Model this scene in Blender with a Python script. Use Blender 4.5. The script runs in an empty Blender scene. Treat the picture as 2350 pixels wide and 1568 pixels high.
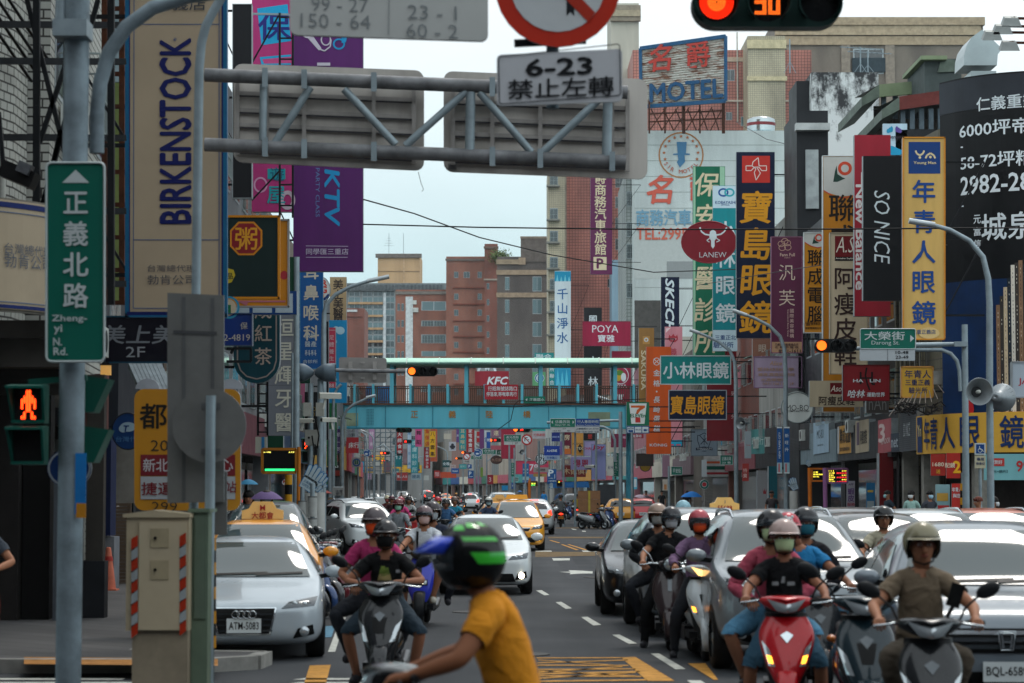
import bpy,bmesh,math,random
from mathutils import Vector,Matrix
from mathutils.bvhtree import BVHTree
R=math.radians
SC=bpy.context.scene
COL=SC.collection
random.seed(7)
# ---------------- camera, sky, sun, exposure ----------------
F,CX,CY,HV,CAMH=5549.0,1175.0,784.0,1126.0,1.9
PITCH=math.atan((HV-CY)/F)
cam=bpy.data.objects.new('camera',bpy.data.cameras.new('camera'))
COL.objects.link(cam)
cam.location=(0,0,CAMH)
cam.rotation_euler=(math.pi/2+PITCH,0,0)
cam.data.lens,cam.data.sensor_width=85.0,36.0
cam.data.clip_start,cam.data.clip_end=0.5,6000
cam.data.dof.use_dof=True
cam.data.dof.focus_distance=85.0
cam.data.dof.aperture_fstop=3.6
SC.camera=cam
world=bpy.data.worlds.new('World')
SC.world=world
world.use_nodes=True
nt=world.node_tree
nt.nodes.clear()
SUN_EL,SUN_AZ=R(58),R(20)
def _n(t,**k):
 n=nt.nodes.new(t)
 for a,b in k.items():setattr(n,a,b)
 return n
sky=_n('ShaderNodeTexSky',sky_type='NISHITA')
sky.sun_disc=False
sky.sun_elevation,sky.sun_rotation=SUN_EL,SUN_AZ
sky.dust_density,sky.air_density,sky.ozone_density=3.0,1.2,2.0
tc=_n('ShaderNodeTexCoord')
sep=_n('ShaderNodeSeparateXYZ')
nt.links.new(tc.outputs['Generated'],sep.inputs[0])
rp=_n('ShaderNodeValToRGB')
rp.color_ramp.elements[0].position,rp.color_ramp.elements[0].color=0.07,(3.3,5.0,5.5,1)
rp.color_ramp.elements[1].position,rp.color_ramp.elements[1].color=0.2,(6.6,7.0,7.1,1)
_e=rp.color_ramp.elements.new(.45);_e.color=(6.0,6.5,6.7,1)
nt.links.new(sep.outputs['Z'],rp.inputs[0])
cl=_n('ShaderNodeTexNoise')
cl.inputs['Scale'].default_value,cl.inputs['Detail'].default_value=5.0,5.0
mp=_n('ShaderNodeMapping');mp.inputs['Scale'].default_value=(1,1,2.6)
nt.links.new(tc.outputs['Generated'],mp.inputs[0]);nt.links.new(mp.outputs[0],cl.inputs[0])
clm=_n('ShaderNodeMapRange')
clm.inputs[1].default_value,clm.inputs[2].default_value=0.3,0.7
clm.inputs[3].default_value,clm.inputs[4].default_value=0.9,1.06
nt.links.new(cl.outputs['Fac'],clm.inputs[0])
ymr=_n('ShaderNodeMapRange')
ymr.inputs[1].default_value,ymr.inputs[2].default_value=-1,1
ymr.inputs[3].default_value,ymr.inputs[4].default_value=1.9,1.0
nt.links.new(sep.outputs['Y'],ymr.inputs[0])
mul=_n('ShaderNodeMath',operation='MULTIPLY')
nt.links.new(clm.outputs[0],mul.inputs[0]);nt.links.new(ymr.outputs[0],mul.inputs[1])
sc1=_n('ShaderNodeVectorMath',operation='SCALE')
nt.links.new(rp.outputs[0],sc1.inputs[0]);nt.links.new(mul.outputs[0],sc1.inputs['Scale'])
mx=_n('ShaderNodeMix',data_type='RGBA')
mx.inputs[0].default_value=0.85
nt.links.new(sky.outputs[0],mx.inputs[6]);nt.links.new(sc1.outputs[0],mx.inputs[7])
bg=_n('ShaderNodeBackground');bg.inputs[1].default_value=0.12
nt.links.new(mx.outputs[2],bg.inputs[0])
wo=_n('ShaderNodeOutputWorld');nt.links.new(bg.outputs[0],wo.inputs[0])
sd=bpy.data.lights.new('sun','SUN')
sd.energy,sd.angle,sd.color=0.9,R(16),(1.0,0.95,0.88)
sun=bpy.data.objects.new('sun',sd);COL.objects.link(sun)
sun.rotation_euler=(math.pi/2-SUN_EL,0,math.pi-SUN_AZ)
SC.view_settings.view_transform='Standard'
SC.view_settings.look='None'
SC.view_settings.exposure=0.45
SC.view_settings.gamma=1.0
# ---------------- picture units (2350 px wide) to places ----------------
def ray(u,v):
 xc,yc=(u-CX)/F,(CY-v)/F
 c,s=math.cos(PITCH),math.sin(PITCH)
 return Vector((xc,c-yc*s,s+yc*c))
def W(u,v,d):
 r=ray(u,v);t=d/r.y
 return Vector((r.x*t,d,CAMH+r.z*t))
def GD(v):return 10543.0/(v-HV)
def GX(u,d):return(u-CX)*d/F
def S(d):return F/d
# ---------------- materials ----------------
def lin(h):
 if not isinstance(h,str):return tuple(h)[:3]
 h=h.lstrip('#')
 c=[int(h[i:i+2],16)/255 for i in(0,2,4)]
 return tuple(x/12.92 if x<.04045 else((x+.055)/1.055)**2.4 for x in c)
MC={}
def M(col,rough=.55,metal=0.,var=.12,scale=3.,emit=0.,coat=0.,spec=.16,streak=False):

 k=(col,rough,metal,var,scale,emit,coat,spec,streak)
 if k in MC:return MC[k]
 m=bpy.data.materials.new('surface_'+str(len(MC)))
 m.use_nodes=True
 t=m.node_tree;b=t.nodes['Principled BSDF']
 c=lin(col)
 b.inputs['Roughness'].default_value=rough
 b.inputs['Metallic'].default_value=metal
 b.inputs['Specular IOR Level'].default_value=spec
 b.inputs['Coat Weight'].default_value=coat
 b.inputs['Coat Roughness'].default_value=.04
 if var>0:
  tx=t.nodes.new('ShaderNodeTexCoord')
  src=tx.outputs['Object']
  if streak:
   mp=t.nodes.new('ShaderNodeMapping');mp.inputs['Scale'].default_value=(1,1,.12)
   t.links.new(src,mp.inputs[0]);src=mp.outputs[0]
  nz=t.nodes.new('ShaderNodeTexNoise')
  nz.inputs['Scale'].default_value=scale;nz.inputs['Detail'].default_value=6;nz.inputs['Roughness'].default_value=.65
  t.links.new(src,nz.inputs[0])
  rg=t.nodes.new('ShaderNodeValToRGB')
  e=rg.color_ramp.elements
  e[0].position,e[1].position=.3,.62
  e[0].color=tuple(x*(1-var*1.6)for x in c)+(1,)
  e[1].color=tuple(min(1,x*(1+var*.35))for x in c)+(1,)
  t.links.new(nz.outputs['Fac'],rg.inputs[0]);t.links.new(rg.outputs[0],b.inputs['Base Color'])
  mr=t.nodes.new('ShaderNodeMapRange')
  mr.inputs[3].default_value,mr.inputs[4].default_value=min(1,rough+.12),max(.03,rough-.08)
  t.links.new(nz.outputs['Fac'],mr.inputs[0]);t.links.new(mr.outputs[0],b.inputs['Roughness'])
 else:
  b.inputs['Base Color'].default_value=c+(1,)
 if rough==.85 and var>0:
  tx=t.nodes.new('ShaderNodeTexCoord');fz=t.nodes.new('ShaderNodeTexNoise');fz.inputs['Scale'].default_value=7;fz.inputs['Detail'].default_value=3;fz.inputs['Distortion'].default_value=1.2
  bp=t.nodes.new('ShaderNodeBump');bp.inputs['Strength'].default_value=.9;bp.inputs['Distance'].default_value=.035
  t.links.new(tx.outputs['Object'],fz.inputs[0]);t.links.new(fz.outputs['Fac'],bp.inputs['Height']);t.links.new(bp.outputs[0],b.inputs['Normal'])
 if emit:
  b.inputs['Emission Color'].default_value=c+(1,)
  b.inputs['Emission Strength'].default_value=emit
 MC[k]=m
 return m
def tile_mat(col,mort,bw=.12,bh=.05,var=.25,rough=.6,off=.5,ms=.012):

 k=('t',col,mort,bw,bh,var,rough,off,ms)
 if k in MC:return MC[k]
 m=bpy.data.materials.new('tiled_'+str(len(MC)));m.use_nodes=True
 t=m.node_tree;b=t.nodes['Principled BSDF']
 b.inputs['Roughness'].default_value=rough;b.inputs['Specular IOR Level'].default_value=.2
 tx=t.nodes.new('ShaderNodeTexCoord');sp=t.nodes.new('ShaderNodeSeparateXYZ')
 t.links.new(tx.outputs['Object'],sp.inputs[0])
 ad=t.nodes.new('ShaderNodeMath');ad.operation='ADD'
 t.links.new(sp.outputs[0],ad.inputs[0]);t.links.new(sp.outputs[1],ad.inputs[1])
 cb=t.nodes.new('ShaderNodeCombineXYZ')
 t.links.new(ad.outputs[0],cb.inputs[0]);t.links.new(sp.outputs[2],cb.inputs[1])
 br=t.nodes.new('ShaderNodeTexBrick');br.offset=off
 c=lin(col);c2=tuple(x*(1-var)for x in c)
 br.inputs['Color1'].default_value=c+(1,);br.inputs['Color2'].default_value=c2+(1,)
 br.inputs['Mortar'].default_value=lin(mort)+(1,)
 br.inputs['Scale'].default_value=1;br.inputs['Mortar Size'].default_value=ms
 br.inputs['Brick Width'].default_value=bw;br.inputs['Row Height'].default_value=bh
 t.links.new(cb.outputs[0],br.inputs[0])
 nz=t.nodes.new('ShaderNodeTexNoise');nz.inputs['Scale'].default_value=.35;nz.inputs['Detail'].default_value=7
 mp=t.nodes.new('ShaderNodeMapping');mp.inputs['Scale'].default_value=(1,1,.35)
 t.links.new(tx.outputs['Object'],mp.inputs[0]);t.links.new(mp.outputs[0],nz.inputs[0])
 rg=t.nodes.new('ShaderNodeValToRGB');e=rg.color_ramp.elements
 e[0].position,e[1].position=.32,.6
 e[0].color=(.66,.66,.68,1);e[1].color=(1.04,1.04,1.04,1)
 t.links.new(nz.outputs['Fac'],rg.inputs[0])
 mxx=t.nodes.new('ShaderNodeMix');mxx.data_type='RGBA';mxx.blend_type='MULTIPLY';mxx.inputs[0].default_value=1
 t.links.new(br.outputs['Color'],mxx.inputs[6]);t.links.new(rg.outputs[0],mxx.inputs[7])
 t.links.new(mxx.outputs[2],b.inputs['Base Color'])
 MC[k]=m
 return m
def glass(tint='#20282a',rough=.04):
 return M(tint,rough,0,0,spec=.6,coat=.15)
def clear(tint='#c8d2d4',a=.25):
 k=('clear',tint,a)
 if k in MC:return MC[k]
 m=M(tint,.04,0,0,spec=.8).copy();m.name='clear_sheet'
 m.node_tree.nodes['Principled BSDF'].inputs['Alpha'].default_value=a
 MC[k]=m
 return m
# ---------------- mesh builder ----------------
class MB:
 def __init__(s):s.v,s.f,s.m,s.mats,s.sm=[],[],[],[],[]
 def mi(s,m):
  if m not in s.mats:s.mats.append(m)
  return s.mats.index(m)
 def face(s,pts,m,smooth=False):
  i=len(s.v);s.v+=[tuple(p)for p in pts]
  s.f.append(tuple(range(i,i+len(pts))));s.m.append(s.mi(m));s.sm.append(smooth)
 def raw(s,vs,fs,m,smooth=False):
  i=len(s.v);s.v+=[tuple(p)for p in vs];k=s.mi(m)
  for f in fs:
   s.f.append(tuple(i+j for j in f));s.m.append(k);s.sm.append(smooth)
 def box(s,c,sz,m,rz=0.,mat=None):
  hx,hy,hz=sz[0]/2,sz[1]/2,sz[2]/2
  vs=[Vector((x*hx,y*hy,z*hz))for z in(-1,1)for y in(-1,1)for x in(-1,1)]
  mt=Matrix.Translation(Vector(c))@(mat if mat else Matrix.Rotation(rz,4,'Z'))
  s.raw([mt@p for p in vs],[(0,2,3,1),(4,5,7,6),(0,1,5,4),(2,6,7,3),(0,4,6,2),(1,3,7,5)],m)
 def bx(s,x0,x1,y0,y1,z0,z1,m):s.box(((x0+x1)/2,(y0+y1)/2,(z0+z1)/2),(abs(x1-x0),abs(y1-y0),abs(z1-z0)),m)
 def cyl(s,p,q,r0,m,r1=None,n=12,caps=True,smooth=True):
  p,q=Vector(p),Vector(q);r1=r0 if r1 is None else r1
  a=(q-p).normalized();b=a.orthogonal().normalized();c=a.cross(b)
  vs=[]
  for o,r in((p,r0),(q,r1)):
   for i in range(n):
    t=2*math.pi*i/n;vs.append(o+(b*math.cos(t)+c*math.sin(t))*r)
  s.raw(vs,[(i,(i+1)%n,n+(i+1)%n,n+i)for i in range(n)],m,smooth)
  if caps:
   s.face(vs[:n][::-1],m);s.face(vs[n:],m)
 def bar(s,p,q,w,m,h=None):
  p,q=Vector(p),Vector(q);a=(q-p);L=a.length
  if L<1e-6:return
  a.normalize();up=Vector((0,0,1))if abs(a.z)<.95 else Vector((0,1,0))
  b=a.cross(up).normalized();c=b.cross(a);h=h or w
  vs=[o+b*i*w/2+c*j*h/2 for o in(p,q)for i,j in((-1,-1),(1,-1),(1,1),(-1,1))]
  s.raw(vs,[(0,1,2,3)[::-1],(4,5,6,7),(0,1,5,4),(1,2,6,5),(2,3,7,6),(3,0,4,7)],m)
 def tube(s,pts,r,m,n=8,r1=None):
  pts=[Vector(p)for p in pts];k=len(pts);rings=[];up=None
  for i,p in enumerate(pts):
   a=(pts[min(i+1,k-1)]-pts[max(i-1,0)]).normalized()
   b=a.orthogonal().normalized()if up is None else(up-a*up.dot(a)).normalized()
   up=b;c=a.cross(b)
   rr=r if r1 is None else r+(r1-r)*i/(k-1)
   rings.append([p+(b*math.cos(2*math.pi*j/n)+c*math.sin(2*math.pi*j/n))*rr for j in range(n)])
  s.loft(rings,m,True,True)
 def loft(s,rings,m,closed=True,caps=True,smooth=True):
  n=len(rings[0]);vs=[p for r in rings for p in r];fs=[]
  for i in range(len(rings)-1):
   for j in range(n if closed else n-1):
    k=(j+1)%n
    fs.append((i*n+j,i*n+k,(i+1)*n+k,(i+1)*n+j))
  s.raw(vs,fs,m,smooth)
  if caps and closed:
   s.face(rings[0][::-1],m);s.face(rings[-1],m)
 def prism(s,poly,ext,m,m2=None,smooth=False):

  poly=[Vector(p)for p in poly];e=Vector(ext);n=len(poly)
  s.face(poly,m);s.face([p+e for p in poly][::-1],m2 or m)
  for i in range(n):
   j=(i+1)%n
   s.face((poly[i],poly[i]+e,poly[j]+e,poly[j]),m2 or m,smooth)
 def sph(s,c,r,m,nu=14,nv=9,mat=None,v0=0.,v1=1.):
  r=(r,r,r)if not hasattr(r,'__len__')else r
  c=Vector(c);rings=[]
  for j in range(nv+1):
   ph=math.pi*(v0+(v1-v0)*j/nv)
   ring=[]
   for i in range(nu):
    t=2*math.pi*i/nu
    p=Vector((r[0]*math.sin(ph)*math.cos(t),r[1]*math.sin(ph)*math.sin(t),r[2]*math.cos(ph)))
    ring.append(c+(mat@p if mat else p))
   rings.append(ring)
  s.loft(rings,m,True,False)
 def rev(s,prof,o,ax,m,n=16):

  o,a=Vector(o),Vector(ax).normalized();b=a.orthogonal().normalized();c=a.cross(b)
  s.loft([[o+a*h+(b*math.cos(2*math.pi*i/n)+c*math.sin(2*math.pi*i/n))*max(r,1e-4)for i in range(n)]for r,h in prof],m,True,False)
 def build(s,name,parent=None,at=None,angle=None,sub=0,solid=0,weld=False):
  me=bpy.data.meshes.new(name)
  me.from_pydata(s.v,[],s.f)
  for m in s.mats:me.materials.append(m)
  me.polygons.foreach_set('material_index',s.m)
  me.polygons.foreach_set('use_smooth',s.sm)
  if weld:
   bm=bmesh.new();bm.from_mesh(me);bmesh.ops.remove_doubles(bm,verts=bm.verts,dist=1e-4)
   bmesh.ops.recalc_face_normals(bm,faces=bm.faces);bm.to_mesh(me);bm.free()
  me.update()
  if angle:me.set_sharp_from_angle(angle=R(angle))
  o=bpy.data.objects.new(name,me);COL.objects.link(o)
  if sub:
   md=o.modifiers.new('s','SUBSURF');md.levels=md.render_levels=sub
  if solid:
   md=o.modifiers.new('t','SOLIDIFY');md.thickness=solid
  if parent is not None:
   o.parent=parent
   if at is not None:o.matrix_parent_inverse=Matrix.Translation(-Vector(at))
  return o
def tag(o,label,cat,group=None):
 o['label']=label;o['category']=cat
 if group:o['group']=group
 return o
def thing(name,label,cat,loc=(0,0,0),rz=0.,group=None):
 o=bpy.data.objects.new(name,None);COL.objects.link(o)
 o.location=loc;o.rotation_euler=(0,0,rz);o.empty_display_size=.2
 return tag(o,label,cat,group)
def struct(o,kind='structure'):o['kind']=kind;return o
def kids(o):return[c for c in bpy.data.objects if c.parent==o]
TS=bpy.data.scenes.new('workbench')
def evalmesh(o):
 if o.name not in TS.collection.objects:TS.collection.objects.link(o)
 vl=TS.view_layers[0];vl.update();dg=vl.depsgraph
 me=bpy.data.meshes.new_from_object(o.evaluated_get(dg),depsgraph=dg)
 TS.collection.objects.unlink(o)
 return me
# ---------------- lettering ----------------
_fc=bpy.data.curves.new('lettering_source','FONT')
_fo=bpy.data.objects.new('lettering_source',_fc)
GL={}
def glyphs(txt,bold=0.,shear=0.):

 k=(txt,bold,shear)
 if k in GL:return GL[k]
 _fc.body=txt;_fc.offset=bold;_fc.shear=shear;_fc.resolution_u=2;_fc.size=1
 me=evalmesh(_fo)
 vs=[v.co.copy()for v in me.vertices];fs=[tuple(p.vertices)for p in me.polygons]
 bpy.data.meshes.remove(me)
 if not vs:vs=[Vector((0,0,0))]
 x0,x1=min(v.x for v in vs),max(v.x for v in vs);y0,y1=min(v.y for v in vs),max(v.y for v in vs)
 GL[k]=(vs,fs,(x0,x1,y0,y1))
 return GL[k]
def letter(mb,txt,c,ux,uy,h,m,bold=.0,w=None,shear=0.,fit=True,off=None):

 e=0 if all(ord(c_)<1000 for c_ in txt)and bold<.018 else max(0,bold)*.85
 vs,fs,(x0,x1,y0,y1)=glyphs(txt,0 if e else bold,shear)
 if y1-y0<1e-5:return
 ky=h/(y1-y0)if fit else h
 kx=ky if w is None else w/max(x1-x0,1e-5)
 cx,cy=(x0+x1)/2,(y0+y1)/2
 c=Vector(c);nn=ux.cross(uy)*.0012
 for i,(ox,oy)in enumerate(((-e,0),(e,0),(0,e),(0,-e))if e else((0,0),)):
  mb.raw([c+nn*i+ux*((v.x-cx+ox)*kx)+uy*((v.y-cy+oy)*ky)for v in vs],fs,m)
# ---------------- vehicles ----------------
BLK=M('#0b0c0d',.45,var=.1)
RUB=M('#141415',.8,var=.15)
CHROME=M('#b9c0c4',.12,1.,0)
ALLOY=M('#8f969a',.28,.9,.05)
GLASS=glass('#3f4b4d',.05)
DGLASS=glass('#0d1113',.06)
LAMP=M('#aeb6ba',.08,.55,0,coat=1)
LAMPDK=M('#3a4146',.1,.5,0,coat=1)
PLATE=M('#c9d0d0',.4,var=.05)
INK=M('#0c0e10',.5,var=0)
HOT=M('#fff1d0',.3,0,0,emit=9.)
AMB=M('#ff9a2a',.3,0,0,emit=4.)
REDL=M('#ff2a14',.3,0,0,emit=3.)
REDD=M('#7d0f10',.2,0,0,coat=1)
CARS={'sedan':[(0,.42,.5,.39,.62,.22),(.012,.475,.66,.435,.80,.15),(.045,.515,.74,.485,.93,.125),(.11,.565,.80,.54,.985,.12),(.22,.625,.82,.60,1,.12),(.27,.655,.82,.635,1,.12),(.40,.945,.66,.67,1,.12),(.46,.985,.63,.675,1,.12),(.60,1,.625,.685,1,.12),(.70,.975,.62,.69,1,.12),(.85,.745,.70,.70,.985,.13),(.94,.715,.74,.685,.94,.15),(.985,.66,.70,.62,.86,.2),(1,.55,.6,.5,.74,.28)],'hatch':[(0,.42,.5,.38,.62,.2),(.012,.49,.66,.44,.80,.14),(.05,.535,.74,.50,.94,.12),(.12,.59,.80,.56,.985,.11),(.21,.64,.82,.61,1,.11),(.26,.67,.82,.645,1,.11),(.42,.955,.66,.68,1,.11),(.50,.99,.63,.69,1,.11),(.64,1,.625,.70,1,.11),(.80,.975,.62,.71,1,.12),(.88,.93,.62,.72,.985,.13),(.955,.74,.70,.70,.95,.15),(.99,.62,.70,.58,.88,.2),(1,.5,.6,.45,.76,.28)],'suv':[(0,.45,.54,.41,.66,.24),(.012,.53,.70,.48,.84,.18),(.045,.58,.78,.545,.95,.16),(.11,.615,.82,.585,.99,.155),(.21,.645,.84,.62,1,.155),(.25,.665,.83,.645,1,.155),(.385,.95,.68,.68,1,.155),(.45,.985,.655,.685,1,.155),(.60,1,.65,.695,1,.155),(.80,.985,.645,.71,1,.16),(.90,.955,.64,.715,.985,.165),(.96,.74,.72,.69,.95,.18),(.99,.6,.72,.56,.9,.22),(1,.5,.64,.45,.8,.28)],'mpv':[(0,.38,.54,.35,.66,.2),(.012,.46,.68,.42,.83,.13),(.05,.52,.76,.485,.94,.11),(.10,.565,.80,.535,.985,.105),(.15,.60,.82,.575,1,.105),(.19,.635,.82,.605,1,.105),(.37,.945,.68,.645,1,.105),(.44,.98,.655,.65,1,.105),(.62,1,.65,.66,1,.105),(.84,.985,.645,.67,1,.11),(.93,.955,.64,.675,.985,.12),(.975,.70,.72,.65,.95,.14),(.993,.56,.72,.52,.9,.18),(1,.46,.64,.42,.8,.26)],}
def ringpts(y,zt,wt,zb,w,zl):
 half=[(0,zl),(.72*w,zl),(.955*w,zl+.07*(zb-zl)),(w,zl+.42*(zb-zl)),(.985*w,zl+.8*(zb-zl)),(.955*w,zb),(.45*wt+.55*.94*w,.45*zt+.55*zb),(wt,zt-.04*(1 if zt>zb+.09 else .35)),(.62*wt,zt-.008),(0,zt)]
 return[(x,y,z)for x,z in half]+[(-x,y,z)for x,z in half[-2:0:-1]]
CARBODY={}
def carbody(kind,L,Wd,H,sub):
 k=(kind,L,Wd,H,sub)
 if k in CARBODY:return CARBODY[k]
 mb=MB();hw=Wd/2;m=BLK
 rings=[[Vector((x,y,z))for x,y,z in ringpts(y*L,zt*H,wt*hw,zb*H,w*hw,zl*H)]for y,zt,wt,zb,w,zl in CARS[kind]]
 mb.loft(rings,m,True,False)
 for rg in(rings[0],rings[-1]):
  c=sum(rg,Vector())/len(rg);n=len(rg)
  for i in range(n):
   a,b=rg[i],rg[(i+1)%n]
   mb.face((c,b,a)if rg is rings[0]else(c,a,b),m,True)
 o=mb.build('car_shell',sub=sub,weld=True);COL.objects.unlink(o)
 me=evalmesh(o);me.polygons.foreach_set('use_smooth',[True]*len(me.polygons))
 bpy.data.objects.remove(o)
 bvh=BVHTree.FromPolygons([v.co for v in me.vertices],[p.vertices for p in me.polygons])
 CARBODY[k]=(me,bvh)
 return CARBODY[k]
def patch(mb,bvh,pts,axis,m,off=.006,nu=6,nv=4,thick=0.):

 ax=Vector(axis);P=[Vector(p)for p in pts];g=[]
 for j in range(nv+1):
  row=[]
  for i in range(nu+1):
   a=P[0].lerp(P[1],i/nu);b=P[3].lerp(P[2],i/nu);p=a.lerp(b,j/nv)
   o=p-ax*8
   hit,nrm,_,_=bvh.ray_cast(o,ax,16)
   if hit is None:row.append(None);continue
   if nrm.dot(ax)>0:nrm=-nrm
   row.append(hit+nrm*off)
  g.append(row)
 vs=[p for r in g for p in r];n=nu+1
 fs=[(j*n+i,j*n+i+1,(j+1)*n+i+1,(j+1)*n+i)for j in range(nv)for i in range(nu)]
 mb.raw([p or(0,0,0)for p in vs],[f for f in fs if all(vs[i]for i in f)],m,True)
def wheel(root,x,y,r,w,spoke=ALLOY,n=20):
 mb=MB();sg=1 if x>0 else-1
 mb.rev([(r*.66,-w/2),(r*.9,-w/2),(r,-w*.36),(r,w*.36),(r*.9,w/2),(r*.66,w/2)],(x,y,r),(1,0,0),RUB,n)
 o=mb.build('tyre',root)
 mr=MB();xo=x+sg*w*.36
 mr.rev([(.001,w*.1),(r*.16,w*.1),(r*.2,0),(r*.2,-.01)],(xo,y,r),(sg,0,0),spoke,12)
 for i in range(5):
  t=2*math.pi*i/5
  d=Vector((0,math.cos(t),math.sin(t)));q=Vector((0,-d.z,d.y))
  c=Vector((xo,y,r));e=Vector((sg*.012,0,0))
  mr.prism([c+d*r*.14-q*r*.09,c+d*r*.66-q*r*.12,c+d*r*.66+q*r*.12,c+d*r*.14+q*r*.09],e,spoke)
 mr.rev([(r*.62,0),(r*.7,.0),(r*.7,-.05),(r*.62,-.05)],(xo+sg*.015,y,r),(sg,0,0),spoke,n)
 mr.cyl((xo-sg*.06,y,r),(xo-sg*.05,y,r),r*.66,BLK,n=n)
 mr.build('rim',o)
 return o
def car(label,kind,L,Wd,H,col,u,d,h=0.,tail=False,style='',plate='',sub=2,lit=0,rails=False,taxi=None,cat='car',name='car',group=None,rough=.28,metal=.2,x=None,glass_m=None,blink=0):
 x=GX(u,d)if x is None else x
 a=-math.atan(h)
 loc=Vector((x,d,0));rz=a
 if tail:
  rz=a+math.pi;loc=Vector((x+h*L,d+L,0))
 root=thing(name,label,cat,loc,rz,group)
 paint=M(col,rough,metal,.05,1.5,coat=.6,spec=.4)
 me,bvh=carbody(kind,L,Wd,H,sub)
 me=me.copy();me.materials.clear();me.materials.append(paint)
 me.polygons.foreach_set('material_index',[0]*len(me.polygons))
 body=bpy.data.objects.new('body',me);COL.objects.link(body);body.parent=root
 hw=Wd/2;st=CARS[kind];G=glass_m or GLASS
 cow=[s for s in st if s[1]>.93][0];ci=st.index(cow);bas=st[ci-1]
 fy,fz=bas[0]*L,bas[1]*H
 FR,RR=(0,1,0),(0,-1,0)
 def part(nm,fn,par=root):
  mb=MB();fn(mb);return mb.build(nm,par)
 def ws(mb):
  patch(mb,bvh,[(-.80*hw,0,fz+.005),(.80*hw,0,fz+.005),(.60*hw,0,.94*H),(-.60*hw,0,.94*H)],FR,G,.011,14,12)
 wsh=part('windshield',ws)
 if d<60 and not tail:
  def wp(mb):
   for s,q in((-.55,.25),(.1,.7)):
    patch(mb,bvh,[(s*hw,0,fz+.01),(q*hw,0,fz+.03),(q*hw,0,fz+.05),(s*hw,0,fz+.03)],FR,BLK,.02,4,1)
  part('wiper',wp)
 bel=bas[3]*H+.05*H
 last=[s for s in st if s[1]>.9][-1]
 y0,y1,y2=cow[0]*L-.05,(cow[0]+last[0])/2*L,last[0]*L-(.35 if kind=='sedan' else .12)
 for sg in(-1,1):
  AX=(-sg,0,0)
  def sw(mb):
   patch(mb,bvh,[(0,fy+.32,bel),(0,y1-.03,bel+.01),(0,y1-.03,.885*H),(0,y0+.34,.865*H)],AX,DGLASS,.008,8,7)
   patch(mb,bvh,[(0,y1+.03,bel+.01),(0,y2+.12,bel+.03),(0,y2-.12,.88*H),(0,y1+.03,.885*H)],AX,DGLASS,.008,8,7)
  part('side_window',sw)
  def seam(mb):
   for yy in(fy+.12,y1,y2-.05):
    patch(mb,bvh,[(0,yy-.007,.25*H),(0,yy+.007,.25*H),(0,yy+.007,bel-.02),(0,yy-.007,bel-.02)],AX,BLK,.003,1,5)
   for yy in(y1-.2,y2-.25):
    patch(mb,bvh,[(0,yy-.1,bel-.13),(0,yy+.08,bel-.13),(0,yy+.08,bel-.10),(0,yy-.1,bel-.10)],AX,CHROME if d<90 else BLK,.02,2,1)
  if d<160:part('door_trim',seam)
  def arch(mb):
   for yy in(.195*L,.80*L):
    r=.385 if kind!='hatch' else .36
    for i in range(9):
     t0,t1=math.pi*(i/9*1.24-.12),math.pi*((i+1)/9*1.24-.12)
     p=[(0,yy+math.cos(t)*rr,.31+math.sin(t)*rr)for t,rr in((t0,r),(t1,r),(t1,r*.5),(t0,r*.5))]
     p=[(a_,b_,max(c_,st[4][5]*H+.01))for a_,b_,c_ in p]
     patch(mb,bvh,p,AX,BLK,.004,1,2)
  part('wheel_arch',arch)
  mi=MB()
  mz=fz+.06;my=fy+.28
  mi.sph((sg*(hw+.10),my,mz),(.115,.06,.075),paint if style!='blackmirror' else BLK,10,7)
  mi.bar((sg*(hw-.10),my,mz-.06),(sg*(hw+.06),my,mz-.04),.05,BLK)
  mi.build('wing_mirror',root)
  if rails:
   rl=MB();rz_=lambda y_:(bvh.ray_cast(Vector((sg*.6*hw,y_,3)),Vector((0,0,-1)),4)[0]or Vector((0,0,H))).z
   rl.tube([(sg*.6*hw,y0+.25+q*(y2-y0-.25)/6,rz_(y0+.25+q*(y2-y0-.25)/6)+(.05 if 0<q<6 else-.01))for q in range(7)],.02,CHROME,6)
   rl.build('roof_rail',root)
 r=.325 if kind in('suv',)else .305
 for yy in(.195*L,.80*L):
  for sg in(-1,1):wheel(root,sg*(hw-.115),yy,r,.22,n=20 if d<60 else 12)
 Z=lambda k:k*H
 hz={'sedan':.485,'hatch':.49,'suv':.545,'mpv':.47}[kind]
 def hl(sg):
  def fn(mb):
   m=LAMP if lit!=1 else HOT
   P=[(sg*.46*hw,0,Z(hz-.055)),(sg*.86*hw,0,Z(hz-.035)),(sg*.90*hw,0,Z(hz+.035)),(sg*.55*hw,0,Z(hz-.005))]
   patch(mb,bvh,P,FR,LAMPDK,.008,6,3)
   for k_,rr in((.62,.034),(.74,.028)):
    hit,nr,_,_=bvh.ray_cast(Vector((sg*k_*hw,-3,Z(hz-.018))),Vector((0,1,0)),9)
    if hit:mb.rev([(.001,.012),(rr*H/1.5,.012),(rr*H/1.5*1.15,.0)],hit,(0,-1,0),m if k_<.7 or lit!=1 else LAMP,12)
  return part('headlight',fn)
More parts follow.
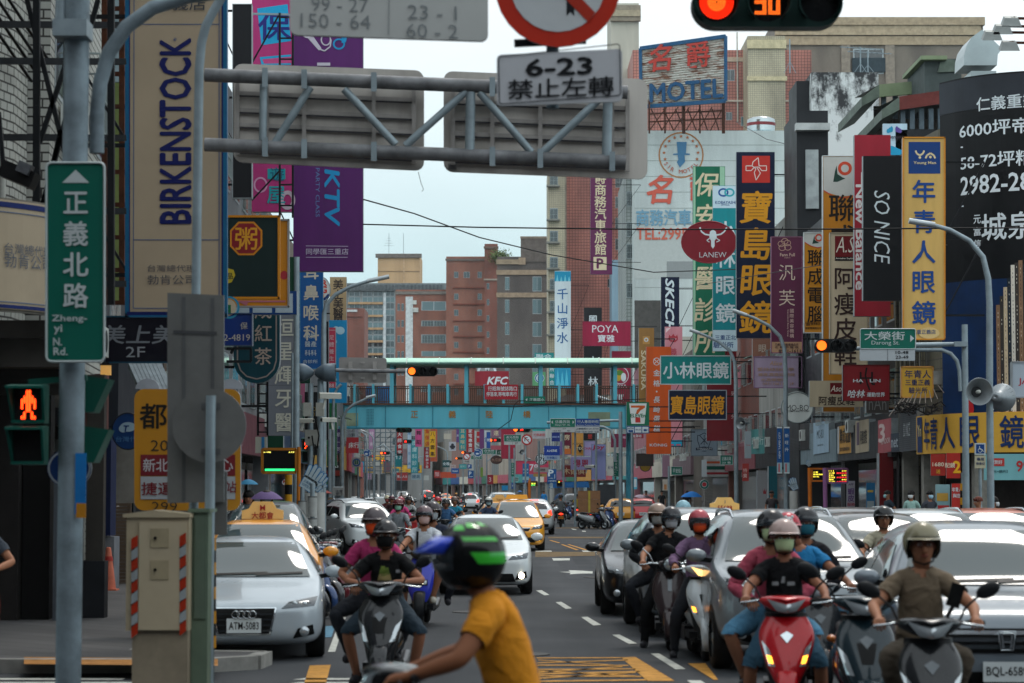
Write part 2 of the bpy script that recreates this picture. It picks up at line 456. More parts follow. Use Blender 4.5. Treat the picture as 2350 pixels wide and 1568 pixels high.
 if not tail or d<60:
  hl(-1);hl(1)
  def grille(mb):
   if style=='audi':
    patch(mb,bvh,[(-.33*hw,0,Z(.22)),(.33*hw,0,Z(.22)),(.40*hw,0,Z(.44)),(-.40*hw,0,Z(.44))],FR,CHROME,.008,8,5)
    patch(mb,bvh,[(-.31*hw,0,Z(.23)),(.31*hw,0,Z(.23)),(.38*hw,0,Z(.43)),(-.38*hw,0,Z(.43))],FR,BLK,.014,8,5)
    for k in range(4):
     zz=.385-.045*k
     patch(mb,bvh,[(-.35*hw,0,Z(zz)),(.35*hw,0,Z(zz)),(.35*hw,0,Z(zz+.008)),(-.35*hw,0,Z(zz+.008))],FR,LAMPDK,.018,8,1)
   elif style in('honda','hondasuv','mazdasuv'):
    k0,k1=(.40,.47)if style=='honda' else(.36,.48)
    patch(mb,bvh,[(-.5*hw,0,Z(k0)),(.5*hw,0,Z(k0)),(.56*hw,0,Z(k1)),(-.56*hw,0,Z(k1))],FR,BLK,.009,8,3)
    for k in range(3 if style!='honda' else 1):
     zz=k1-.012-.034*k
     patch(mb,bvh,[(-.54*hw,0,Z(zz-.018)),(.54*hw,0,Z(zz-.018)),(.55*hw,0,Z(zz)),(-.55*hw,0,Z(zz))],FR,CHROME if k==0 else LAMPDK,.02,8,1)
   else:
    patch(mb,bvh,[(-.36*hw,0,Z(.385)),(.36*hw,0,Z(.385)),(.44*hw,0,Z(.44)),(-.44*hw,0,Z(.44))],FR,BLK,.009,8,3)
    patch(mb,bvh,[(-.44*hw,0,Z(.437)),(.44*hw,0,Z(.437)),(.44*hw,0,Z(.45)),(-.44*hw,0,Z(.45))],FR,CHROME,.014,8,1)
   if style!='audi':
    patch(mb,bvh,[(-.62*hw,0,Z(.17)),(.62*hw,0,Z(.17)),(.56*hw,0,Z(.27)),(-.56*hw,0,Z(.27))],FR,BLK,.009,8,3)
   for sg in(-1,1):
    patch(mb,bvh,[(sg*.60*hw,0,Z(.19)),(sg*.86*hw,0,Z(.22)),(sg*.84*hw,0,Z(.30)),(sg*.66*hw,0,Z(.27))],FR,BLK,.009,4,3)
  part('grille',grille)
  for sg in(-1,1):
   hit,nr,_,_=bvh.ray_cast(Vector((sg*.74*hw,-3,Z(.245))),Vector((0,1,0)),9)
   if hit:part('fog_lamp',lambda mb:mb.rev([(.001,.03),(.05,.03),(.058,.0)],hit,(0,-1,0),LAMP if lit<2 else HOT,12))
  hit,_,_,_=bvh.ray_cast(Vector((0,-3,Z(.385 if style=='audi' else .42))),Vector((0,1,0)),9)
  em=MB();ey=hit.y-.04
  if style=='audi':
   for k in range(4):
    c=Vector(((k-1.5)*.062,ey,Z(.385)))
    em.tube([c+Vector((math.cos(t*.5236)*.042,-.004*k,math.sin(t*.5236)*.042))for t in range(13)],.006,CHROME,6)
  elif style.startswith('honda'):
   for sg in(-1,1):
    em.bar((sg*.030,ey,Z(.385)),(sg*.042,ey,Z(.46)),.016,CHROME)
   em.bar((-.034,ey,Z(.417)),(.034,ey,Z(.417)),.016,CHROME)
   em.tube([(x_,ey-.004,z_)for x_,z_ in((-.05,Z(.377)),(.05,Z(.377)),(.066,Z(.468)),(-.066,Z(.468)),(-.05,Z(.377)))],.007,CHROME,6)
  else:
   em.tube([(math.cos(t*.5236)*.05,ey,Z(.418)+math.sin(t*.5236)*.036)for t in range(13)],.007,CHROME,6)
   em.bar((-.036,ey,Z(.43)),(.036,ey,Z(.43)),.01,CHROME)
  em.build('emblem',root)
  pl=MB();pz=Z(.27 if style=='hondasuv' else .295 if style=='audi' else .315)
  hit,_,_,_=bvh.ray_cast(Vector((0,-3,pz)),Vector((0,1,0)),9)
  py=hit.y-.025
  pl.box((0,py,pz),(.38,.012,.16),PLATE)
  if plate and d<90:letter(pl,plate,(0,py-.009,pz),Vector((1,0,0)),Vector((0,0,1)),.085,INK,.012,w=.33)
  pl.build('number_plate',root)
  if blink:
   patchb=MB();patch(patchb,bvh,[(blink*.74*hw,0,Z(hz-.03)),(blink*.88*hw,0,Z(hz-.02)),(blink*.88*hw,0,Z(hz+.02)),(blink*.76*hw,0,Z(hz+.01))],FR,AMB,.02,2,2)
   patchb.build('turn_signal',root)
 if tail:
  def rg(mb):patch(mb,bvh,[(-.64*hw,0,.70*H),(.64*hw,0,.70*H),(.54*hw,0,.92*H),(-.54*hw,0,.92*H)],RR,DGLASS if not glass_m else glass_m,.006,6,5)
  part('rear_window',rg)
  for sg in(-1,1):
   def tl(mb):
    patch(mb,bvh,[(sg*.60*hw,0,Z(.52)),(sg*.86*hw,0,Z(.54)),(sg*.82*hw,0,Z(.68)),(sg*.70*hw,0,Z(.66))],RR,REDL if lit==3 else REDD,.012,4,4)
   part('tail_light',tl)
  def bp(mb):patch(mb,bvh,[(-.7*hw,0,Z(.22)),(.7*hw,0,Z(.22)),(.7*hw,0,Z(.30)),(-.7*hw,0,Z(.30))],RR,BLK,.012,6,2)
  part('rear_bumper',bp)
  hit,_,_,_=bvh.ray_cast(Vector((0,L+3,Z(.44))),Vector((0,-1,0)),9)
  pl=MB();pl.box((0,hit.y+.015,Z(.44)),(.38,.012,.16),PLATE)
  if plate and d<170:letter(pl,plate,(0,hit.y+.024,Z(.44)),Vector((-1,0,0)),Vector((0,0,1)),.085,INK,.012,w=.33)
  pl.build('number_plate',root)
  if lit==3:
   sl=MB();sl.box((0,.90*L if kind!='sedan' else .78*L,.955*H),(.35,.05,.03),REDL);sl.build('brake_light',root)
 if taxi:
  tx=MB();ty=(cow[0]+.16)*L
  shape,txt=taxi
  ym=M('#e9c27a' if shape=='cream' else '#e6a53c',.35,var=.03)
  if shape=='slab':
   tx.prism([(-.36,ty-.08,H+.0),(.36,ty-.08,H),(.32,ty-.06,H+.15),(-.32,ty-.06,H+.15)],(0,.16,0),ym)
  else:
   pr=[(-.30,0),(.30,0),(.30,.12),(.20,.15),(.14,.25),(-.14,.25),(-.20,.15),(-.30,.12)]
   tx.prism([(a_,ty-.06,H-.01+b_)for a_,b_ in pr],(0,.12,0),ym)
  for k,(s_,zz,hh,cc)in enumerate(txt):
   sgn=-1 if tail else 1
   letter(tx,s_,(0,ty-.085 if not tail else ty+.085,H+zz),Vector((sgn,0,0)),Vector((0,0,1)),hh,M(cc,.5,var=0),.015)
  tx.build('taxi_sign',root)
 return root
# ---------------- scooters ----------------
DKP=M('#16181b',.4,0,.1)
SEATM=M('#121214',.6,0,.2,6)
def shieldring(z,w,y0,dep,n=9):

 f=[Vector((w*math.sin(t),y0+dep*(1-math.cos(t)),z))for t in[(-1+2*i/(n-1))*1.45 for i in range(n)]]
 b=[p+Vector((-p.x*.12,.05,0))for p in f[::-1]]
 return f+b
def scooter(label,col,loc,rz=0.,style='v',lit=0,seatm=None,tail=False,plate='',col2=None,sub=1,group=None,lean=0.,k=1.,mirrors=True,taillit=True,trunk=None,chrome=False,shieldk=1.,platem=None):

 root=thing('scooter',label,'scooter',loc,rz,group)
 root.scale=(k,k,k);root.rotation_euler=(0,lean,rz)
 P=M(col,.22,.1,.05,2,coat=.5);P2=M(col2,.35,.05,.1)if col2 else DKP
 def part(nm,fn,par=root,**kw):
  mb=MB();fn(mb);return mb.build(nm,par,**kw)
 for y,nm in((.25,'front_wheel'),(1.47,'rear_wheel')):
  w=MB();w.rev([(.14,-.045),(.2,-.05),(.235,-.028),(.245,0),(.235,.028),(.2,.05),(.14,.045)],(0,y,.245),(1,0,0),RUB,22)
  o=w.build(nm,root)
  q=MB();q.rev([(.001,.03),(.05,.04),(.06,.02),(.135,.03),(.15,.045),(.15,-.045),(.135,-.03),(.06,-.02),(.05,-.04),(.001,-.03)],(0,y,.245),(1,0,0),ALLOY,16)
  q.build('rim',o)
 def fork(mb):
  for s in(-1,1):
   mb.tube([(s*.075,.25,.245),(s*.08,.30,.45),(s*.06,.36,.62)],.018,DKP,8)
 part('fork',fork)
 def fender(mb):
  rings=[]
  for i in range(9):
   t=R(-25+150*i/8);r=.285
   c=Vector((0,.25-math.cos(t)*r,.245+math.sin(t)*r));u=Vector((0,-math.cos(t),math.sin(t)))
   ww=.085*(.55+.45*math.sin(math.pi*(i+1.2)/10.4))
   rings.append([c+Vector((ww*math.sin(a),0,0))+u*(.03*math.cos(a)-.03)for a in[-1.6,-.9,-.3,.3,.9,1.6]])
  mb.loft(rings,P if style!='gogoro' else DKP,False,False)
 part('front_fender',fender,solid=.006)
 kk=shieldk
 def shield(mb):
  if style=='retro':
   prof=[(.34,.07,.14,.05),(.42,.13,.15,.07),(.55,.19,.19,.09),(.70,.225,.25,.1),(.84,.215,.31,.1),(.93,.15,.36,.08)]
  elif style=='gogoro':
   prof=[(.36,.10,.17,.07),(.46,.16,.16,.1),(.60,.19,.18,.12),(.75,.205,.22,.13),(.88,.19,.28,.13),(.96,.12,.34,.1)]
  else:
   prof=[(.33,.05,.10,.06),(.42,.11,.10,.09),(.55,.17,.14,.12),(.68,.215,.20,.14),(.80,.225,.27,.13),(.90,.16,.34,.10)]
  mb.loft([shieldring(z,w*kk,y,d_)for z,w,y,d_ in prof],P,True,True)
 sh=part('leg_shield',shield,sub=sub+1)
 me=evalmesh(sh);bvh=BVHTree.FromPolygons([v.co for v in me.vertices],[p.vertices for p in me.polygons]);bpy.data.meshes.remove(me)
 FR=(0,1,0)
 def inner(mb):
  mb.loft([shieldring(z,w*kk,y,d_)for z,w,y,d_ in((.33,.12,.26,.1),(.6,.18,.30,.1),(.93,.16,.42,.08))],DKP,True,True)
 part('inner_panel',inner)
 hc=(0,.36,1.0)
 ch=MB()
 wv=.235 if style in('v','sport')else(.15 if style=='retro' else .17)
 rings=[]
 for a_,w_,up,dn in((-.15,.06,.03,.05),(-.12,.14,.055,.075),(-.04,.9*wv,.07,.08),(.05,wv,.06,.06),(.12,.8*wv,.03,.04),(.16,.3*wv,.02,.02)):
  rings.append([Vector((w_*math.cos(t),hc[1]+a_+.05*abs(math.cos(t)),hc[2]+(up if math.sin(t)>0 else dn)*math.sin(t)+.03*abs(math.cos(t))))for t in[2*math.pi*i/14 for i in range(14)]])
 ch.loft(rings,P if style!='gogoro' else DKP,True,True)
 co=ch.build('head_cowl',root,sub=sub+1)
 me=evalmesh(co);bv2=BVHTree.FromPolygons([v.co for v in me.vertices],[p.vertices for p in me.polygons]);bpy.data.meshes.remove(me)
 LM=HOT if lit==1 else(M('#ffc476',.3,0,0,emit=1.8)if lit==3 else LAMP)
 def hlamp(mb):
  if style=='gogoro':
   patch(mb,bvh,[(-.105,0,.585),(.105,0,.585),(.105,0,.665),(-.105,0,.665)],FR,DKP,.008,6,3)
   patch(mb,bvh,[(-.09,0,.60),(.09,0,.60),(.09,0,.65),(-.09,0,.65)],FR,LAMP,.013,6,2)
   patch(mb,bvh,[(-.045,0,.603),(.045,0,.603),(.045,0,.647),(-.045,0,.647)],FR,LM,.018,6,2)
  elif style=='retro':
   mb.rev([(.001,.05),(.05,.045),(.085,.02),(.09,-.03),(.08,-.08)],(0,.24,1.02),(0,-1,0),DKP,16)
   mb.rev([(.001,.06),(.05,.054),(.07,.035)],(0,.24,1.02),(0,-1,0),LM,14)
  else:
   wq=.15
   patch(mb,bv2,[(-.05,0,.925),(0,0,.92),(0,0,1.0),(-wq,0,1.045)],FR,LM,.006,5,4)
   patch(mb,bv2,[(0,0,.92),(.05,0,.925),(wq,0,1.045),(0,0,1.0)],FR,LM,.006,5,4)
 part('headlight',hlamp)
 def sig(mb):
  if style in('v','sport'):
   patch(mb,bvh,[(-.05,0,.76),(0,0,.70),(.05,0,.76),(0,0,.79)],FR,CHROME if col=='#a8121c' else LAMPDK,.01,3,3)
   if style=='sport':patch(mb,bvh,[(-.04,0,.60),(.04,0,.60),(.07,0,.74),(-.07,0,.74)],FR,BLK,.007,3,4)
  else:
   patch(mb,bvh,[(-.022,0,.70),(.022,0,.70),(.026,0,.86),(-.026,0,.86)],FR,DKP if style=='gogoro' else LAMPDK,.01,2,5)
   if style=='retro':
    for s in(-1,1):patch(mb,bvh,[(s*.17,0,.52),(s*.21,0,.54),(s*.215,0,.64),(s*.175,0,.62)],FR,LAMP,.012,2,3)
 part('front_trim',sig)
 if style in('v','sport'):
  for s in(-1,1):
   def ts(mb):
    patch(mb,bvh,[(s*.09,0,.52),(s*.14,0,.53),(s*.195,0,.72),(s*.14,0,.66)],FR,LAMP,.007,3,5)
    patch(mb,bvh,[(s*.105,0,.545),(s*.135,0,.55),(s*.155,0,.61),(s*.12,0,.6)],FR,AMB if lit!=2 else LAMP,.012,2,2)
   part('turn_signal',ts)
 def bars(mb):
  for s in(-1,1):
   mb.tube([(s*.10,.44,1.02),(s*.22,.45,1.03),(s*.27,.47,1.03)],.014,CHROME if chrome else DKP,8)
   mb.cyl((s*.25,.465,1.03),(s*.37,.505,1.025),.018,RUB,n=10)
   mb.tube([(s*.22,.42,1.03),(s*.28,.40,1.02),(s*.36,.43,1.01)],.008,CHROME,6)
 part('handlebar',bars)
 if mirrors:
  for s in(-1,1):
   mi=MB()
   mi.tube([(s*.20,.44,1.04),(s*.24,.43,1.13),(s*.33,.44,1.21)],.008,CHROME if chrome else DKP,6)
   mi.sph((s*.39,.44,1.245),(.085,.022,.05),DKP,12,8,Matrix.Rotation(-s*.45,3,'Y'))
   mi.build('mirror',root)
 def floor(mb):
  mb.bx(-.17,.17,.40,.95,.24,.32,DKP)
  mb.bx(-.12,.12,.35,1.0,.2,.26,BLK)
 part('floorboard',floor)
 def rear(mb):
  rs=[]
  for y,w,z0,z1 in((.82,.12,.30,.60),(.88,.165,.28,.70),(1.10,.185,.34,.735),(1.40,.17,.46,.745),(1.62,.12,.58,.75),(1.74,.05,.66,.75)):
   rs.append([Vector((w*math.cos(t)*(1 if abs(math.sin(t))<.8 else .75),y,(z0+z1)/2+(z1-z0)/2*math.sin(t)))for t in[2*math.pi*i/12 for i in range(12)]])
  mb.loft(rs,P,True,True)
 part('rear_body',rear,sub=sub)
 def seat(mb):
  rs=[]
  for y,w,z,h in((.80,.09,.74,.05),(.86,.13,.765,.07),(1.10,.15,.77,.08),(1.22,.145,.80,.08),(1.45,.13,.82,.07),(1.58,.08,.81,.05)):
   rs.append([Vector((w*math.cos(t),y,z+h/2*math.sin(t)))for t in[2*math.pi*i/10 for i in range(10)]])
  mb.loft(rs,seatm or SEATM,True,True)
 part('seat',seat,sub=sub)
 def eng(mb):
  mb.box((-.11,1.25,.27),(.12,.5,.16),DKP)
  mb.tube([(.13,1.0,.24),(.15,1.25,.26),(.15,1.65,.32)],.045,M('#3a3d40',.35,.6),10)
  mb.bx(-.07,.07,1.60,1.80,.42,.60,BLK)
 part('engine',eng)
 def tl(mb):
  mb.sph((0,1.72,.70),(.10,.06,.05),REDL if(tail and taillit)else REDD,12,8)
  for s in(-1,1):mb.sph((s*.13,1.68,.69),(.04,.05,.03),M('#c9722a',.2,coat=1),8,6)
 part('tail_light',tl)
 if tail:
  pm=MB();pm.box((0,1.815,.52),(.26,.012,.14),platem or PLATE)
  if plate:letter(pm,plate,(0,1.823,.52),Vector((-1,0,0)),Vector((0,0,1)),.07,INK,.012,w=.22)
  pm.build('number_plate',root)
 return root
# ---------------- people ----------------
SKIN=M('#9a6a50',.55,var=.06);SKIN2=M('#8a5c45',.55,var=.06);SKIN3=M('#7d4f36',.55,var=.06)
HAIR=M('#17120f',.6,var=.2)
def ik(a,c,l1,l2,pole):

 a,c=Vector(a),Vector(c);d=c-a;L=min(d.length,(l1+l2)*.995);d.normalize()
 c=a+d*L
 x=(l1*l1-l2*l2+L*L)/(2*L);h=math.sqrt(max(l1*l1-x*x,0))
 p=Vector(pole);p=(p-d*p.dot(d)).normalized()
 return a+d*x+p*h,c
BODY={}
def skeleton(hip,lean,hands,feet,torso=.5,elbow=(1,.35,-.75),head=(0,0,0),kneeout=.5,fingers=True,thick=1.,grip=(0,-1,-.15),hipw=.10):

 V,E,Rr,B=[],[],[],[]
 def add(p,r,par=None,bone=None):
  V.append(Vector(p));Rr.append(r*thick if r>.03 else r);i=len(V)-1
  if par is not None:E.append((par,i));B.append((par,i,bone))
  return i
 hip=Vector(hip);up=Vector((lean[0],lean[1],1)).normalized()
 side=Vector((1,0,0))
 i0=add(hip,.125)
 i1=add(hip+up*torso*.33,.125,i0,'torso')
 i2=add(hip+up*torso*.70,.14,i1,'torso')
 ch=hip+up*torso*.98
 i3=add(ch,.085,i2,'torso')
 nk=add(ch+Vector((lean[0]*.1,lean[1]*.08,.075)),.052,i3,'neck')
 hb=V[nk]+Vector(head)*.3+Vector((0,-.012,.05))
 h1=add(hb,.066,nk,'head')
 hd=Vector(head)*.7
 h2=add(hb+hd+Vector((0,-.014,.065)),.092,h1,'head')
 h3=add(hb+hd+Vector((0,-.004,.15)),.088,h2,'head')
 info={'hc':hb+hd+Vector((0,-.006,.10)),'chest':V[i2],'hip':hip}
 for s,hand in zip((-1,1),hands):
  sh=ch+side*s*.165+Vector((0,0,-.035))
  a=add(ch+side*s*.09+Vector((0,0,-.01)),.075,i3,'torso')
  b=add(sh,.062,a,'arm')
  hand=Vector(hand);g=Vector(grip).normalized()if len(grip)==3 and not hasattr(grip[0],'__len__')else Vector(grip[0 if s<0 else 1]).normalized()
  wr=hand-g*.07
  el,wr=ik(sh,wr,.28,.25,(elbow[0]*s,elbow[1],elbow[2]))
  m_=add(sh.lerp(el,.55),.05,b,'uparm');c=add(el,.042,m_,'uparm2')
  m2=add(el.lerp(wr,.4),.041,c,'forearm');w=add(wr,.028,m2,'forearm')
  pl=add(wr+g*.05,.033,w,'hand')
  if fingers:
   lat=g.cross(Vector((0,0,1)));lat=lat.normalized()if lat.length>.1 else Vector((1,0,0))
   dn=lat.cross(g).normalized();dn=-dn if dn.z>0 else dn
   kb=add(wr+g*.085,.024,pl,'hand')
   for q,(o,ln)in enumerate(((-.03,.05),(-.010,.058),(.011,.054),(.031,.043))):
    f1=add(wr+g*.098+lat*o,.0105,kb,'hand')
    f2=add(wr+g*(.098+ln*.55)+lat*o*1.05+dn*ln*.5,.0092,f1,'hand')
    add(wr+g*(.098+ln*.35)+lat*o*1.05+dn*ln*1.15,.008,f2,'hand')
   inn=lat*(1 if lat.x*s<0 else-1)
   t1=add(wr+g*.035+inn*.04+dn*.012,.0125,pl,'hand')
   add(wr+g*.075+inn*.055+dn*.03,.0105,t1,'hand')
  else:
   add(wr+g*.10+Vector((0,0,-.02)),.028,pl,'hand')
 for s,ft in zip((-1,1),feet):
  ft=Vector(ft);hp=hip+side*s*hipw+Vector((0,-.02,-.02))
  a=add(hp,.105,i0,'hips')
  an=ft+Vector((0,.06,.085))
  kn,an=ik(hp,an,.43,.42,(s*kneeout,-1,.25))
  m_=add(hp.lerp(kn,.5),.083,a,'thigh');k_=add(kn,.06,m_,'thigh2')
  m2=add(kn.lerp(an,.35),.057,k_,'shin');w=add(an,.038,m2,'shin2')
  hl=add(an+Vector((0,.03,-.045)),.04,w,'foot')
  ball=add(an+Vector((s*.015,-.13,-.052)),.036,hl,'foot')
  add(an+Vector((s*.02,-.20,-.058)),.028,ball,'foot')
 info.update(V=V,B=B)
 return V,E,Rr,B,info
WEAR={'tee':('torso','arm','uparm'),'long':('torso','arm','uparm','uparm2','forearm'),'trousers':('hips','thigh','thigh2','shin','shin2'),'shorts':('hips','thigh','thigh2'),'shoe0':('foot',),'shoe1':('foot',)}
def figure(key,sub=2,**kw):

 if key in BODY:return BODY[key]
 V,E,Rr,B,info=skeleton(**kw)
 me=bpy.data.meshes.new('body');me.from_pydata(V,E,[])
 o=bpy.data.objects.new('body',me)
 sk=o.modifiers.new('k','SKIN');sk.use_smooth_shade=True;sk.branch_smoothing=.4
 for i,v in enumerate(me.skin_vertices[0].data):
  v.radius=(Rr[i]*(1.25 if i in(1,2,0)else 1),Rr[i]);v.use_root=(i==0)
 ss=o.modifiers.new('s','SUBSURF');ss.levels=ss.render_levels=sub
 bm_=evalmesh(o);bpy.data.objects.remove(o)
 bm_.polygons.foreach_set('use_smooth',[True]*len(bm_.polygons))
 segs=[(V[a],V[b],n)for a,b,n in B]
 def near(p):
  best,bn=9,None
  for a,b,n in segs:
   d=b-a;t=max(0,min(1,(p-a).dot(d)/max(d.dot(d),1e-9)))
   q=(p-a-d*t).length
   if q<best:best,bn=q,n
  return bn
 bones=[near(p.center)for p in bm_.polygons]
 co=[v.co.copy()for v in bm_.vertices];no=[v.normal.copy()for v in bm_.vertices]
 fs=[tuple(p.vertices)for p in bm_.polygons]
 gar={}
 for nm,bs in WEAR.items():
  off={'tee':.017,'long':.016,'trousers':.012,'shorts':.02,'shoe0':.012,'shoe1':.012}[nm]
  idx,vv,ff={},[],[]
  for f,b in zip(fs,bones):
   if b in bs and(nm[:4]!='shoe' or(co[f[0]].x>info['hip'].x)==(nm=='shoe1')):
    g=[]
    for j in f:
     if j not in idx:
      idx[j]=len(vv);p=co[j]
      wob=.006*math.sin(p.x*41+p.z*33)*math.sin(p.z*47+p.y*29)if nm[:4]!='shoe' else 0
      vv.append(p+no[j]*(off+wob))
     g.append(idx[j])
    ff.append(g)
  m=bpy.data.meshes.new(nm);m.from_pydata(vv,[],ff);m.materials.append(BLK)
  m.polygons.foreach_set('use_smooth',[True]*len(ff));m.update()
  gar[nm]=m
 bm_.materials.clear();bm_.materials.append(SKIN)
 BODY[key]=(bm_,gar,info)
 return BODY[key]
def face_mb(c,hm=None,full=True,skin=SKIN,mouth=True):

 mb=MB();c=Vector(c)
 mb.sph(c+Vector((0,-.098,-.035)),(.015,.022,.026),skin,10,7)
 for s in(-1,1):
  mb.sph(c+Vector((s*.033,-.082,.0)),(.017,.012,.009),M('#d8d0c8',.3,var=0),8,6)
  mb.sph(c+Vector((s*.033,-.091,.0)),(.008,.006,.008),INK,8,6)
  mb.bar(c+Vector((s*.016,-.091,.022)),c+Vector((s*.052,-.080,.024)),.008,HAIR,.006)
  mb.sph(c+Vector((s*.088,.0,-.015)),(.012,.02,.03),skin,8,6)
 if mouth:
  mb.sph(c+Vector((0,-.086,-.075)),(.028,.012,.008),M('#7e4238',.5,var=0),10,6)
 return mb
def helmet(root,c,col,style='open',k=1.,mat=None,visor=None,col2=None,tilt=0.,dec=None):

 mb=MB();hm=mat or M(col,.2,.05,.04,coat=.35);c=Vector(c)+Vector((0,.005,.022))
 rx,ry,rz=.128*k,.142*k,.135*k
 nu,nv=26,14;grid=[]
 low={'open':2.35,'half':1.72,'full':2.55}[style]
 for j in range(nv+1):
  row=[]
  for i in range(nu+1):
   az=-math.pi+2*math.pi*i/nu
   fr=max(0,math.cos(az))
   if style=='full':lim=low
   else:lim=low-(low-1.38)*min(1,max(0,(fr-.22)/.38))if style=='open' else low-(low-1.45)*min(1,fr*1.6)
   ph=lim*j/nv
   row.append(c+Vector((rx*math.sin(ph)*math.sin(az),-ry*math.sin(ph)*math.cos(az),rz*math.cos(ph)*(1 if ph<1.6 else 1.12))))
  grid.append(row)
 vs=[p for r in grid for p in r];n=nu+1
 fs=[]
 for j in range(nv):
  for i in range(nu):
   if style=='full':
    az=abs(-math.pi+2*math.pi*(i+.5)/nu)
    if az<1.0 and 6.6<=j<9.6:continue
   fs.append((j*n+i,j*n+i+1,(j+1)*n+i+1,(j+1)*n+i))
 mb.raw(vs,fs,hm,True)
 o=mb.build('helmet',root,solid=-.014)
 rim=MB()
 if style!='full':
  rim.tube([grid[-1][i]for i in range(nu+1)],.009*k,BLK,6)
  pk=[[c+Vector((rx*1.02*math.sin(az)*q,-ry*q*1.02*math.cos(az),rz*.2-(q-1)*.06))for az in[-.9+1.8*i/8 for i in range(9)]]for q in(1.,1.22)]
  if style=='half' or visor is None:rim.loft(pk,col2 and M(col2,.3)or hm,False,False)
 rim.sph(c+Vector((0,.012,.012)),(rx*.93,ry*.93,rz*.93),BLK,14,8,v1=.46 if style!='full' else .6)
 if style!='full':rim.tube([c+Vector((-.088,-.02,-.06)),c+Vector((-.065,-.05,-.135)),c+Vector((0,-.07,-.155)),c+Vector((.065,-.05,-.135)),c+Vector((.088,-.02,-.06))],.007,BLK,5)
 rim.build('rim',o)
 if visor:
  v=MB();g=[]
  z0,z1=(1.25,1.98)if visor=='long' else(1.2,1.62)
  for j in range(6):
   ph=z0+(z1-z0)*j/5
   g.append([c+Vector((rx*1.07*math.sin(ph)*math.sin(az),-ry*1.10*math.sin(ph)*math.cos(az),rz*1.0*math.cos(ph)))for az in[-1.15+2.3*i/12 for i in range(13)]])
  v.loft(g,clear('#39424a' if visor!='blue' else '#1a3bb0',.42 if visor!='blue' else .9),False,False)
  v.build('visor',o)
 if dec:dec(o,c,rx,ry,rz)
 return o
def mask(root,c,col,bulge=1.):
 mb=MB();c=Vector(c);g=[]
 for j in range(6):
  t=j/5;z=-.018-.088*t
  wd=.074-.02*max(0,t-.5)*2
  row=[]
  for i in range(9):
   a=-1.15+2.3*i/8
   row.append(c+Vector((wd*math.sin(a)/math.sin(1.15),-.052-.062*bulge*math.cos(a*1.15)-.012*math.sin(math.pi*t),z+.012*math.cos(a)*(1-t))))
  g.append(row)
 mb.loft(g,M(col,.8,0,.05),False,False)
 for s in(-1,1):
  mb.tube([g[1][0 if s<0 else 8],c+Vector((s*.088,.0,-.005))],.003,M('#d0d0d0',.7,var=0),5)
 return mb.build('mask',root,solid=.003)
def person(label,loc,rz,key,pose,top=('tee','#222222'),legs=('trousers','#2a2d33'),shoes='#26262a',skin=SKIN,hel=None,msk=None,hair=None,sub=2,group=None,k=1.,name='person',turn=0.,eyes=True,collar=None,mouth=True,glasses=False):
 root=thing(name,label,'person',loc,rz,group);root.scale=(k,k,k)
 bm_,gar,info=figure(key,sub=sub,**pose)
 def ob(nm,me,mat):
  o=bpy.data.objects.new(nm,me);COL.objects.link(o);o.parent=root
  if me.materials:o.material_slots[0].link='OBJECT';o.material_slots[0].material=mat
  return o
 ob('body',bm_,skin)
 tm=top[2]if len(top)>2 else M(top[1],.85,0,.1,5)
 ob('shirt',gar[top[0]],tm)
 ob('trousers' if legs[0]=='trousers' else 'shorts',gar[legs[0]],M(legs[1],.85,0,.12,6))
 for q in('shoe0','shoe1'):ob('shoe',gar[q],M(shoes,.6,0,.1))
 hc=info['hc']
 hr=bpy.data.objects.new('head',None);COL.objects.link(hr);hr.parent=root;hr.location=hc;hr.rotation_euler=(0,0,turn)
 Z=Vector((0,0,0))
 if eyes:
  f=face_mb(Z,skin=skin,mouth=mouth).build('face',hr)
 if glasses:
  g=MB()
  for s in(-1,1):g.tube([Vector((s*.033+math.cos(t*.785)*.024,-.098,math.sin(t*.785)*.017))for t in range(9)],.0025,M('#5c2a35',.3,var=0),5);g.bar((s*.057,-.096,.004),(s*.09,-.01,.0),.004,INK)
  g.bar((-.01,-.1,.002),(.01,-.1,.002),.004,INK);g.build('glasses',hr)
 if hel:
  h=dict(hel);helmet(hr,Z,h.pop('col'),**h)
 if msk:mask(hr,Z,msk)
 if hair:
  kind,hc_=hair;hmb=MB();hm=M(hc_,.55,0,.25,30)
  if kind=='short':
   hmb.sph((0,.012,.028),(.104,.112,.105),hm,16,10,v1=.55)
   for i in range(9):hmb.sph((-.07+.0175*i,-.085+.004*abs(i-4),.055),(.018,.02,.03),hm,7,5)
  elif kind=='long':
   hmb.sph((0,.014,.028),(.106,.114,.105),hm,16,10,v1=.6)
   hmb.loft([[Vector((.10*w*math.sin(a),.03+.085*w*math.cos(a),z))for a in[-2.0+4.0*i/10 for i in range(11)]]for z,w in((.03,1.08),(-.08,1.1),(-.2,1.05),(-.3,.8))],hm,False,False)
  elif kind=='tail':
   hmb.loft([[Vector((s_+.035*math.sin(a),-.03+.03*math.cos(a),z))for a in[2*math.pi*i/8 for i in range(8)]]for z,s_ in((-.05,-.085),(-.16,-.10),(-.28,-.085))],hm)
  hmb.build('hair',hr,solid=.006 if kind=='long' else 0)
 return root
def print_(root,key,top,items):

 me=BODY[key][1][top];bvh=BVHTree.FromPolygons([v.co for v in me.vertices],[p.vertices for p in me.polygons]);b=MB()
 for pts,c in items:patch(b,bvh,[(x,0,z)for x,z in pts],(0,1,0),M(c,.85,0,.1),.006,4,6)
 b.build('print',root)
GRIP=[(-.32,.49,1.045),(.32,.49,1.045)]
RIDE=dict(hip=(0,1.02,.84),lean=(0,-.10),hands=GRIP,feet=[(-.14,.66,.33),(.14,.66,.33)],kneeout=.45)
RIDEDOWN=dict(RIDE,feet=[(-.30,.86,.0),(.14,.66,.33)])
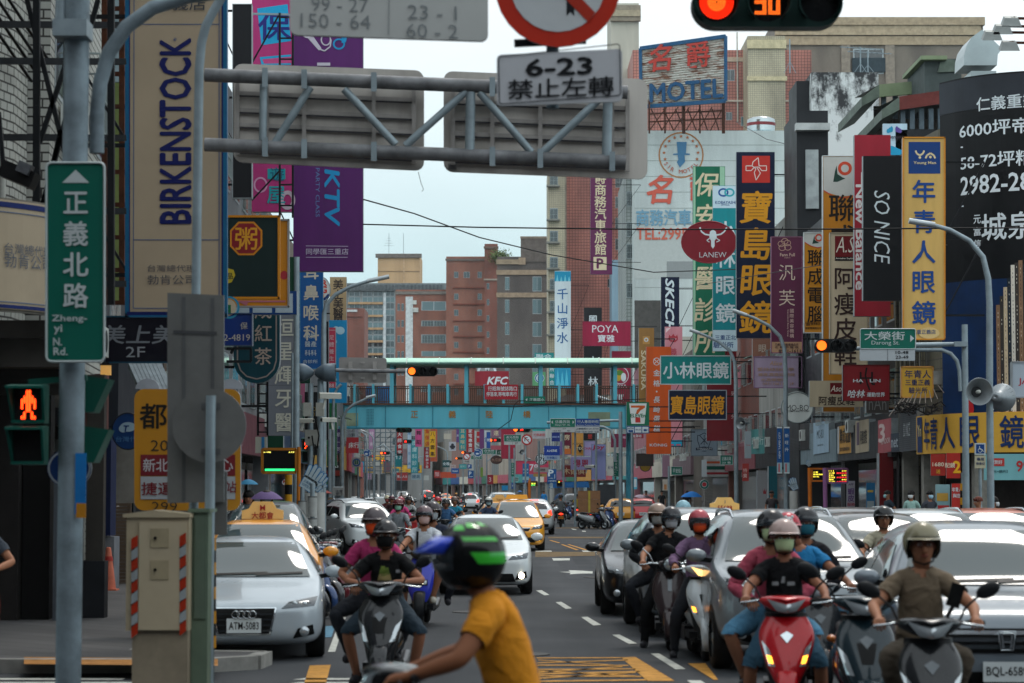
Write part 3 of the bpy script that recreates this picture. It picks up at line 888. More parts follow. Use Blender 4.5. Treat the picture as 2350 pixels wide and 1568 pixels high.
RIDEDOWN2=dict(RIDE,feet=[(-.30,.80,.0),(.30,.80,.0)])
PILL=dict(hip=(0,1.38,.88),lean=(0,-.12),hands=[(-.16,1.06,.98),(.16,1.06,.98)],feet=[(-.22,1.12,.28),(.22,1.12,.28)],elbow=(1,.4,-.2),kneeout=.8)
STAND=dict(hip=(0,0,.92),lean=(0,-.02),hands=[(-.22,-.06,.82),(.22,-.06,.82)],feet=[(-.10,-.04,0),(.10,.02,0)],grip=(0,-.2,-1),elbow=(.5,1,0),kneeout=.1)
WALK=dict(hip=(0,0,.92),lean=(0,-.05),hands=[(-.22,-.18,.86),(.22,.08,.84)],feet=[(-.10,.22,.02),(.10,-.28,0)],grip=(0,-.4,-1),elbow=(.5,1,0),kneeout=.1)
# ---------------- signs ----------------
STEEL=M('#7d8a90',.45,.6,.12,4);GALV=M('#8a979d',.5,.4,.16,3);GALVD=M('#55626a',.55,.3,.2,3)
RUST=M('#4a2a1c',.8,.2,.3,6);BLKST=M('#15171a',.6,.2,.15)
WHT=M('#d3dadb',.5,var=.06)
def ascii_(s):return all(ord(c)<1000 for c in s)
def marks(mb,items,pos,ux,uz,nrm,k,kh=None):

 lay=[0];kh=kh or k
 def put(u,v):
  return pos(u,v)+nrm*(.004+.0025*lay[0])
 for it in items:
  lay[0]+=1
  if it[0]=='rect':
   _,a,b,c,d,m=it
   mb.face([put(a,d),put(c,d),put(c,b),put(a,b)],m if not isinstance(m,str)else M(m,.5,var=.05))
  elif it[0]=='poly':
   mb.face([put(*p)for p in it[1]],M(it[2],.5,var=.05))
  elif it[0]=='disc':
   _,a,b,rx,ry,m=it
   mb.face([put(a+rx*math.cos(t*.2618),b+ry*math.sin(t*.2618))for t in range(24)][::-1],M(m,.5,var=.05))
  elif it[0]=='ring':
   _,a,b,rx,ry,w,m=it
   mm=M(m,.5,var=.05);n=28
   q=[[put(a+(rx-o)*math.cos(2*math.pi*t/n),b+(ry-o)*math.sin(2*math.pi*t/n))for t in range(n+1)]for o in(0,w)]
   for t in range(n):mb.face([q[0][t],q[0][t+1],q[1][t+1],q[1][t]][::-1],mm)
  elif it[0]=='line':
   _,pts,w,m=it
   mm=M(m,.5,var=.05)
   for a,b in zip(pts[:-1],pts[1:]):
    dx,dy=b[0]-a[0],b[1]-a[1];L=max(math.hypot(dx,dy),1e-6);ox,oy=-dy/L*w/2,dx/L*w/2
    mb.face([put(a[0]+ox,a[1]+oy),put(b[0]+ox,b[1]+oy),put(b[0]-ox,b[1]-oy),put(a[0]-ox,a[1]-oy)],mm)
  else:
   txt,u,v,h,col=it[:5];o=it[5]if len(it)>5 else{}
   m=M(col,.5,var=.04)if isinstance(col,str)else col
   b=o.get('b',.012);sh=o.get('sh',0)
   X,Y=ux,uz
   kx,ky=k,kh
   if o.get('r')==1:X,Y,kx,ky=-uz,ux,kh,k
   if o.get('r')==-1:X,Y,kx,ky=uz,-ux,kh,k
   if o.get('rot'):
    t=o['rot'];X=ux*math.cos(t)+uz*math.sin(t);Y=-ux*math.sin(t)+uz*math.cos(t)
   if 'v' in o:
    for i,ch in enumerate(txt):
     if ch!=' ':letter(mb,ch,put(u,v+i*o['v']),X,Y,h*ky,m,b,None if 'w' not in o else o['w']*kx,sh,fit=False)
   else:
    letter(mb,txt,put(u,v),X,Y,h*ky,m,b,None if 'w' not in o else o['w']*kx,sh,fit=ascii_(txt))
def sign(name,label,box,d,bg,items=(),d2=None,th=.14,frame=None,fw=2.,shape='rect',br=None,cat='sign',group=None,vr=None,brl=1.2,rough=.45,streak=True,bm=None,post=None,postr=.05):
 u0,v0,u1,v1=box;d2=d2 or d
 w0,w1=vr or(v0,v1)
 TL,BL,TR,BR=W(u0,v0,d),W(u0,v1,d),W(u1,w0,d2),W(u1,w1,d2)
 ux=(BR-BL);wid=ux.length;ux.normalize()
 uz=(TL-BL);hei=uz.length;uz.normalize()
 n=ux.cross(uz).normalized()
 if n.y>0 and d==d2:n=-n
 base=(BL+BR)/2
 root=thing(name,label,cat,base,0,group)
 def pos(u,v):
  fx,fy=(u-u0)/(u1-u0),(v-v0)/(v1-v0)
  a=TL.lerp(BL,fy);b=TR.lerp(BR,fy)
  return a.lerp(b,fx)
 kx,kz=wid/(u1-u0),hei/(v1-v0)
 bgm=bg if not isinstance(bg,str)else M(bg,rough,0,.12,1.2,streak=streak)
 side=bm or M('#8d9598',.5,.2,.15)
 mb=MB()
 if shape=='rect':pl=[(u0,v1),(u1,v1),(u1,v0),(u0,v0)]
 elif shape=='ellipse':pl=[((u0+u1)/2+(u1-u0)/2*math.cos(-t*.2244),(v0+v1)/2+(v1-v0)/2*math.sin(-t*.2244))for t in range(28)][::-1]
 elif shape=='arch':
  r=(u1-u0)/2;pl=[(u1,v0),(u0,v0)]+[((u0+u1)/2-r*math.cos(t*.2618),v1-r+r*math.sin(t*.2618))for t in range(13)]
 elif shape=='round':
  r=min(u1-u0,v1-v0)*.09;pl=[]
  for cx_,cy_,a0 in((u0+r,v1-r,2),(u1-r,v1-r,1),(u1-r,v0+r,0),(u0+r,v0+r,3)):
   for i in range(5):
    t=math.pi/2*(a0-1+(1 if False else 0))+(math.pi/2)*(1-i/4)
    pl.append((cx_+r*math.cos(t),cy_+r*math.sin(t)))
 else:pl=shape
 mb.prism([pos(*p)for p in pl],-n*th,bgm,side)
 pan=mb.build('panel',root,base)
 if frame:
  fr=MB();fm=M(frame,.4,.2,.1)
  if shape=='ellipse' or shape=='arch' or shape=='round':
   q=[pos(*p)+n*.01 for p in pl];fr.tube(q+[q[0]],fw*kx*.7,fm,6)
  else:
   w=fw*kx
   for a,b in((0,1),(1,2),(2,3),(3,0)):
    p,q=pos(*pl[a]),pos(*pl[b]);e=(q-p).normalized()
    fr.bar(p-e*w*.5-n*.03,q+e*w*.5-n*.03,*((w,fm,.12)if a%2 else(.12,fm,w)))
  fr.build('frame',root,base)
 if items:
  lt=MB();marks(lt,items,pos,ux,uz,n,kx,kz);lt.build('lettering',root,base)
 if br:
  bk=MB();s=1 if br=='R' else-1
  e=(BR,TR)if s>0 else(BL,TL)
  for f_ in((.12,.5,.88)if hei>4 else(.2,.8)):
   p=e[0].lerp(e[1],f_)-n*th*.5
   bk.bar(p,p+Vector((s*brl,0,0)),.06,BLKST)
  if hei>4:
   for f_,g_ in((.12,.5),(.5,.88)):
    bk.bar(e[0].lerp(e[1],f_)-n*th*.5,e[0].lerp(e[1],g_)-n*th*.5+Vector((s*brl,0,0)),.04,BLKST)
  bk.build('bracket',root,base)
 if post:
  pm=MB();c=pos(post,v1)-n*(th+postr)
  pm.cyl((c.x,c.y,0),(c.x,c.y,pos(post,v0).z),postr,GALV,n=10);pm.build('post',root,base)
 return root
# ---------------- buildings ----------------
WINF=M('#9aa3a6',.4,.4,.1);WING=glass('#2c3538',.06);WINL=glass('#51686c',.06);ACM=M('#b9bdb8',.6,0,.2)
WMESH={}
def window_mesh(kind):

 if kind in WMESH:return WMESH[kind]
 mb=MB();g=WINL if kind in('light','balcony')else WING
 mb.bx(-.5,.5,-.005,.06,-.5,.5,WINF)
 for a,b in((-.46,-.02),(.02,.46)):mb.face([(a,-.012,-.45),(b,-.012,-.45),(b,-.012,.45),(a,-.012,.45)],g)
 if kind=='shade':mb.prism([(-.55,0,.5),(-.55,-.45,.42),(-.55,-.45,.46),(-.55,0,.58)],(1.1,0,0),M('#7d8f86',.6))
 if kind in('cage','balcony'):
  gm=M('#8f9a99',.5,.3)
  for i in range(9):mb.bar((-.5+i*.125,-.3,-.5),(-.5+i*.125,-.3,.35),.014,gm)
  for z in(-.5,-.1,.35):mb.bar((-.5,-.3,z),(.5,-.3,z),.02,gm)
  for x in(-.5,.5):mb.bar((x,0,.35),(x,-.3,.35),.02,gm);mb.bar((x,0,-.5),(x,-.3,-.5),.02,gm)
 if kind=='ac':mb.bx(-.2,.3,-.35,-.02,-.9,-.55,ACM);mb.rev([(.14,0),(.001,.005)],(.05,-.352,-.72),(0,-1,0),BLK,10)
 me=bpy.data.meshes.new('window');me.from_pydata(mb.v,[],mb.f)
 for m in mb.mats:me.materials.append(m)
 me.polygons.foreach_set('material_index',mb.m);me.update()
 WMESH[kind]=me
 return me
def win(root,base,c,w,h,kind='plain',rz=0.):
 o=bpy.data.objects.new('window',window_mesh(kind));COL.objects.link(o)
 o.location=Vector(c);o.rotation_euler=(0,0,rz);o.scale=(w,max(.3,min(1.2,w)),h)
 o.parent=root;o.matrix_parent_inverse=Matrix.Translation(-Vector(base))
 return o
def block(name,label,u0,u1,vt,d,depth,mat,wins=(),bands=(),zb=0.,vt2=None,roof=None,extra=None,cat='building',par=True,group=None):

 A,B=W(u0,vt,d),W(u1,vt if vt2 is None else vt2,d)
 x0,x1,zt=A.x,B.x,A.z
 base=((x0+x1)/2,d,zb)
 root=thing(name,label,cat,base,0,group)
 mb=MB()
 mb.bx(x0,x1,d,d+depth,zb,zt,mat)
 if par:
  for a,b,c,e in((x0,x1,d,d+.25),(x0,x0+.25,d+.25,d+depth),(x1-.25,x1,d+.25,d+depth)):mb.bx(a,b,c,e,zt,zt+.8,mat)
 mb.build('wall',root,base)
 for it in bands:
  bu0,bv0,bu1,bv1,m,pr=it
  P,Q=W(bu0,bv0,d),W(bu1,bv1,d)
  b=MB();b.bx(P.x,Q.x,d-pr,d+.05,Q.z,P.z,m if not isinstance(m,str)else M(m,.7,0,.2,1.5));b.build('ledge',root,base)
 for it in wins:
  wu0,wv0,wu1,wv1=it[:4];P,Q=W(wu0,wv0,d),W(wu1,wv1,d)
  win(root,base,((P.x+Q.x)/2,d-.01,(P.z+Q.z)/2),Q.x-P.x,P.z-Q.z,it[4]if len(it)>4 else 'plain')
 if roof:roof(root,base,x0,x1,d,zt)
 return root
def along(pts,dist):
 for a,b in zip(pts[:-1],pts[1:]):
  a,b=Vector(a),Vector(b);L=(b-a).length
  if dist<=L:return a.lerp(b,dist/L),(b-a).normalized()
  dist-=L
 return Vector(pts[-1]),(Vector(pts[-1])-Vector(pts[-2])).normalized()
def shop(label,p0,p1,side,H,mat,shopm,floors=3,awn=None,board=None,seed=0,ground='arcade',deep=9.,name='shop_building',detail=True,group=None):

 rn=random.Random(seed);p0,p1=Vector((p0[0],p0[1],0)),Vector((p1[0],p1[1],0))
 t=(p1-p0);L=t.length;t.normalize();out=Vector((t.y,-t.x,0))*-side;out=out if out.x*side<0 else-out
 base=p0.copy();root=thing(name,label,'building',base,0,group)
 up=Vector((0,0,1))
 mb=MB();g=3.4
 def slab(a,b,z0,z1,o0,o1,m,mb=mb):
  P=[p0+t*a+out*o0,p0+t*b+out*o0,p0+t*b+out*o1,p0+t*a+out*o1]
  mb.prism([q+up*z0 for q in P],up*(z1-z0),m)
 slab(0,L,g,H,-deep,0,mat)
 slab(0,L,0,g,-deep,-2.6,shopm)
 mb.build('wall',root,base)
 for a in(0,L-.5):
  c=MB();slab(a,a+.5,0,g,-.55,-.003,mat,c);c.build('pillar',root,base)
 f=MB();slab(.6,L-.6,.1,2.8,-2.61,-2.55,WING,f);slab(.55,L-.55,2.8,3.1,-2.62,-2.5,M('#c3c8c4',.5),f);f.build('shop_window',root,base)
 if board:
  b=MB();slab(.15,L-.15,g-.35,g+.95,.0,.22,M(board,.5,0,.12,1.5),b);b.build('fascia',root,base)
 rz=math.atan2(t.y,t.x)+(0 if side<0 else math.pi)
 if side>0:rz=math.atan2(-t.y,-t.x)
 else:rz=math.atan2(t.y,t.x)
 if detail:
  nw=max(1,int(L/2.6))
  for fl in range(1,floors):
   z=g+1.6+(fl-1)*3.1+.3
   if z+1>H:break
   for i in range(nw):
    c=p0+t*(L*(i+.5)/nw)+out*.01+up*z
    win(root,base,c,L/nw*.62,1.35,rn.choice(['plain','cage','ac','shade','cage']),rz)
 return root
# ---------------- ground ----------------
def ground_mat():
 m=bpy.data.materials.new('asphalt');m.use_nodes=True;t=m.node_tree;b=t.nodes['Principled BSDF']
 tx=t.nodes.new('ShaderNodeTexCoord')
 def noise(sc,det,src=tx.outputs['Object']):
  n=t.nodes.new('ShaderNodeTexNoise');n.inputs['Scale'].default_value=sc;n.inputs['Detail'].default_value=det;t.links.new(src,n.inputs[0]);return n
 a,f=noise(.35,6),noise(60,3)
 mp=t.nodes.new('ShaderNodeMapping');mp.inputs['Scale'].default_value=(1.3,.05,1);t.links.new(tx.outputs['Object'],mp.inputs[0])
 s=noise(1.0,4,mp.outputs[0])
 ad=t.nodes.new('ShaderNodeMath');ad.operation='ADD';t.links.new(a.outputs['Fac'],ad.inputs[0]);t.links.new(s.outputs['Fac'],ad.inputs[1])
 r=t.nodes.new('ShaderNodeValToRGB');r.color_ramp.elements[0].position,r.color_ramp.elements[1].position=.38,.64
 r.color_ramp.elements[0].color=(.024,.027,.031,1);r.color_ramp.elements[1].color=(.052,.055,.060,1)
 hv=t.nodes.new('ShaderNodeMath');hv.operation='MULTIPLY';hv.inputs[1].default_value=.5
 t.links.new(ad.outputs[0],hv.inputs[0]);t.links.new(hv.outputs[0],r.inputs[0])
 r2=t.nodes.new('ShaderNodeValToRGB');r2.color_ramp.elements[0].position,r2.color_ramp.elements[1].position=.35,.7
 r2.color_ramp.elements[0].color=(.8,.8,.8,1);r2.color_ramp.elements[1].color=(1.25,1.25,1.25,1);t.links.new(f.outputs['Fac'],r2.inputs[0])
 mm=t.nodes.new('ShaderNodeMix');mm.data_type='RGBA';mm.blend_type='MULTIPLY';mm.inputs[0].default_value=1
 t.links.new(r.outputs[0],mm.inputs[6]);t.links.new(r2.outputs[0],mm.inputs[7]);t.links.new(mm.outputs[2],b.inputs['Base Color'])
 b.inputs['Roughness'].default_value=.78;b.inputs['Specular IOR Level'].default_value=.12
 bp=t.nodes.new('ShaderNodeBump');bp.inputs['Strength'].default_value=.25;bp.inputs['Distance'].default_value=.01
 t.links.new(f.outputs['Fac'],bp.inputs['Height']);t.links.new(bp.outputs[0],b.inputs['Normal'])
 return m
mb=MB();mb.face([(-600,-60,0),(600,-60,0),(600,1600,0),(-600,1600,0)],ground_mat())
struct(mb.build('road'))
PAVE=tile_mat('#504f4f','#2c2c2d',.6,.3,.18,.8,.5,.015)
CURB=M('#8b8a85',.8,0,.2)
LF=[(-6.4,30),(-6.75,36),(-7.9,50),(-8.6,75),(-9.6,139),(-14,225),(-24,330),(-36,440)]
RF=[(13.1,78),(13.1,110),(13.0,160),(12.4,250),(4,335),(-6,420),(-16,490)]
def pavement(edge,back,nm):
 mb=MB();n=len(edge)
 mb.face([(x,y,.14)for x,y in edge+back[::-1]],PAVE)
 o=mb.build(nm);struct(o)
 kb=MB()
 for a,b in zip(edge[:-1],edge[1:]):
  kb.bar((a[0],a[1],.072),(b[0],b[1],.072),.16,CURB,.15)
 struct(kb.build('kerb'))
pavement([(-40,25.4),(-3.3,25.4),(-2.75,25.9),(-2.7,26.6),(-4.15,26.85),(-4.5,36),(-5.7,50),(-6.6,75),(-7.6,139),(-12,225),(-22,330),(-34,440)],[(-40,60),(-16,60),(-17,80),(-20,110),(-22,180),(-26,260),(-36,360),(-46,460)],'sidewalk')
pavement([(40,66),(13,66.5),(11.2,68),(10.4,71),(10.4,160),(10,250),(2,335),(-8,420),(-18,490)],[(40,90),(30,90),(30,170),(30,260),(20,350),(10,440),(0,510)],'sidewalk')
WL=M('#b9bab2',.7,0,.25,8);YL=M('#b98331',.7,0,.3,6);YLF=M('#6e5a3c',.8,0,.4,3)
def Q3(x,y):return(2048+x/1.7207)*.57373,(1822+y/1.7207)*.57373
def Q2(x,y):return(1024+x/1.7207)*.57373,(1822+y/1.7207)*.57373
def gp(u,v,z=.006):
 r=ray(u,v);t=(z-CAMH)/r.z
 return Vector((r.x*t,r.y*t,z))
mk=MB()
for dsh in([(165,930),(205,928),(257,960),(222,963)],[(300,1010),(340,1008),(412,1052),(370,1057)],[(477,1113),(520,1111),(615,1166),(560,1171)],[(690,1235),(740,1233),(862,1295),(805,1298)],[(955,1364),(1010,1362),(1195,1470),(1125,1472)],[(275,708),(398,708),(398,722),(285,724)],[(160,655),(270,655),(275,663),(165,663)],[(480,655),(600,655),(600,664),(490,664)],[(325,802),(400,800),(388,790),(450,792),(555,798),(555,813),(470,813),(395,819),(405,808)],[(405,502),(440,508),(445,513),(420,512)],[(480,518),(508,520),(508,526),(485,525)],[(255,510),(290,510),(290,515),(258,515)],[(1205,1548),(1300,1548),(1340,1575),(1240,1575)]):
 mk.face([gp(*Q3(*p))for p in dsh][::-1],WL)
for pl in([(750,1389),(850,1387),(1120,1552),(930,1552)],[(1210,1432),(1330,1430),(1420,1545),(1390,1545)],[(255,585),(268,583),(332,601),(320,603)],[(335,613),(350,612),(460,650),(440,652)],[(380,613),(395,612),(522,650),(502,652)]):
 mk.face([gp(*Q3(*p))for p in pl][::-1],YL)
for a,b,c,d in(((170,1391),(760,1389),6,0),((175,1425),(800,1405),6,0),((175,1440),(800,1442),7,0),((180,1470),(850,1465),7,0),((180,1500),(880,1482),8,0),((185,1512),(890,1518),8,0),((190,1550),(930,1540),9,0),((180,1405),(700,1440),5,0),((180,1490),(760,1450),6,0),((190,1530),(850,1490),7,0),((185,1480),(860,1515),6,0)):
 mk.face([gp(*Q3(*p))for p in(a,b,(b[0],b[1]+c),(a[0],a[1]+c))][::-1],YL)
mk.face([gp(*Q2(*p))for p in((370,1446),(515,1441),(480,1572),(330,1572))][::-1],YL)
mk.face([gp(*Q2(*p))for p in((592,1100),(622,1100),(545,1352),(495,1352))][::-1],WL)
mk.face([gp(*Q2(*p))for p in((440,1178),(545,1172),(520,1250),(436,1256))][::-1],M('#4f7d95',.7,0,.3,8))
mk.face([gp(*Q3(*p))for p in((160,664),(570,664),(575,690),(160,700))][::-1],YLF)
mk.face([gp(*Q3(*p))for p in((250,560),(640,560),(640,570),(250,571))][::-1],YLF)
mk.face([gp(*Q3(*p))for p in((300,497),(660,497),(660,502),(300,502))][::-1],YLF)
for y0,y1 in((24.62,24.42),(24.12,23.94),(23.6,23.35),(22.9,22.6)):
 mk.face([(-16,y0,.006),(-16,y1,.006),(-4.0+.5*(24.6-y1),y1,.006),(-3.9+.5*(24.6-y0),y0,.006)],WL)
 mk.face([(-2.1,y0,.006),(-2.2,y1,.006),(-1.2,y1,.006),(-1.35,y0,.006)],WL)
struct(mk.build('road_markings'))
rr=random.Random(21);pm=MB()
for x,y,w,l in((-.3,36,.35,13),(1.2,52,.4,22),(-.9,60,.9,3),(3.6,66,.5,14),(4.6,95,.6,16)):
 pm.face([(x,y,.0035),(x+w,y+rr.uniform(-.2,.2),.0035),(x+w+rr.uniform(-.1,.1),y+l,.0035),(x+rr.uniform(-.1,.1),y+l,.0035)],M(rr.choice(['#2c2e31','#2f3134','#3a3c40']),.8,0,.3,5))
struct(pm.build('road_patch'))
for x,y,lb in((-.6,38,'round iron manhole cover in the left lane'),(1.9,53,'round iron manhole cover in the lane behind the dashes'),(.1,28.2,'small round iron cover near the front scooters')):
 t=thing('manhole_cover',lb,'manhole cover',(x,y,0));b=MB();b.cyl((0,0,-.05),(0,0,.011),.34,M('#3a3836',.6,.5,.3,12),n=24);b.build('lid',t)
tp=MB();tp.face([gp(55,1508,.146),gp(55,1524,.146),gp(500,1528,.146),gp(500,1512,.146)],M('#9a6a35',.8,0,.3,8));struct(tp.build('pavement_strip'))
# ---------------- buildings far behind the overpass ----------------
BRK=tile_mat('#a05c45','#7d6a60',.24,.075,.22);BRK2=tile_mat('#8c4a3a','#6b564e',.24,.075,.22);TANM=M('#b99873',.8,0,.15,.4,streak=True)
GREY=M('#7f8484',.8,0,.15,.4,streak=True);CREAMT=tile_mat('#b8ad92','#8a8474',.3,.3,.1,.6,0,.03);PINKT=tile_mat('#bb7a6c','#6e4b47',.42,.42,.1,.55,0,.035)
DTILE=tile_mat('#5c5450','#7a7570',.25,.1,.15,.6);CONC=M('#8f8f8a',.85,0,.25,.5,streak=True)
def tower_top(root,base,x0,x1,d,zt):
 b=MB()
 for p in(.25,.6):b.cyl((x0+(x1-x0)*p,d+3,zt),(x0+(x1-x0)*p,d+3,zt+6),.06,GALV,n=6)
 x=x0+(x1-x0)*.25
 for k in range(4):b.bar((x-1.2+.25*k,d+3,zt+3+.6*k),(x+1.2-.25*k,d+3,zt+3+.6*k),.06,GALV)
 b.build('antenna',root,base)
block('apartment_tower','tan rooftop tower with aerials on the grey balcony apartment block',867,963,590,573,18,TANM,bands=[(862,583,968,592,'#6d6660',.6),(926,592,928,660,'#c7a988',.15),(867,622,963,624,'#8d7558',.1)],roof=tower_top)
gw=[]
for r in range(6):
 v=682+29.2*r
 for a,b in((801,826),(832,854),(857,878),(886,905)):gw+=[(a,v-16,b,v-2,'plain'),(a-1,v,b+1,v+12,'light')]
block('apartment_block','grey apartment block with rows of teal glass balconies',790,1026,668,570,20,GREY,wins=gw,bands=[(788,651,1027,669,'#6f7678',1.2),(880,672,885,920,'#c9cfd0',.5)]+[(799,694+29.2*r,879,699+29.2*r,'#b4906a',.9)for r in range(6)]+[(790+8.5*i,655,794+8.5*i,667,'#555c5f',1.6)for i in range(27)])
block('brick_block','plain dark red brick block with a recessed panel beside the blue shop banner',755,836,716,520,14,BRK2,bands=[(756,711,820,716,'#c9cfcf',.2),(765,726,830,728,'#6e3c31',.3)])
block('apartment_block','orange brick apartment block with a white vertical banner strip down its wall',908,1026,674,490,16,BRK,wins=[(967,692,1024,713,'light'),(967,736,1024,749,'cage'),(967,768,1024,788,'cage'),(967,806,1024,818,'light'),(967,846,1024,860,'cage'),(967,886,1024,900,'cage'),(912,697,918,714),(921,697,927,714),(912,735,918,751),(921,735,927,751),(912,770,918,786),(921,770,927,786),(912,806,918,822),(921,806,927,822),(912,846,918,862),(921,846,927,862)],bands=[(931,681,947,930,'#cfd6d6',.12),(906,669,1026,676,'#7b756e',.3),(947,690,956,699,'#c9ccc6',.5),(947,707,960,717,'#c9ccc6',.5)])
block('apartment_tower','tall brick apartment tower with two columns of small windows',1024,1113,598,485,16,BRK,wins=[(a,v,a+10,v+14)for a in(1042,1096)for v in(624,674,711,748,785,822,858,893)]+[(1064,624,1078,638)],bands=[(1040,v,1112,v+3,'#7d4436',.35)for v in(659,697,735,771,807,843,880)]+[(1022,594,1114,599,'#6d625c',.3)])
block('stair_tower','narrow red brick stair tower with a shrub on its roof edge',1112,1142,569,480,14,BRK2,bands=[(1110,566,1144,571,'#6e5a50',.4),(1110,640,1144,644,'#9c8f82',.3)],wins=[(1117,650+37*k,1123,664+37*k)for k in range(7)])
pl=thing('rooftop_shrub','round green shrub growing on the roof edge of the brick stair tower','shrub',W(1146,598,478),0)
sb=MB();rr=random.Random(3)
LEAF=[M('#4c5f2c',.7,0,.2),M('#64733a',.7,0,.2),M('#37461f',.7,0,.2)]
for k in range(900):
 a=Vector((rr.gauss(0,1.0),rr.gauss(0,.9),rr.gauss(.8,.6)))
 n1=Vector((rr.uniform(-1,1),rr.uniform(-1,1),rr.uniform(-1,1))).normalized()*.2;n2=n1.orthogonal().normalized()*.11
 sb.face([a-n1,a+n2,a+n1,a-n2],LEAF[k%3])
sb.build('foliage',pl)
sb=MB();sb.cyl((0,0,-.4),(0,0,.3),.06,M('#4a3a2c',.9));sb.build('stem',pl)
block('apartment_block','grey brown tiled apartment block with cream bands between tall windows',1141,1262,600,410,16,DTILE,wins=[(1222,v,1243,v+34,'light')for v in(635,687,739,790,842)]+[(1159,v,1169,v+30,'light')for v in(636,688,739,791,842)],bands=[(1139,596,1195,607,'#a08f78',.3),(1195,545,1262,601,'#6a625c',.2),(1139,620,1262,631,'#a5917a',.2),(1139,672,1262,683,'#a5917a',.2),(1190,592,1206,608,'#a5917a',.4),(1194,543,1263,548,'#8d7f70',.3)])
block('pink_tower','tall pink tiled tower block behind the purple vertical motel sign',1299,1442,330,345,20,PINKT,wins=[(1412,v,1432,v+26,'cage')for v in(405,452,500,548)]+[(1395,640,1402,660)],bands=[(1292,330,1301,930,'#9a9184',.2)])
bw=[(1262,v,1280,v+26,'cage')for v in(400,478,530,590,640,690,742)]
block('balcony_block','cream tiled strip building with caged balconies along its sky edge',1258,1297,395,340,16,CREAMT,wins=bw,bands=[(1254,v+26,1284,v+30,'#7d7d76',1.0)for v in(400,478,530,590,640,690,742)])
block('metal_clad_block','blue grey sheet metal extension beside the pink tower',1404,1437,610,330,8,M('#7f98a6',.5,.2,.1,1,streak=True))
MUR=M('#c3ccc9',.85,0,.2,.25,streak=True)
def mural(root,base,x0,x1,d,zt):
 L=MB();k=d/F
 def pos(u,v):return W(u,v,d-.02)
 it=[('rect',1455,540,1700,640,'#b4bab6'),('rect',1530,600,1660,640,'#8c9190'),('ring',1563,356,52,53,3.4,'#a9764a')]
 for i in range(11):
  a=R(-200+22*i);cx,cy=1563+39*math.cos(a),352+39*math.sin(a)
  it.append(('poly',[(cx+(4.6 if j%2==0 else 2)*math.sin(j*math.pi/5),cy-(4.6 if j%2==0 else 2)*math.cos(j*math.pi/5))for j in range(10)][::-1],'#b0683c'))
 it+=[('poly',[(1553,326),(1555,352),(1545,353),(1545,356),(1583,356),(1583,353),(1574,352),(1576,326)][::-1],'#45789c'),('poly',[(1555,356),(1557,367),(1553,372),(1560,385),(1572,372),(1571,356)][::-1],'#45789c')]
 for i,ch in enumerate('SIR MOTEL'):
  a=R(145-13.5*i);it.append((ch,1563+42*math.cos(a),352+42*math.sin(a),9,'#b4604a',{'rot':math.pi/2-a,'b':.02}))
 it+=[('名',1515,435,70,'#c85a48',{'b':.03,'sh':.15}),('爵',1612,435,66,'#c85a48',{'b':.03}),('商務汽車旅館',1555,500,40,'#6f9ab0',{'b':.03,'w':190}),('TEL:2995-3355',1555,537,26,'#c4634e',{'b':.03,'w':190})]
 marks(L,it,pos,Vector((1,0,0)),Vector((0,0,1)),Vector((0,-1,0)),k)
 L.build('mural',root,base)
 for v in(333,369,405,441,478,515,560,620,660):
  g=MB();P=pos(1457,v);g.bx(P.x,x1,d-.012,d,P.z-.03,P.z+.03,M('#8f9792',.9));g.build('seam',root,base)
block('motel_building','stained white building with a painted motel mural on its wall',1456,1806,300,262,20,MUR,roof=mural,bands=[(1456,690,1530,1000,'#4c4a47',.25)],par=False)
block('tiled_side_block','pale tiled side block with slanted window grilles beside the motel mural',1436,1458,410,268,20,tile_mat('#9aa09c','#6f7573',.4,.4,.1,.7,0,.04),wins=[(1438,v,1456,v+34,'cage')for v in(440,510,560,650)])
BEIGE=tile_mat('#a08d74','#7f7262',.25,.1,.08);TAUPE=tile_mat('#7e7468','#655d55',.25,.1,.08)
block('hotel_block','long taupe building with a stepped beige cornice along the skyline',1780,2256,52,345,25,TAUPE,wins=[(1958,112,2028,170,'plain'),(2130,140,2156,180,'plain')],bands=[(1778,42,2258,60,'#a8957b',.9),(1778,60,2250,82,'#b09d82',.6),(1778,84,2244,104,'#a8957b',.35),(1930,104,1952,260,'#8d8275',.3),(2031,104,2054,260,'#8d8275',.3),(1955,134,2031,166,'#2f3d44',.4),(1805,104,1815,260,'#8d8275',.2)])
block('pink_block','pink tiled block with small windows behind the rusty motel billboard',1452,1862,128,335,20,PINKT,wins=[(1666,160,1686,186),(1666,258,1680,276),(1700,268,1735,290,'light'),(1760,290,1800,300,'light')],bands=[(1662,132,1712,142,'#c2aa94',.2),(1690,75,1694,280,'#b8b2a6',.3),(1664,230,1862,234,'#c9b7a8',.25)])
block('cream_column_block','cream tiled column of rooms rising beside the taupe hotel',1716,1802,96,328,12,CREAMT,bands=[(1714,92,1804,112,'#c7b995',.3),(1714,176,1806,186,'#c7b995',.3)])
block('cornice_block','cream rendered block with a dark cornice behind the round no turning sign',1402,1466,20,350,14,M('#b9b4a6',.8,0,.12,.4,streak=True),bands=[(1400,14,1470,50,'#8d8272',.7),(1400,26,1468,40,'#a59880',.9)])
def tank(label,u,v0,v1,d,r):
 P,Q=W(u,v0,d),W(u,v1,d);t=thing('water_tank',label,'water tank',(P.x,d+r,Q.z),0)
 b=MB();h=P.z-Q.z;pr=[(r,0)]
 for i in range(12):pr.append((r*(1+(.02 if i%2 else-.01)),h*.8*(i+1)/12))
 b.rev(pr+[(r*.7,h*.93),(r*.3,h),(.001,h)],(0,0,0),(0,0,1),M('#aab2b4',.16,1,.05),20);b.build('tank_shell',t)
 b=MB();b.rev([(r*1.03,h*.42),(r*1.03,h*.60)],(0,0,0),(0,0,1),M('#7a2f33',.4),20);b.build('band',t)
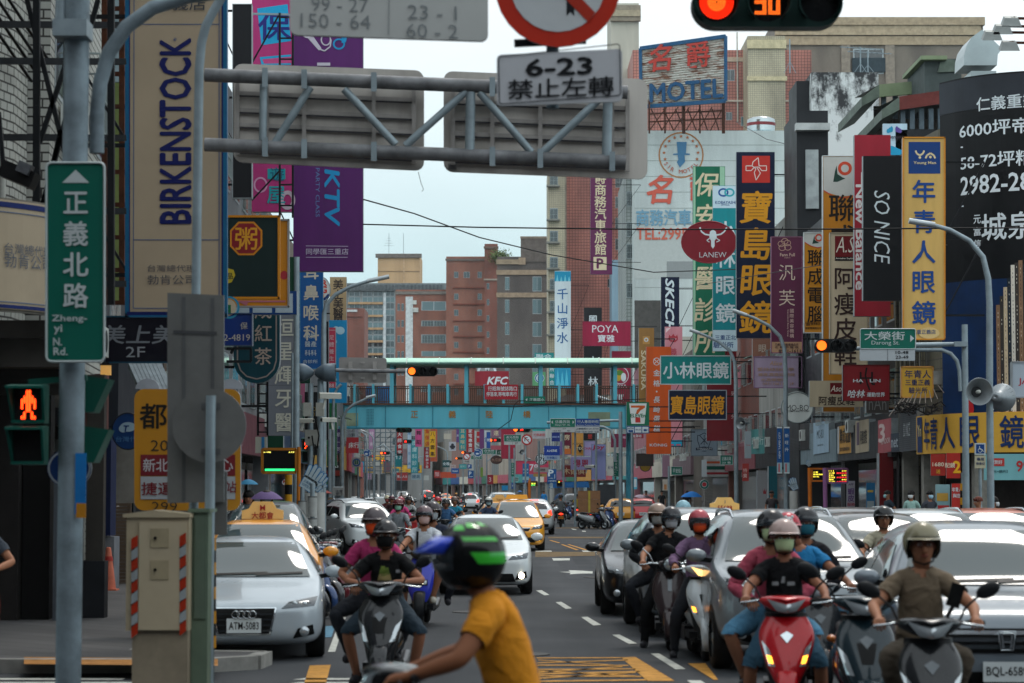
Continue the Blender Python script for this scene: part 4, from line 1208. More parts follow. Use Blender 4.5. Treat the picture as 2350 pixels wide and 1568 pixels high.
tank('polished steel water tank on the roof of the white motel building',1750,263,302,272,1.6)
# ---------------- right row along the street ----------------
block('grey_shed_building','white rendered wall blotched with black mould below the taupe hotel',1862,2016,166,140,8,None or M('#b9bdb9',.9,0,.1),zb=0,par=False)
def mould(o):
 m=bpy.data.materials.new('mouldy_render');m.use_nodes=True;t=m.node_tree;b=t.nodes['Principled BSDF'];b.inputs['Roughness'].default_value=.9
 tx=t.nodes.new('ShaderNodeTexCoord');n=t.nodes.new('ShaderNodeTexNoise');n.inputs['Scale'].default_value=.9;n.inputs['Detail'].default_value=10;n.inputs['Roughness'].default_value=.75
 mp=t.nodes.new('ShaderNodeMapping');mp.inputs['Scale'].default_value=(1,1,.55);t.links.new(tx.outputs['Object'],mp.inputs[0]);t.links.new(mp.outputs[0],n.inputs[0])
 sp=t.nodes.new('ShaderNodeSeparateXYZ');t.links.new(tx.outputs['Object'],sp.inputs[0])
 mr=t.nodes.new('ShaderNodeMapRange');mr.inputs[1].default_value,mr.inputs[2].default_value,mr.inputs[3].default_value,mr.inputs[4].default_value=19,26.5,-.12,.16;t.links.new(sp.outputs[2],mr.inputs[0])
 ad=t.nodes.new('ShaderNodeMath');t.links.new(n.outputs['Fac'],ad.inputs[0]);t.links.new(mr.outputs[0],ad.inputs[1])
 r=t.nodes.new('ShaderNodeValToRGB');e=r.color_ramp.elements;e[0].position,e[0].color,e[1].position,e[1].color=.54,(.60,.63,.62,1),.66,(.03,.032,.035,1)
 t.links.new(ad.outputs[0],r.inputs[0]);t.links.new(r.outputs[0],b.inputs['Base Color']);return m
MLD=mould(None)
for o in bpy.data.objects:
 if o.name=='wall' or o.name.startswith('wall.'):
  if o.parent and o.parent.name=='grey_shed_building':o.data.materials[0]=MLD
CHAR=M('#26282b',.55,.1,.15,1);CHARW=M('#b9bcba',.6,0,.15)
SHUT=M('#35302d',.8,0,.2)
UN=[('charcoal clad shop building with a pale parapet beyond the yellow optician signs',82,96,14.2,CHAR,'#2a2c2f',3),('dark shop house behind the tall red and black shop banners',96,111,13.4,M('#2d2f33',.5,.1,.15,1),'#6d7f86',4),('grey shop house behind the purple beauty parlour sign',111,128,15,CONC,'#1c1e20',4),('brown brick shop house behind the big navy optician banner',128,146,14.5,BRK2,'#7c3a42',4),('convenience store corner house with grey tiled upper floors',146,164,13,tile_mat('#807d78','#5c5a57',.3,.1,.15),None,4),('crumbling concrete and brick shop house beside the side alley',172,190,12,M('#66605a',.9,0,.35,.6,streak=True),'#5e4a50',3),('cream panelled shop house behind the orange confectioner banner',190,215,14,M('#a9a79c',.8,0,.2,.5,streak=True),'#b8b4a4',4),('pink clad shop house beyond the footbridge on the far right',215,246,14,M('#9b6670',.7,0,.2,.5,streak=True),'#a44a5a',4),]
def rx(y):
 for a,b in zip(RF[:-1],RF[1:]):
  if a[1]<=y<=b[1]:return a[0]+(b[0]-a[0])*(y-a[1])/(b[1]-a[1])
 return RF[0][0]if y<RF[0][1]else RF[-1][0]
def lx(y):
 for a,b in zip(LF[:-1],LF[1:]):
  if a[1]<=y<=b[1]:return a[0]+(b[0]-a[0])*(y-a[1])/(b[1]-a[1])
 return LF[0][0]if y<LF[0][1]else LF[-1][0]
for i,(lb,a,b,h,m,bo,fl)in enumerate(UN):
 shop(lb,(rx(a),a),(rx(b),b-.15),1,h,m,SHUT,fl,board=bo,seed=i)
base=Vector((13.1,78,0))
cb=thing('corner_building','corner building with green brown ribbed tiles and a wrapped black hoarding','building',base)
RIB=tile_mat('#6c6753','#45423a',.08,.3,.2,.6,0,.02)
arc=[(13.1,82),(13.1,77.5),(13.35,75.2),(14.0,73.6),(15.2,72.7),(17,72.3),(30,71.8)]
def wallband(mb,pts,z0,z1,m,off=0.):
 for a,b in zip(pts[:-1],pts[1:]):
  a,b=Vector((*a,0)),Vector((*b,0));t=(b-a).normalized();n=Vector((t.y,-t.x,0));n=-n if n.dot(Vector((-1,-1,0)))<0 else n
  mb.face([a+n*off+Vector((0,0,z0)),b+n*off+Vector((0,0,z0)),b+n*off+Vector((0,0,z1)),a+n*off+Vector((0,0,z1))],m,False)
b=MB();wallband(b,arc,3.2,13.2,RIB);b.face([(x,y,13.2)for x,y in arc]+[(30,82,13.2)],CONC);b.face([(30,82,0),(13.1,82,0),(13.1,82,13.2),(30,82,13.2)],RIB);b.build('wall',cb,base)
b=MB();wallband(b,[(x+1.6,y+1.6)for x,y in arc],0,3.2,SHUT);b.build('shopfront',cb,base)
for x,y in((13.2,81.6),(13.2,77.6),(14.1,73.8),(17,72.5),(21,72.4)):
 b=MB();b.bx(x,x+.5,y,y+.5,0,3.2,M('#8a8880',.7,0,.2));b.build('pillar',cb,base)
for k in range(6):
 b=MB();y=81.3-k*.95;b.bx(12.92,13.1,y-.12,y+.12,5,12.6,RIB);b.build('rib',cb,base)
def bent(pts,flat,s_of):

 P=[Vector((*p,0))for p in pts];cum=[0]
 for a,b_ in zip(P[:-1],P[1:]):cum.append(cum[-1]+(b_-a).length)
 def mp_(v):
  s=max(0,min(cum[-1]-1e-4,v[0]))
  for i in range(len(P)-1):
   if s<=cum[i+1]:
    t=(P[i+1]-P[i]).normalized();n=Vector((t.y,-t.x,0));n=-n if n.dot(Vector((-1,-1,0)))<0 else n
    p=P[i]+t*(s-cum[i]);return(p.x+n.x*v[1],p.y+n.y*v[1],v[2])
 flat.v=[mp_(v)for v in flat.v]
 return cum[-1]
def smooth(pts,k=3):
 for _ in range(k):
  q=[pts[0]]
  for a,b_ in zip(pts[:-1],pts[1:]):q+=[(a[0]*.75+b_[0]*.25,a[1]*.75+b_[1]*.25),(a[0]*.25+b_[0]*.75,a[1]*.25+b_[1]*.75)]
  pts=q+[pts[-1]]
 return pts
def sz(pts,u):
 P=[Vector((*p,0))for p in pts];c=0
 for a,b_ in zip(P[:-1],P[1:]):
  ua,ub=CX+a.x/a.y*F,CX+b_.x/b_.y*F;L=(b_-a).length
  if ua<=u<=ub:return c+L*(u-ua)/max(ub-ua,1e-6)
  c+=L
 return c
ap=smooth([(13.35,74.6),(14.0,73.4),(15.2,72.5),(17,72.1),(24,71.8)])
dm=72.8
def zz(v):return W(2260,v,dm).z
ad=thing('hoarding','curved black property hoarding with white phone numbers on the corner building','billboard',(13.8,73.5,3.3))
NIGHT=M('#06080c',.35,0,.2,.5)
f=MB();L0=sz(ap,2350)+3;n=40
for i in range(n):
 a,b_=L0*i/n,L0*(i+1)/n
 f.face([(a,.06,zz(1015)),(b_,.06,zz(1015)),(b_,.06,zz(640)),(a,.06,zz(640))],M('#0a2c55',.35,0,.3,.6));f.face([(a,.06,zz(640)),(b_,.06,zz(640)),(b_,.06,zz(168)),(a,.06,zz(168))],NIGHT)
 f.face([(a,.07,zz(1015)),(b_,.07,zz(1015)),(b_,.07,zz(985)),(a,.07,zz(985))],M('#4a4038',.5,0,.5,2));f.face([(a,.075,zz(245)),(b_,.075,zz(245)),(b_,.075,zz(172)),(a,.075,zz(172))],M('#2c3037',.35,0,.2,.5))
bent(ap,f,None);f.build('hoarding_sheet',ad,(13.8,73.5,3.3),solid=.05)
f=MB();U,Zv=Vector((1,0,0)),Vector((0,0,1));wt=M('#d6dde0',.5,var=.03)
def hl_(txt,u0,u1,v,h,b_=.03):
 s0,s1=sz(ap,u0),sz(ap,u1);letter(f,txt,((s0+s1)/2,.10,zz(v)),U,Zv,h*dm/F,wt,min(b_,.016),w=(s1-s0),fit=True)
hl_('仁義重劃',2254,2392,236,32);hl_('6000坪帝景',2215,2420,292,36);hl_('58-72坪精工',2217,2424,366,36);hl_('2982-2888',2216,2430,420,44,.04)
hl_('城泉',2262,2382,520,62,.05)
for i,ch in enumerate('元富信'):hl_(ch,2244,2260,500+28*i,20)
hl_('家行銷',2275,2326,933,20);hl_('MARKETING',2275,2326,956,6)
for v in(329,466):f.face([(sz(ap,2217),.1,zz(v+1.5)),(L0,.1,zz(v+1.5)),(L0,.1,zz(v-1.5)),(sz(ap,2217),.1,zz(v-1.5))],wt)
s0=sz(ap,2240);f.face([(s0-.2+.2*math.cos(t*.52),.1,zz(938)+.3*math.sin(t*.52))for t in range(12)],M('#b3242a',.4))
bent(ap,f,None);f.build('lettering',ad,(13.8,73.5,3.3))
f=MB();rr=random.Random(5)
s0,s1=sz(ap,2292),sz(ap,2370)
tw=[M(c,.5)for c in('#8a6a4e','#c7b394','#3a3531','#d9d2c4','#5c4a3c','#1d2630')]
for k in range(9):
 a=s0+(s1-s0)*k/9;b_=s0+(s1-s0)*(k+1)/9;top=640+[60,40,20,0,-30,-35,-40,-30,-30][k]
 f.face([(a,.09,zz(1000)),(b_,.09,zz(1000)),(b_,.09,zz(top)),(a,.09,zz(top))],tw[(0,2,1,5,3,2,0,5,4)[k]])
 for v in range(int(top)+8,1000,9):f.face([(a+.05,.095,zz(v+4)),(b_-.05,.095,zz(v+4)),(b_-.05,.095,zz(v)),(a+.05,.095,zz(v))],tw[rr.choice([1,2,3,5,4])])
bent(ap,f,None);f.build('picture',ad,(13.8,73.5,3.3))
yp=smooth([(12.95,80.5),(12.95,76.6),(13.5,74.0),(15.0,72.3),(17.5,71.9),(24,71.6)])
ys=thing('shop_fascia','long yellow optician fascia with navy characters wrapping the street corner','sign',(13.4,75,3.0))
def zy(v):return W(2240,v,74).z
YEL=M('#d2a23f',.45,0,.06,1);NAVY='#15305f'
f=MB();L0=sz(yp,2350)+2;s_=sz(yp,2117);n=40
for i in range(n):
 a,b_=s_+(L0-s_)*i/n,s_+(L0-s_)*(i+1)/n
 f.face([(a,.2,zy(1040)),(b_,.2,zy(1040)),(b_,.2,zy(950)),(a,.2,zy(950))],YEL)
 f.face([(a,.2,zy(950)),(b_,.2,zy(950)),(b_,-.1,zy(948)),(a,-.1,zy(948))],M('#c98a2c',.5));f.face([(a,-.1,zy(1040)),(b_,-.1,zy(1040)),(b_,.2,zy(1040)),(a,.2,zy(1040))],YEL)
f.face([(s_,-.1,zy(1040)),(s_,.2,zy(1040)),(s_,.2,zy(950)),(s_,-.1,zy(950))],YEL)
bent(yp,f,None);f.build('panel',ys,(13.4,75,3.0))
f=MB();nv=M(NAVY,.5,var=.03)
f.face([(sz(yp,2120),.22,zy(1036)),(sz(yp,2131),.22,zy(1036)),(sz(yp,2131),.22,zy(953)),(sz(yp,2120),.22,zy(953))],nv)
for ch,u0,u1 in(('年',2136,2148),('青',2150,2166),('人',2171,2204),('眼',2216,2258),('鏡',2302,2352)):
 a,b_=sz(yp,u0),sz(yp,u1);letter(f,ch,((a+b_)/2,.23,zy(994)),U,Zv,72*74/F,nv,.016,w=b_-a)
a,b_=sz(yp,2122),sz(yp,2130);letter(f,'Yn',((a+b_)/2,.235,zy(985)),U,Zv,.35,M('#d8c48a',.5),.02,w=b_-a)
bent(yp,f,None);f.build('lettering',ys,(13.4,75,3.0))
SHEET=M('#5f6a60',.6,.2,.25,2);GRN=M('#7d8a6c',.6,.1,.15,1);RDB=M('#6b3531',.7,0,.2)
def shed(label,u0,u1,v0,v1,d,m,dep=7,drop=30):
 P,Q=W(u0,v0,d),W(u1,v1,d);t=thing('roof_shed',label,'shed',(P.x,d,P.z-2),0);at=(P.x,d,P.z-2)
 b=MB();b.prism([P+Vector((0,0,-.5)),P,Q,Q+Vector((0,0,-.5))],(0,.15,0),m)
 e=W(u0-40,v0+drop,d)
 b.face([P,Q,Q+Vector((0,dep,.6)),P+Vector((0,dep,.6))],SHEET);b.prism([P,e,e+Vector((0,0,-.35)),P+Vector((0,0,-.5))],(0,dep,0),SHEET);b.build('roof',t,at)
 for k in range(5):
  x=P.x+(Q.x-P.x)*(k+.5)/5;b=MB();b.bx(x-.09,x+.09,d+.3,d+.5,P.z-3.4,P.z-.4,GALVD);b.build('post',t,at)
 b=MB();b.bx(P.x+.3,Q.x+3,d+3.5,d+3.6,P.z-3.4,P.z-.3,SHUT);b.build('back_wall',t,at)
shed('green roofed sheet metal shed on top of the shop row',2018,2150,194,182,95,GRN)
shed('sheet metal shed with a dull red fascia on the shop row roof',2064,2172,222,206,90,RDB)
t=thing('air_duct','large silver ventilation duct elbow on the corner building roof','air duct',W(2270,165,76));at=W(2270,165,76);b=MB();DUCT=M('#9aa6a8',.35,.7,.08,1)
prof=[(2212,150),(2213,125),(2218,105),(2230,86),(2254,68),(2300,112),(2290,125),(2288,150)]
b.prism([W(u,v,76)for u,v in prof],(0,1.6,0),DUCT);b.build('elbow',t,at);b=MB();b.bx(at.x-.55,at.x+.25,76.1,77.5,12.8,15.2,DUCT);b.build('riser',t,at)
for i,(u,v,lb)in enumerate(((2322,52,'uppermost rooftop floodlight on a rusty arm over the corner hoarding'),(2302,70,'middle rooftop floodlight on a rusty arm beside the silver duct'),(2278,84,'lower rooftop floodlight on a rusty arm just above the duct'),(2318,108,'lone grey floodlight over the top edge of the black hoarding'))):
 p=W(u,v,72);t=thing('floodlight',lb,'floodlight',p,0,'floodlights over the hoarding')
 b=MB();b.prism([(-.3,0,-.12),(.3,0,-.12),(.2,0,.14),(-.2,0,.14)],(0,.22,.1),M('#8b8f8d',.5,.4));b.build('lamp_head',t);b=MB();b.bar((0,.1,.15),(2.2,.6,.22),.07,RUST);b.bar((.1,.1,0),(.1,.1,.2),.05,RUST);b.build('arm',t)
t=thing('roof_house','small rooftop house with a pale green tin awning beside the duct','shed',W(2170,182,92));at=W(2170,182,92);b=MB();P=W(2122,182,92);Q=W(2206,135,92);b.bx(P.x,Q.x,92,96,P.z-1,Q.z,M('#48504f',.7));b.build('wall',t,at);b=MB();b.bx(P.x-.2,P.x+.8,91.6,96,Q.z-.1,Q.z+.05,GRN);b.prism([W(2152,166,91.9),W(2204,164,91.9),W(2196,138,91.9),W(2160,134,91.9)],(0,.1,0),SHEET);b.build('roof',t,at)
block('dark_roof_block','charcoal stair block with a white cornice above the row of shop banners',1828,1900,254,108,5,CHAR,bands=[(1824,286,1902,302,'#b4b8b6',.5),(1848,345,1878,480,'#9fa6a6',.2)],zb=0,par=False)
block('dark_roof_block','dark fluted rooftop block left of the mouldy white wall',1828,1862,186,141,4,CHAR,zb=14,par=False)
for u,vt_,vb,lb in((1813,90,168,'thin rooftop mast with a red lamp above the mouldy wall'),(1975,108,166,'television aerial on a tripod on the mouldy roof'),(1992,118,166,'second lower television aerial on the mouldy roof')):
 p=W(u,vb,142);t=thing('roof_aerial',lb,'aerial',p);h=W(u,vt_,142).z-p.z;b=MB();b.cyl((0,0,0),(0,0,h),.04,GALV,n=6)
 for s in(-.35,.35):b.bar((s,0,0),(0,0,h*.35),.03,GALV)
 b.build('mast',t)
 if u>1900:
  b=MB();b.bar((-1.2,0,h),(1.4,0,h-.15),.04,GALV)
  for k in range(8):b.bar((-1.1+.33*k,-.3,h-.02*k),(-1.1+.33*k,.3,h-.02*k),.025,GALV)
  b.build('antenna',t)
rr=random.Random(11)
FARC=['#8d8a84','#9c8f86','#7a726c','#a39a8c','#6c6a69','#8a6a62','#777c7c','#9da09c']
FASC=['#2f8c8c','#a8323c','#c28a2e','#28548c','#7c4a6c','#b04a5c','#c7c3b4','#1d6a4c']
FARL=['grey','beige','taupe','sand coloured','slate grey','dusty pink','blue grey','pale grey']
pos_=0;tot=262;i=0;path=RF[3:]
while pos_<tot:
 L=9+rr.random()*9;a,_=along(path,pos_);b_,_=along(path,min(pos_+L,tot+5));c=(i*3)%8
 lb='%s shop house, number %s of the far right row counted away from the footbridge'%(FARL[c],('one two three four five six seven eight nine ten eleven twelve thirteen fourteen fifteen sixteen seventeen eighteen nineteen twenty twenty-one twenty-two twenty-three twenty-four twenty-five twenty-six twenty-seven twenty-eight twenty-nine thirty').split()[i])
 shop(lb,a,b_,1,10+rr.random()*5,M(FARC[c],.8,0,.2,.5,streak=True),SHUT,4,board=FASC[(i*5)%8],seed=40+i,detail=(i<6),group='far shop houses on the right')
 pos_+=L+.1;i+=1
pos_=0;i=0;path=LF[4:];tot=310
while pos_<tot:
 L=10+rr.random()*9;a,_=along(path,pos_);b_,_=along(path,min(pos_+L,tot+5));c=(i*5+2)%8
 lb='%s shop house, number %s of the far left row counted away from the footbridge'%(FARL[c],('one two three four five six seven eight nine ten eleven twelve thirteen fourteen fifteen sixteen seventeen eighteen nineteen twenty twenty-one twenty-two twenty-three twenty-four twenty-five twenty-six twenty-seven twenty-eight twenty-nine thirty').split()[i])
 shop(lb,a,b_,-1,8.5+rr.random()*2.5,M(FARC[c],.8,0,.2,.5,streak=True),SHUT,4,board=FASC[(i*3+1)%8],seed=80+i,detail=(i<4),group='far shop houses on the left')
 pos_+=L+.1;i+=1
block('corner_shop_house','grey rendered house with a wide yellow telecom shop fascia closing the view',838,992,968,470,14,M('#8f8f8d',.8,0,.2,.4,streak=True),wins=[(900,1005,915,1022),(942,1000,958,1018)],bands=[(878,1068,968,1085,'#d0a12f',.6),(855,1045,882,1065,'#d0a12f',.6),(838,1086,846,1125,'#1f2426',.2),(850,1088,866,1125,'#2a2f31',.2),(872,1088,885,1125,'#33383a',.2),(905,1088,935,1125,'#22262a',.2),(925,1030,950,1066,'#7a6266',.4)])
block('pale_hall','pale cream wall of the building site hall behind the far scaffolding',880,930,940,480,14,M('#bdb9ac',.8,0,.12,.4),zb=0)
# ---------------- left row ----------------
ULF=[('corner house with dark doorways below the curved cream shop sign',34.6,44,15,None,4,None),('dark shop house with blue pillars behind the yellow bus stop board',44,56,13,M('#44464a',.8,0,.2,.5),4,'#20242b'),('brown shop house behind the congee restaurant signs',56,70,13,M('#5c5048',.8,0,.2,.5),4,'#3a2f2a'),('grey shop house behind the purple karaoke banner',70,88,14,M('#6a6d70',.8,0,.2,.5),4,'#5c2f38'),('taupe shop house behind the blue clinic banner',88,106,12,M('#6e665e',.8,0,.2,.5),3,'#27405c'),('slate shop house next to the footbridge stairs',106,137,11.5,M('#5f6468',.8,0,.2,.5),3,'#b0892f'),]
WTILE=tile_mat('#a9aaa2','#3a3836',.26,.13,.1,.6,.5,.014)
for i,(lb,a,b,h,m,fl,bo)in enumerate(ULF):
 shop(lb,(lx(a),a),(lx(b),b-.15),-1,h,m or WTILE,M('#26211d',.8,0,.2),fl,board=bo,seed=20+i)
base=Vector((-7.0,30,0));t=thing('tiled_house','white tiled corner house with arched windows behind the black sign frame','building',base)
b=MB();b.prism([(-6.95,33.5,4.2),(-9.3,22.0,4.2),(-30,22.0,4.2),(-30,34.4,4.2),(-6.95,34.4,4.2)],(0,0,12),WTILE);b.build('wall',t,base)
p0,p1=Vector((-6.95,33.5,0)),Vector((-9.3,22.0,0));tv=(p1-p0).normalized();nv_=Vector((-tv.y,tv.x,0));nv_=nv_ if nv_.x>0 else-nv_
for k,(s,z0,z1)in enumerate(((1.2,4.6,6.2),(3.6,4.6,6.2),(6.0,4.6,6.2))):
 b=MB();w=.75;c=p0+tv*s+nv_*.02
 pts=[c-tv*w+Vector((0,0,z0)),c+tv*w+Vector((0,0,z0))]+[c+tv*w*math.cos(a*.314)+Vector((0,0,z1+w*math.sin(a*.314)))for a in range(11)]
 b.face(pts,M('#1c1a18',.5));b.tube(pts[1:]+[pts[0]],.06,M('#a9aaa3',.7),6);b.build('arched_window',t,base)
b=MB()
for k in range(4):
 o=.25+.08*k;b.tube([p0+tv*9+nv_*o+Vector((0,0,11.5+.1*k)),p0+tv*4+nv_*o+Vector((0,0,9.2+.12*k)),p0+nv_*o+Vector((0,0,7.6+.1*k))],.025,BLK,5)
b.build('cable',t,base)
DKW=M('#1d1a18',.8,0,.2)
def wallpiece(name,label,cat,quads,at):
 t=thing(name,label,cat,at)
 for nm,f in quads:
  b=MB();f(b);b.build(nm,t,at)
 return t
def px(b,u0,v0,u1,v1,d,dep,m):
 A,B_=W(u0,v1,d),W(u1,v0,d);b.bx(A.x,B_.x,d,d+dep,A.z,B_.z,m if not isinstance(m,str)else M(m,.7,0,.15))
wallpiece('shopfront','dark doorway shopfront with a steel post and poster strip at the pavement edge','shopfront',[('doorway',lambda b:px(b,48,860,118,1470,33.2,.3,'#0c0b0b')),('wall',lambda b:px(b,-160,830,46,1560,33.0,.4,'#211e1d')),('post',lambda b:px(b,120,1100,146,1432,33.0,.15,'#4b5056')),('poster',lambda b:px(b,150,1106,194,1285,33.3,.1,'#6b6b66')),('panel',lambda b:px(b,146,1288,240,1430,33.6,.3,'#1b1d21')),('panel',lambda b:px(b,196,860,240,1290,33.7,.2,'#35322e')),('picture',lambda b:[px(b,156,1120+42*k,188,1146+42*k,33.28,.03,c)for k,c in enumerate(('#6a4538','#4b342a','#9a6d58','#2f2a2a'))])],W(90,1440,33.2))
wallpiece('pillar','glossy dark blue shop pillar with a pale edge beside the traffic cone','pillar',[('body',lambda b:px(b,195,1000,255,1230,43.5,.6,'#0f1a3c')),('base',lambda b:px(b,195,1232,262,1372,43.6,.6,'#6b6e73')),('edge',lambda b:px(b,219,1000,228,1360,43.4,.1,'#8d9296'))],W(225,1372,43.5))
wallpiece('shutter','brown roller shutter and grey tiled pillar behind the traffic cone','shutter',[('shutter',lambda b:[px(b,262,1155+8*k,300,1162+8*k,46,.1+.02*(k%2),'#5a4a3c')for k in range(24)]),('pillar',lambda b:px(b,255,960,310,1155,46.1,.3,'#77736c'))],W(280,1360,46))
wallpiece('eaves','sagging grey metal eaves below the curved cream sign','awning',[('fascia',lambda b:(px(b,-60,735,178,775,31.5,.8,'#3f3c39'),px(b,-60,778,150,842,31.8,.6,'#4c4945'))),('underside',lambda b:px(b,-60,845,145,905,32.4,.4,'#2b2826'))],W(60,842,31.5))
wallpiece('wall_cladding','dull red wall panel behind the crossing signal','wall panel',[('panel',lambda b:px(b,190,858,246,990,42,.2,'#5c3834'))],W(218,990,42))
wallpiece('awning','ribbed grey shop awning below the dark beauty clinic sign','awning',[('awning',lambda b:[b.bar(W(300+9*k,838,43),W(330+9*k,905,41.5),.10,GALVD)for k in range(8)])],W(350,870,42))
t=thing('wall_lamp','lit square amber lamp under the dark beauty clinic sign','lamp',W(243,850,40));b=MB();b.box((0,0,0),(.16,.12,.16),M('#d9a45a',.4,emit=.35));b.prism([(-.1,-.07,.08),(.1,-.07,.08),(.04,-.03,.14),(-.04,-.03,.14)],(0,.08,0),BLK);b.build('shade',t)
t=thing('strip_lamp','row of white tube lamps glowing under the dark arcade ceiling','lamp',W(280,930,46));at=W(280,930,46)
for k in range(4):
 b=MB();p=W(267+12*k,920+5*k,46+k);b.bar(p,p+Vector((.07,.9,0)),.05,M('#e8f0f0',.4,emit=3.));b.build('tube',t,at)
for lb,x0,x1,y0,y1,h in(('unseen block added behind the viewer to shade the near foreground',-45,70,-42,-26,27),('unseen block added left of the viewer to shade the near foreground',-45,-13,-20,12,26)):
 t=thing('shade_block',lb,'building',((x0+x1)/2,(y0+y1)/2,0));b=MB();b.bx(x0,x1,y0,y1,0,h,M('#77767a',.8,0,.1,.3));b.build('wall',t,((x0+x1)/2,(y0+y1)/2,0))  # added out-of-view masses that cut sky light on the near foreground
t=thing('steel_lattice','black steel lattice frame braced in front of the white tiled house','sign frame',W(90,380,31));at=W(90,380,31);b=MB()
for v in(56,140,315,483,650):b.bar(W(-40,v,31),W(285,v+2,33),.085,BLKST)
for u in(84,255):b.bar(W(u,-60,31),W(u,700,31),.085,BLKST)
for(a,c),(e,g)in(((60,-10),(140,315)),((225,0),(95,480)),((140,315),(228,660)),((95,480),(40,690)),((200,0),(90,330)),((140,300),(60,640))):b.bar(W(a,c,31.1),W(e,g,31.1),.06,BLKST)
b.build('lattice',t,at)
t=thing('steel_lattice','rusty ladder frame of brown steel behind the bent pipe','sign frame',W(262,400,40));at=W(262,400,40);b=MB()
for u in(240,280):b.bar(W(u,-60,40),W(u,700,40),.09,RUST)
for k in range(10):b.bar(W(236,20+75*k,40),W(290,20+75*k,40),.07,RUST)
b.build('lattice',t,at)
t=thing('light_box','green and white light box glimpsed behind the rusty ladder frame','sign',W(265,400,40.4));at=W(265,400,40.4);b=MB();px(b,258,190,282,690,40.4,.2,M('#7f8f55',.5));px(b,258,-40,282,188,40.45,.2,M('#9fb4bc',.5));b.build('panel',t,at)
t=thing('floodlight','black floodlight with a foil wrapped housing under the lattice frame','floodlight',W(40,400,29));b=MB();b.box((0,.1,0),(.42,.35,.2),BLK,mat=Matrix.Rotation(.4,4,'Y'));b.box((.10,-.05,.06),(.16,.2,.13),M('#6d7074',.3,.8,.2,20),mat=Matrix.Rotation(.4,4,'Y'));b.build('housing',t);b=MB();b.bar((-.2,.2,0),(-.3,.3,.8),.05,BLKST);b.build('arm',t)
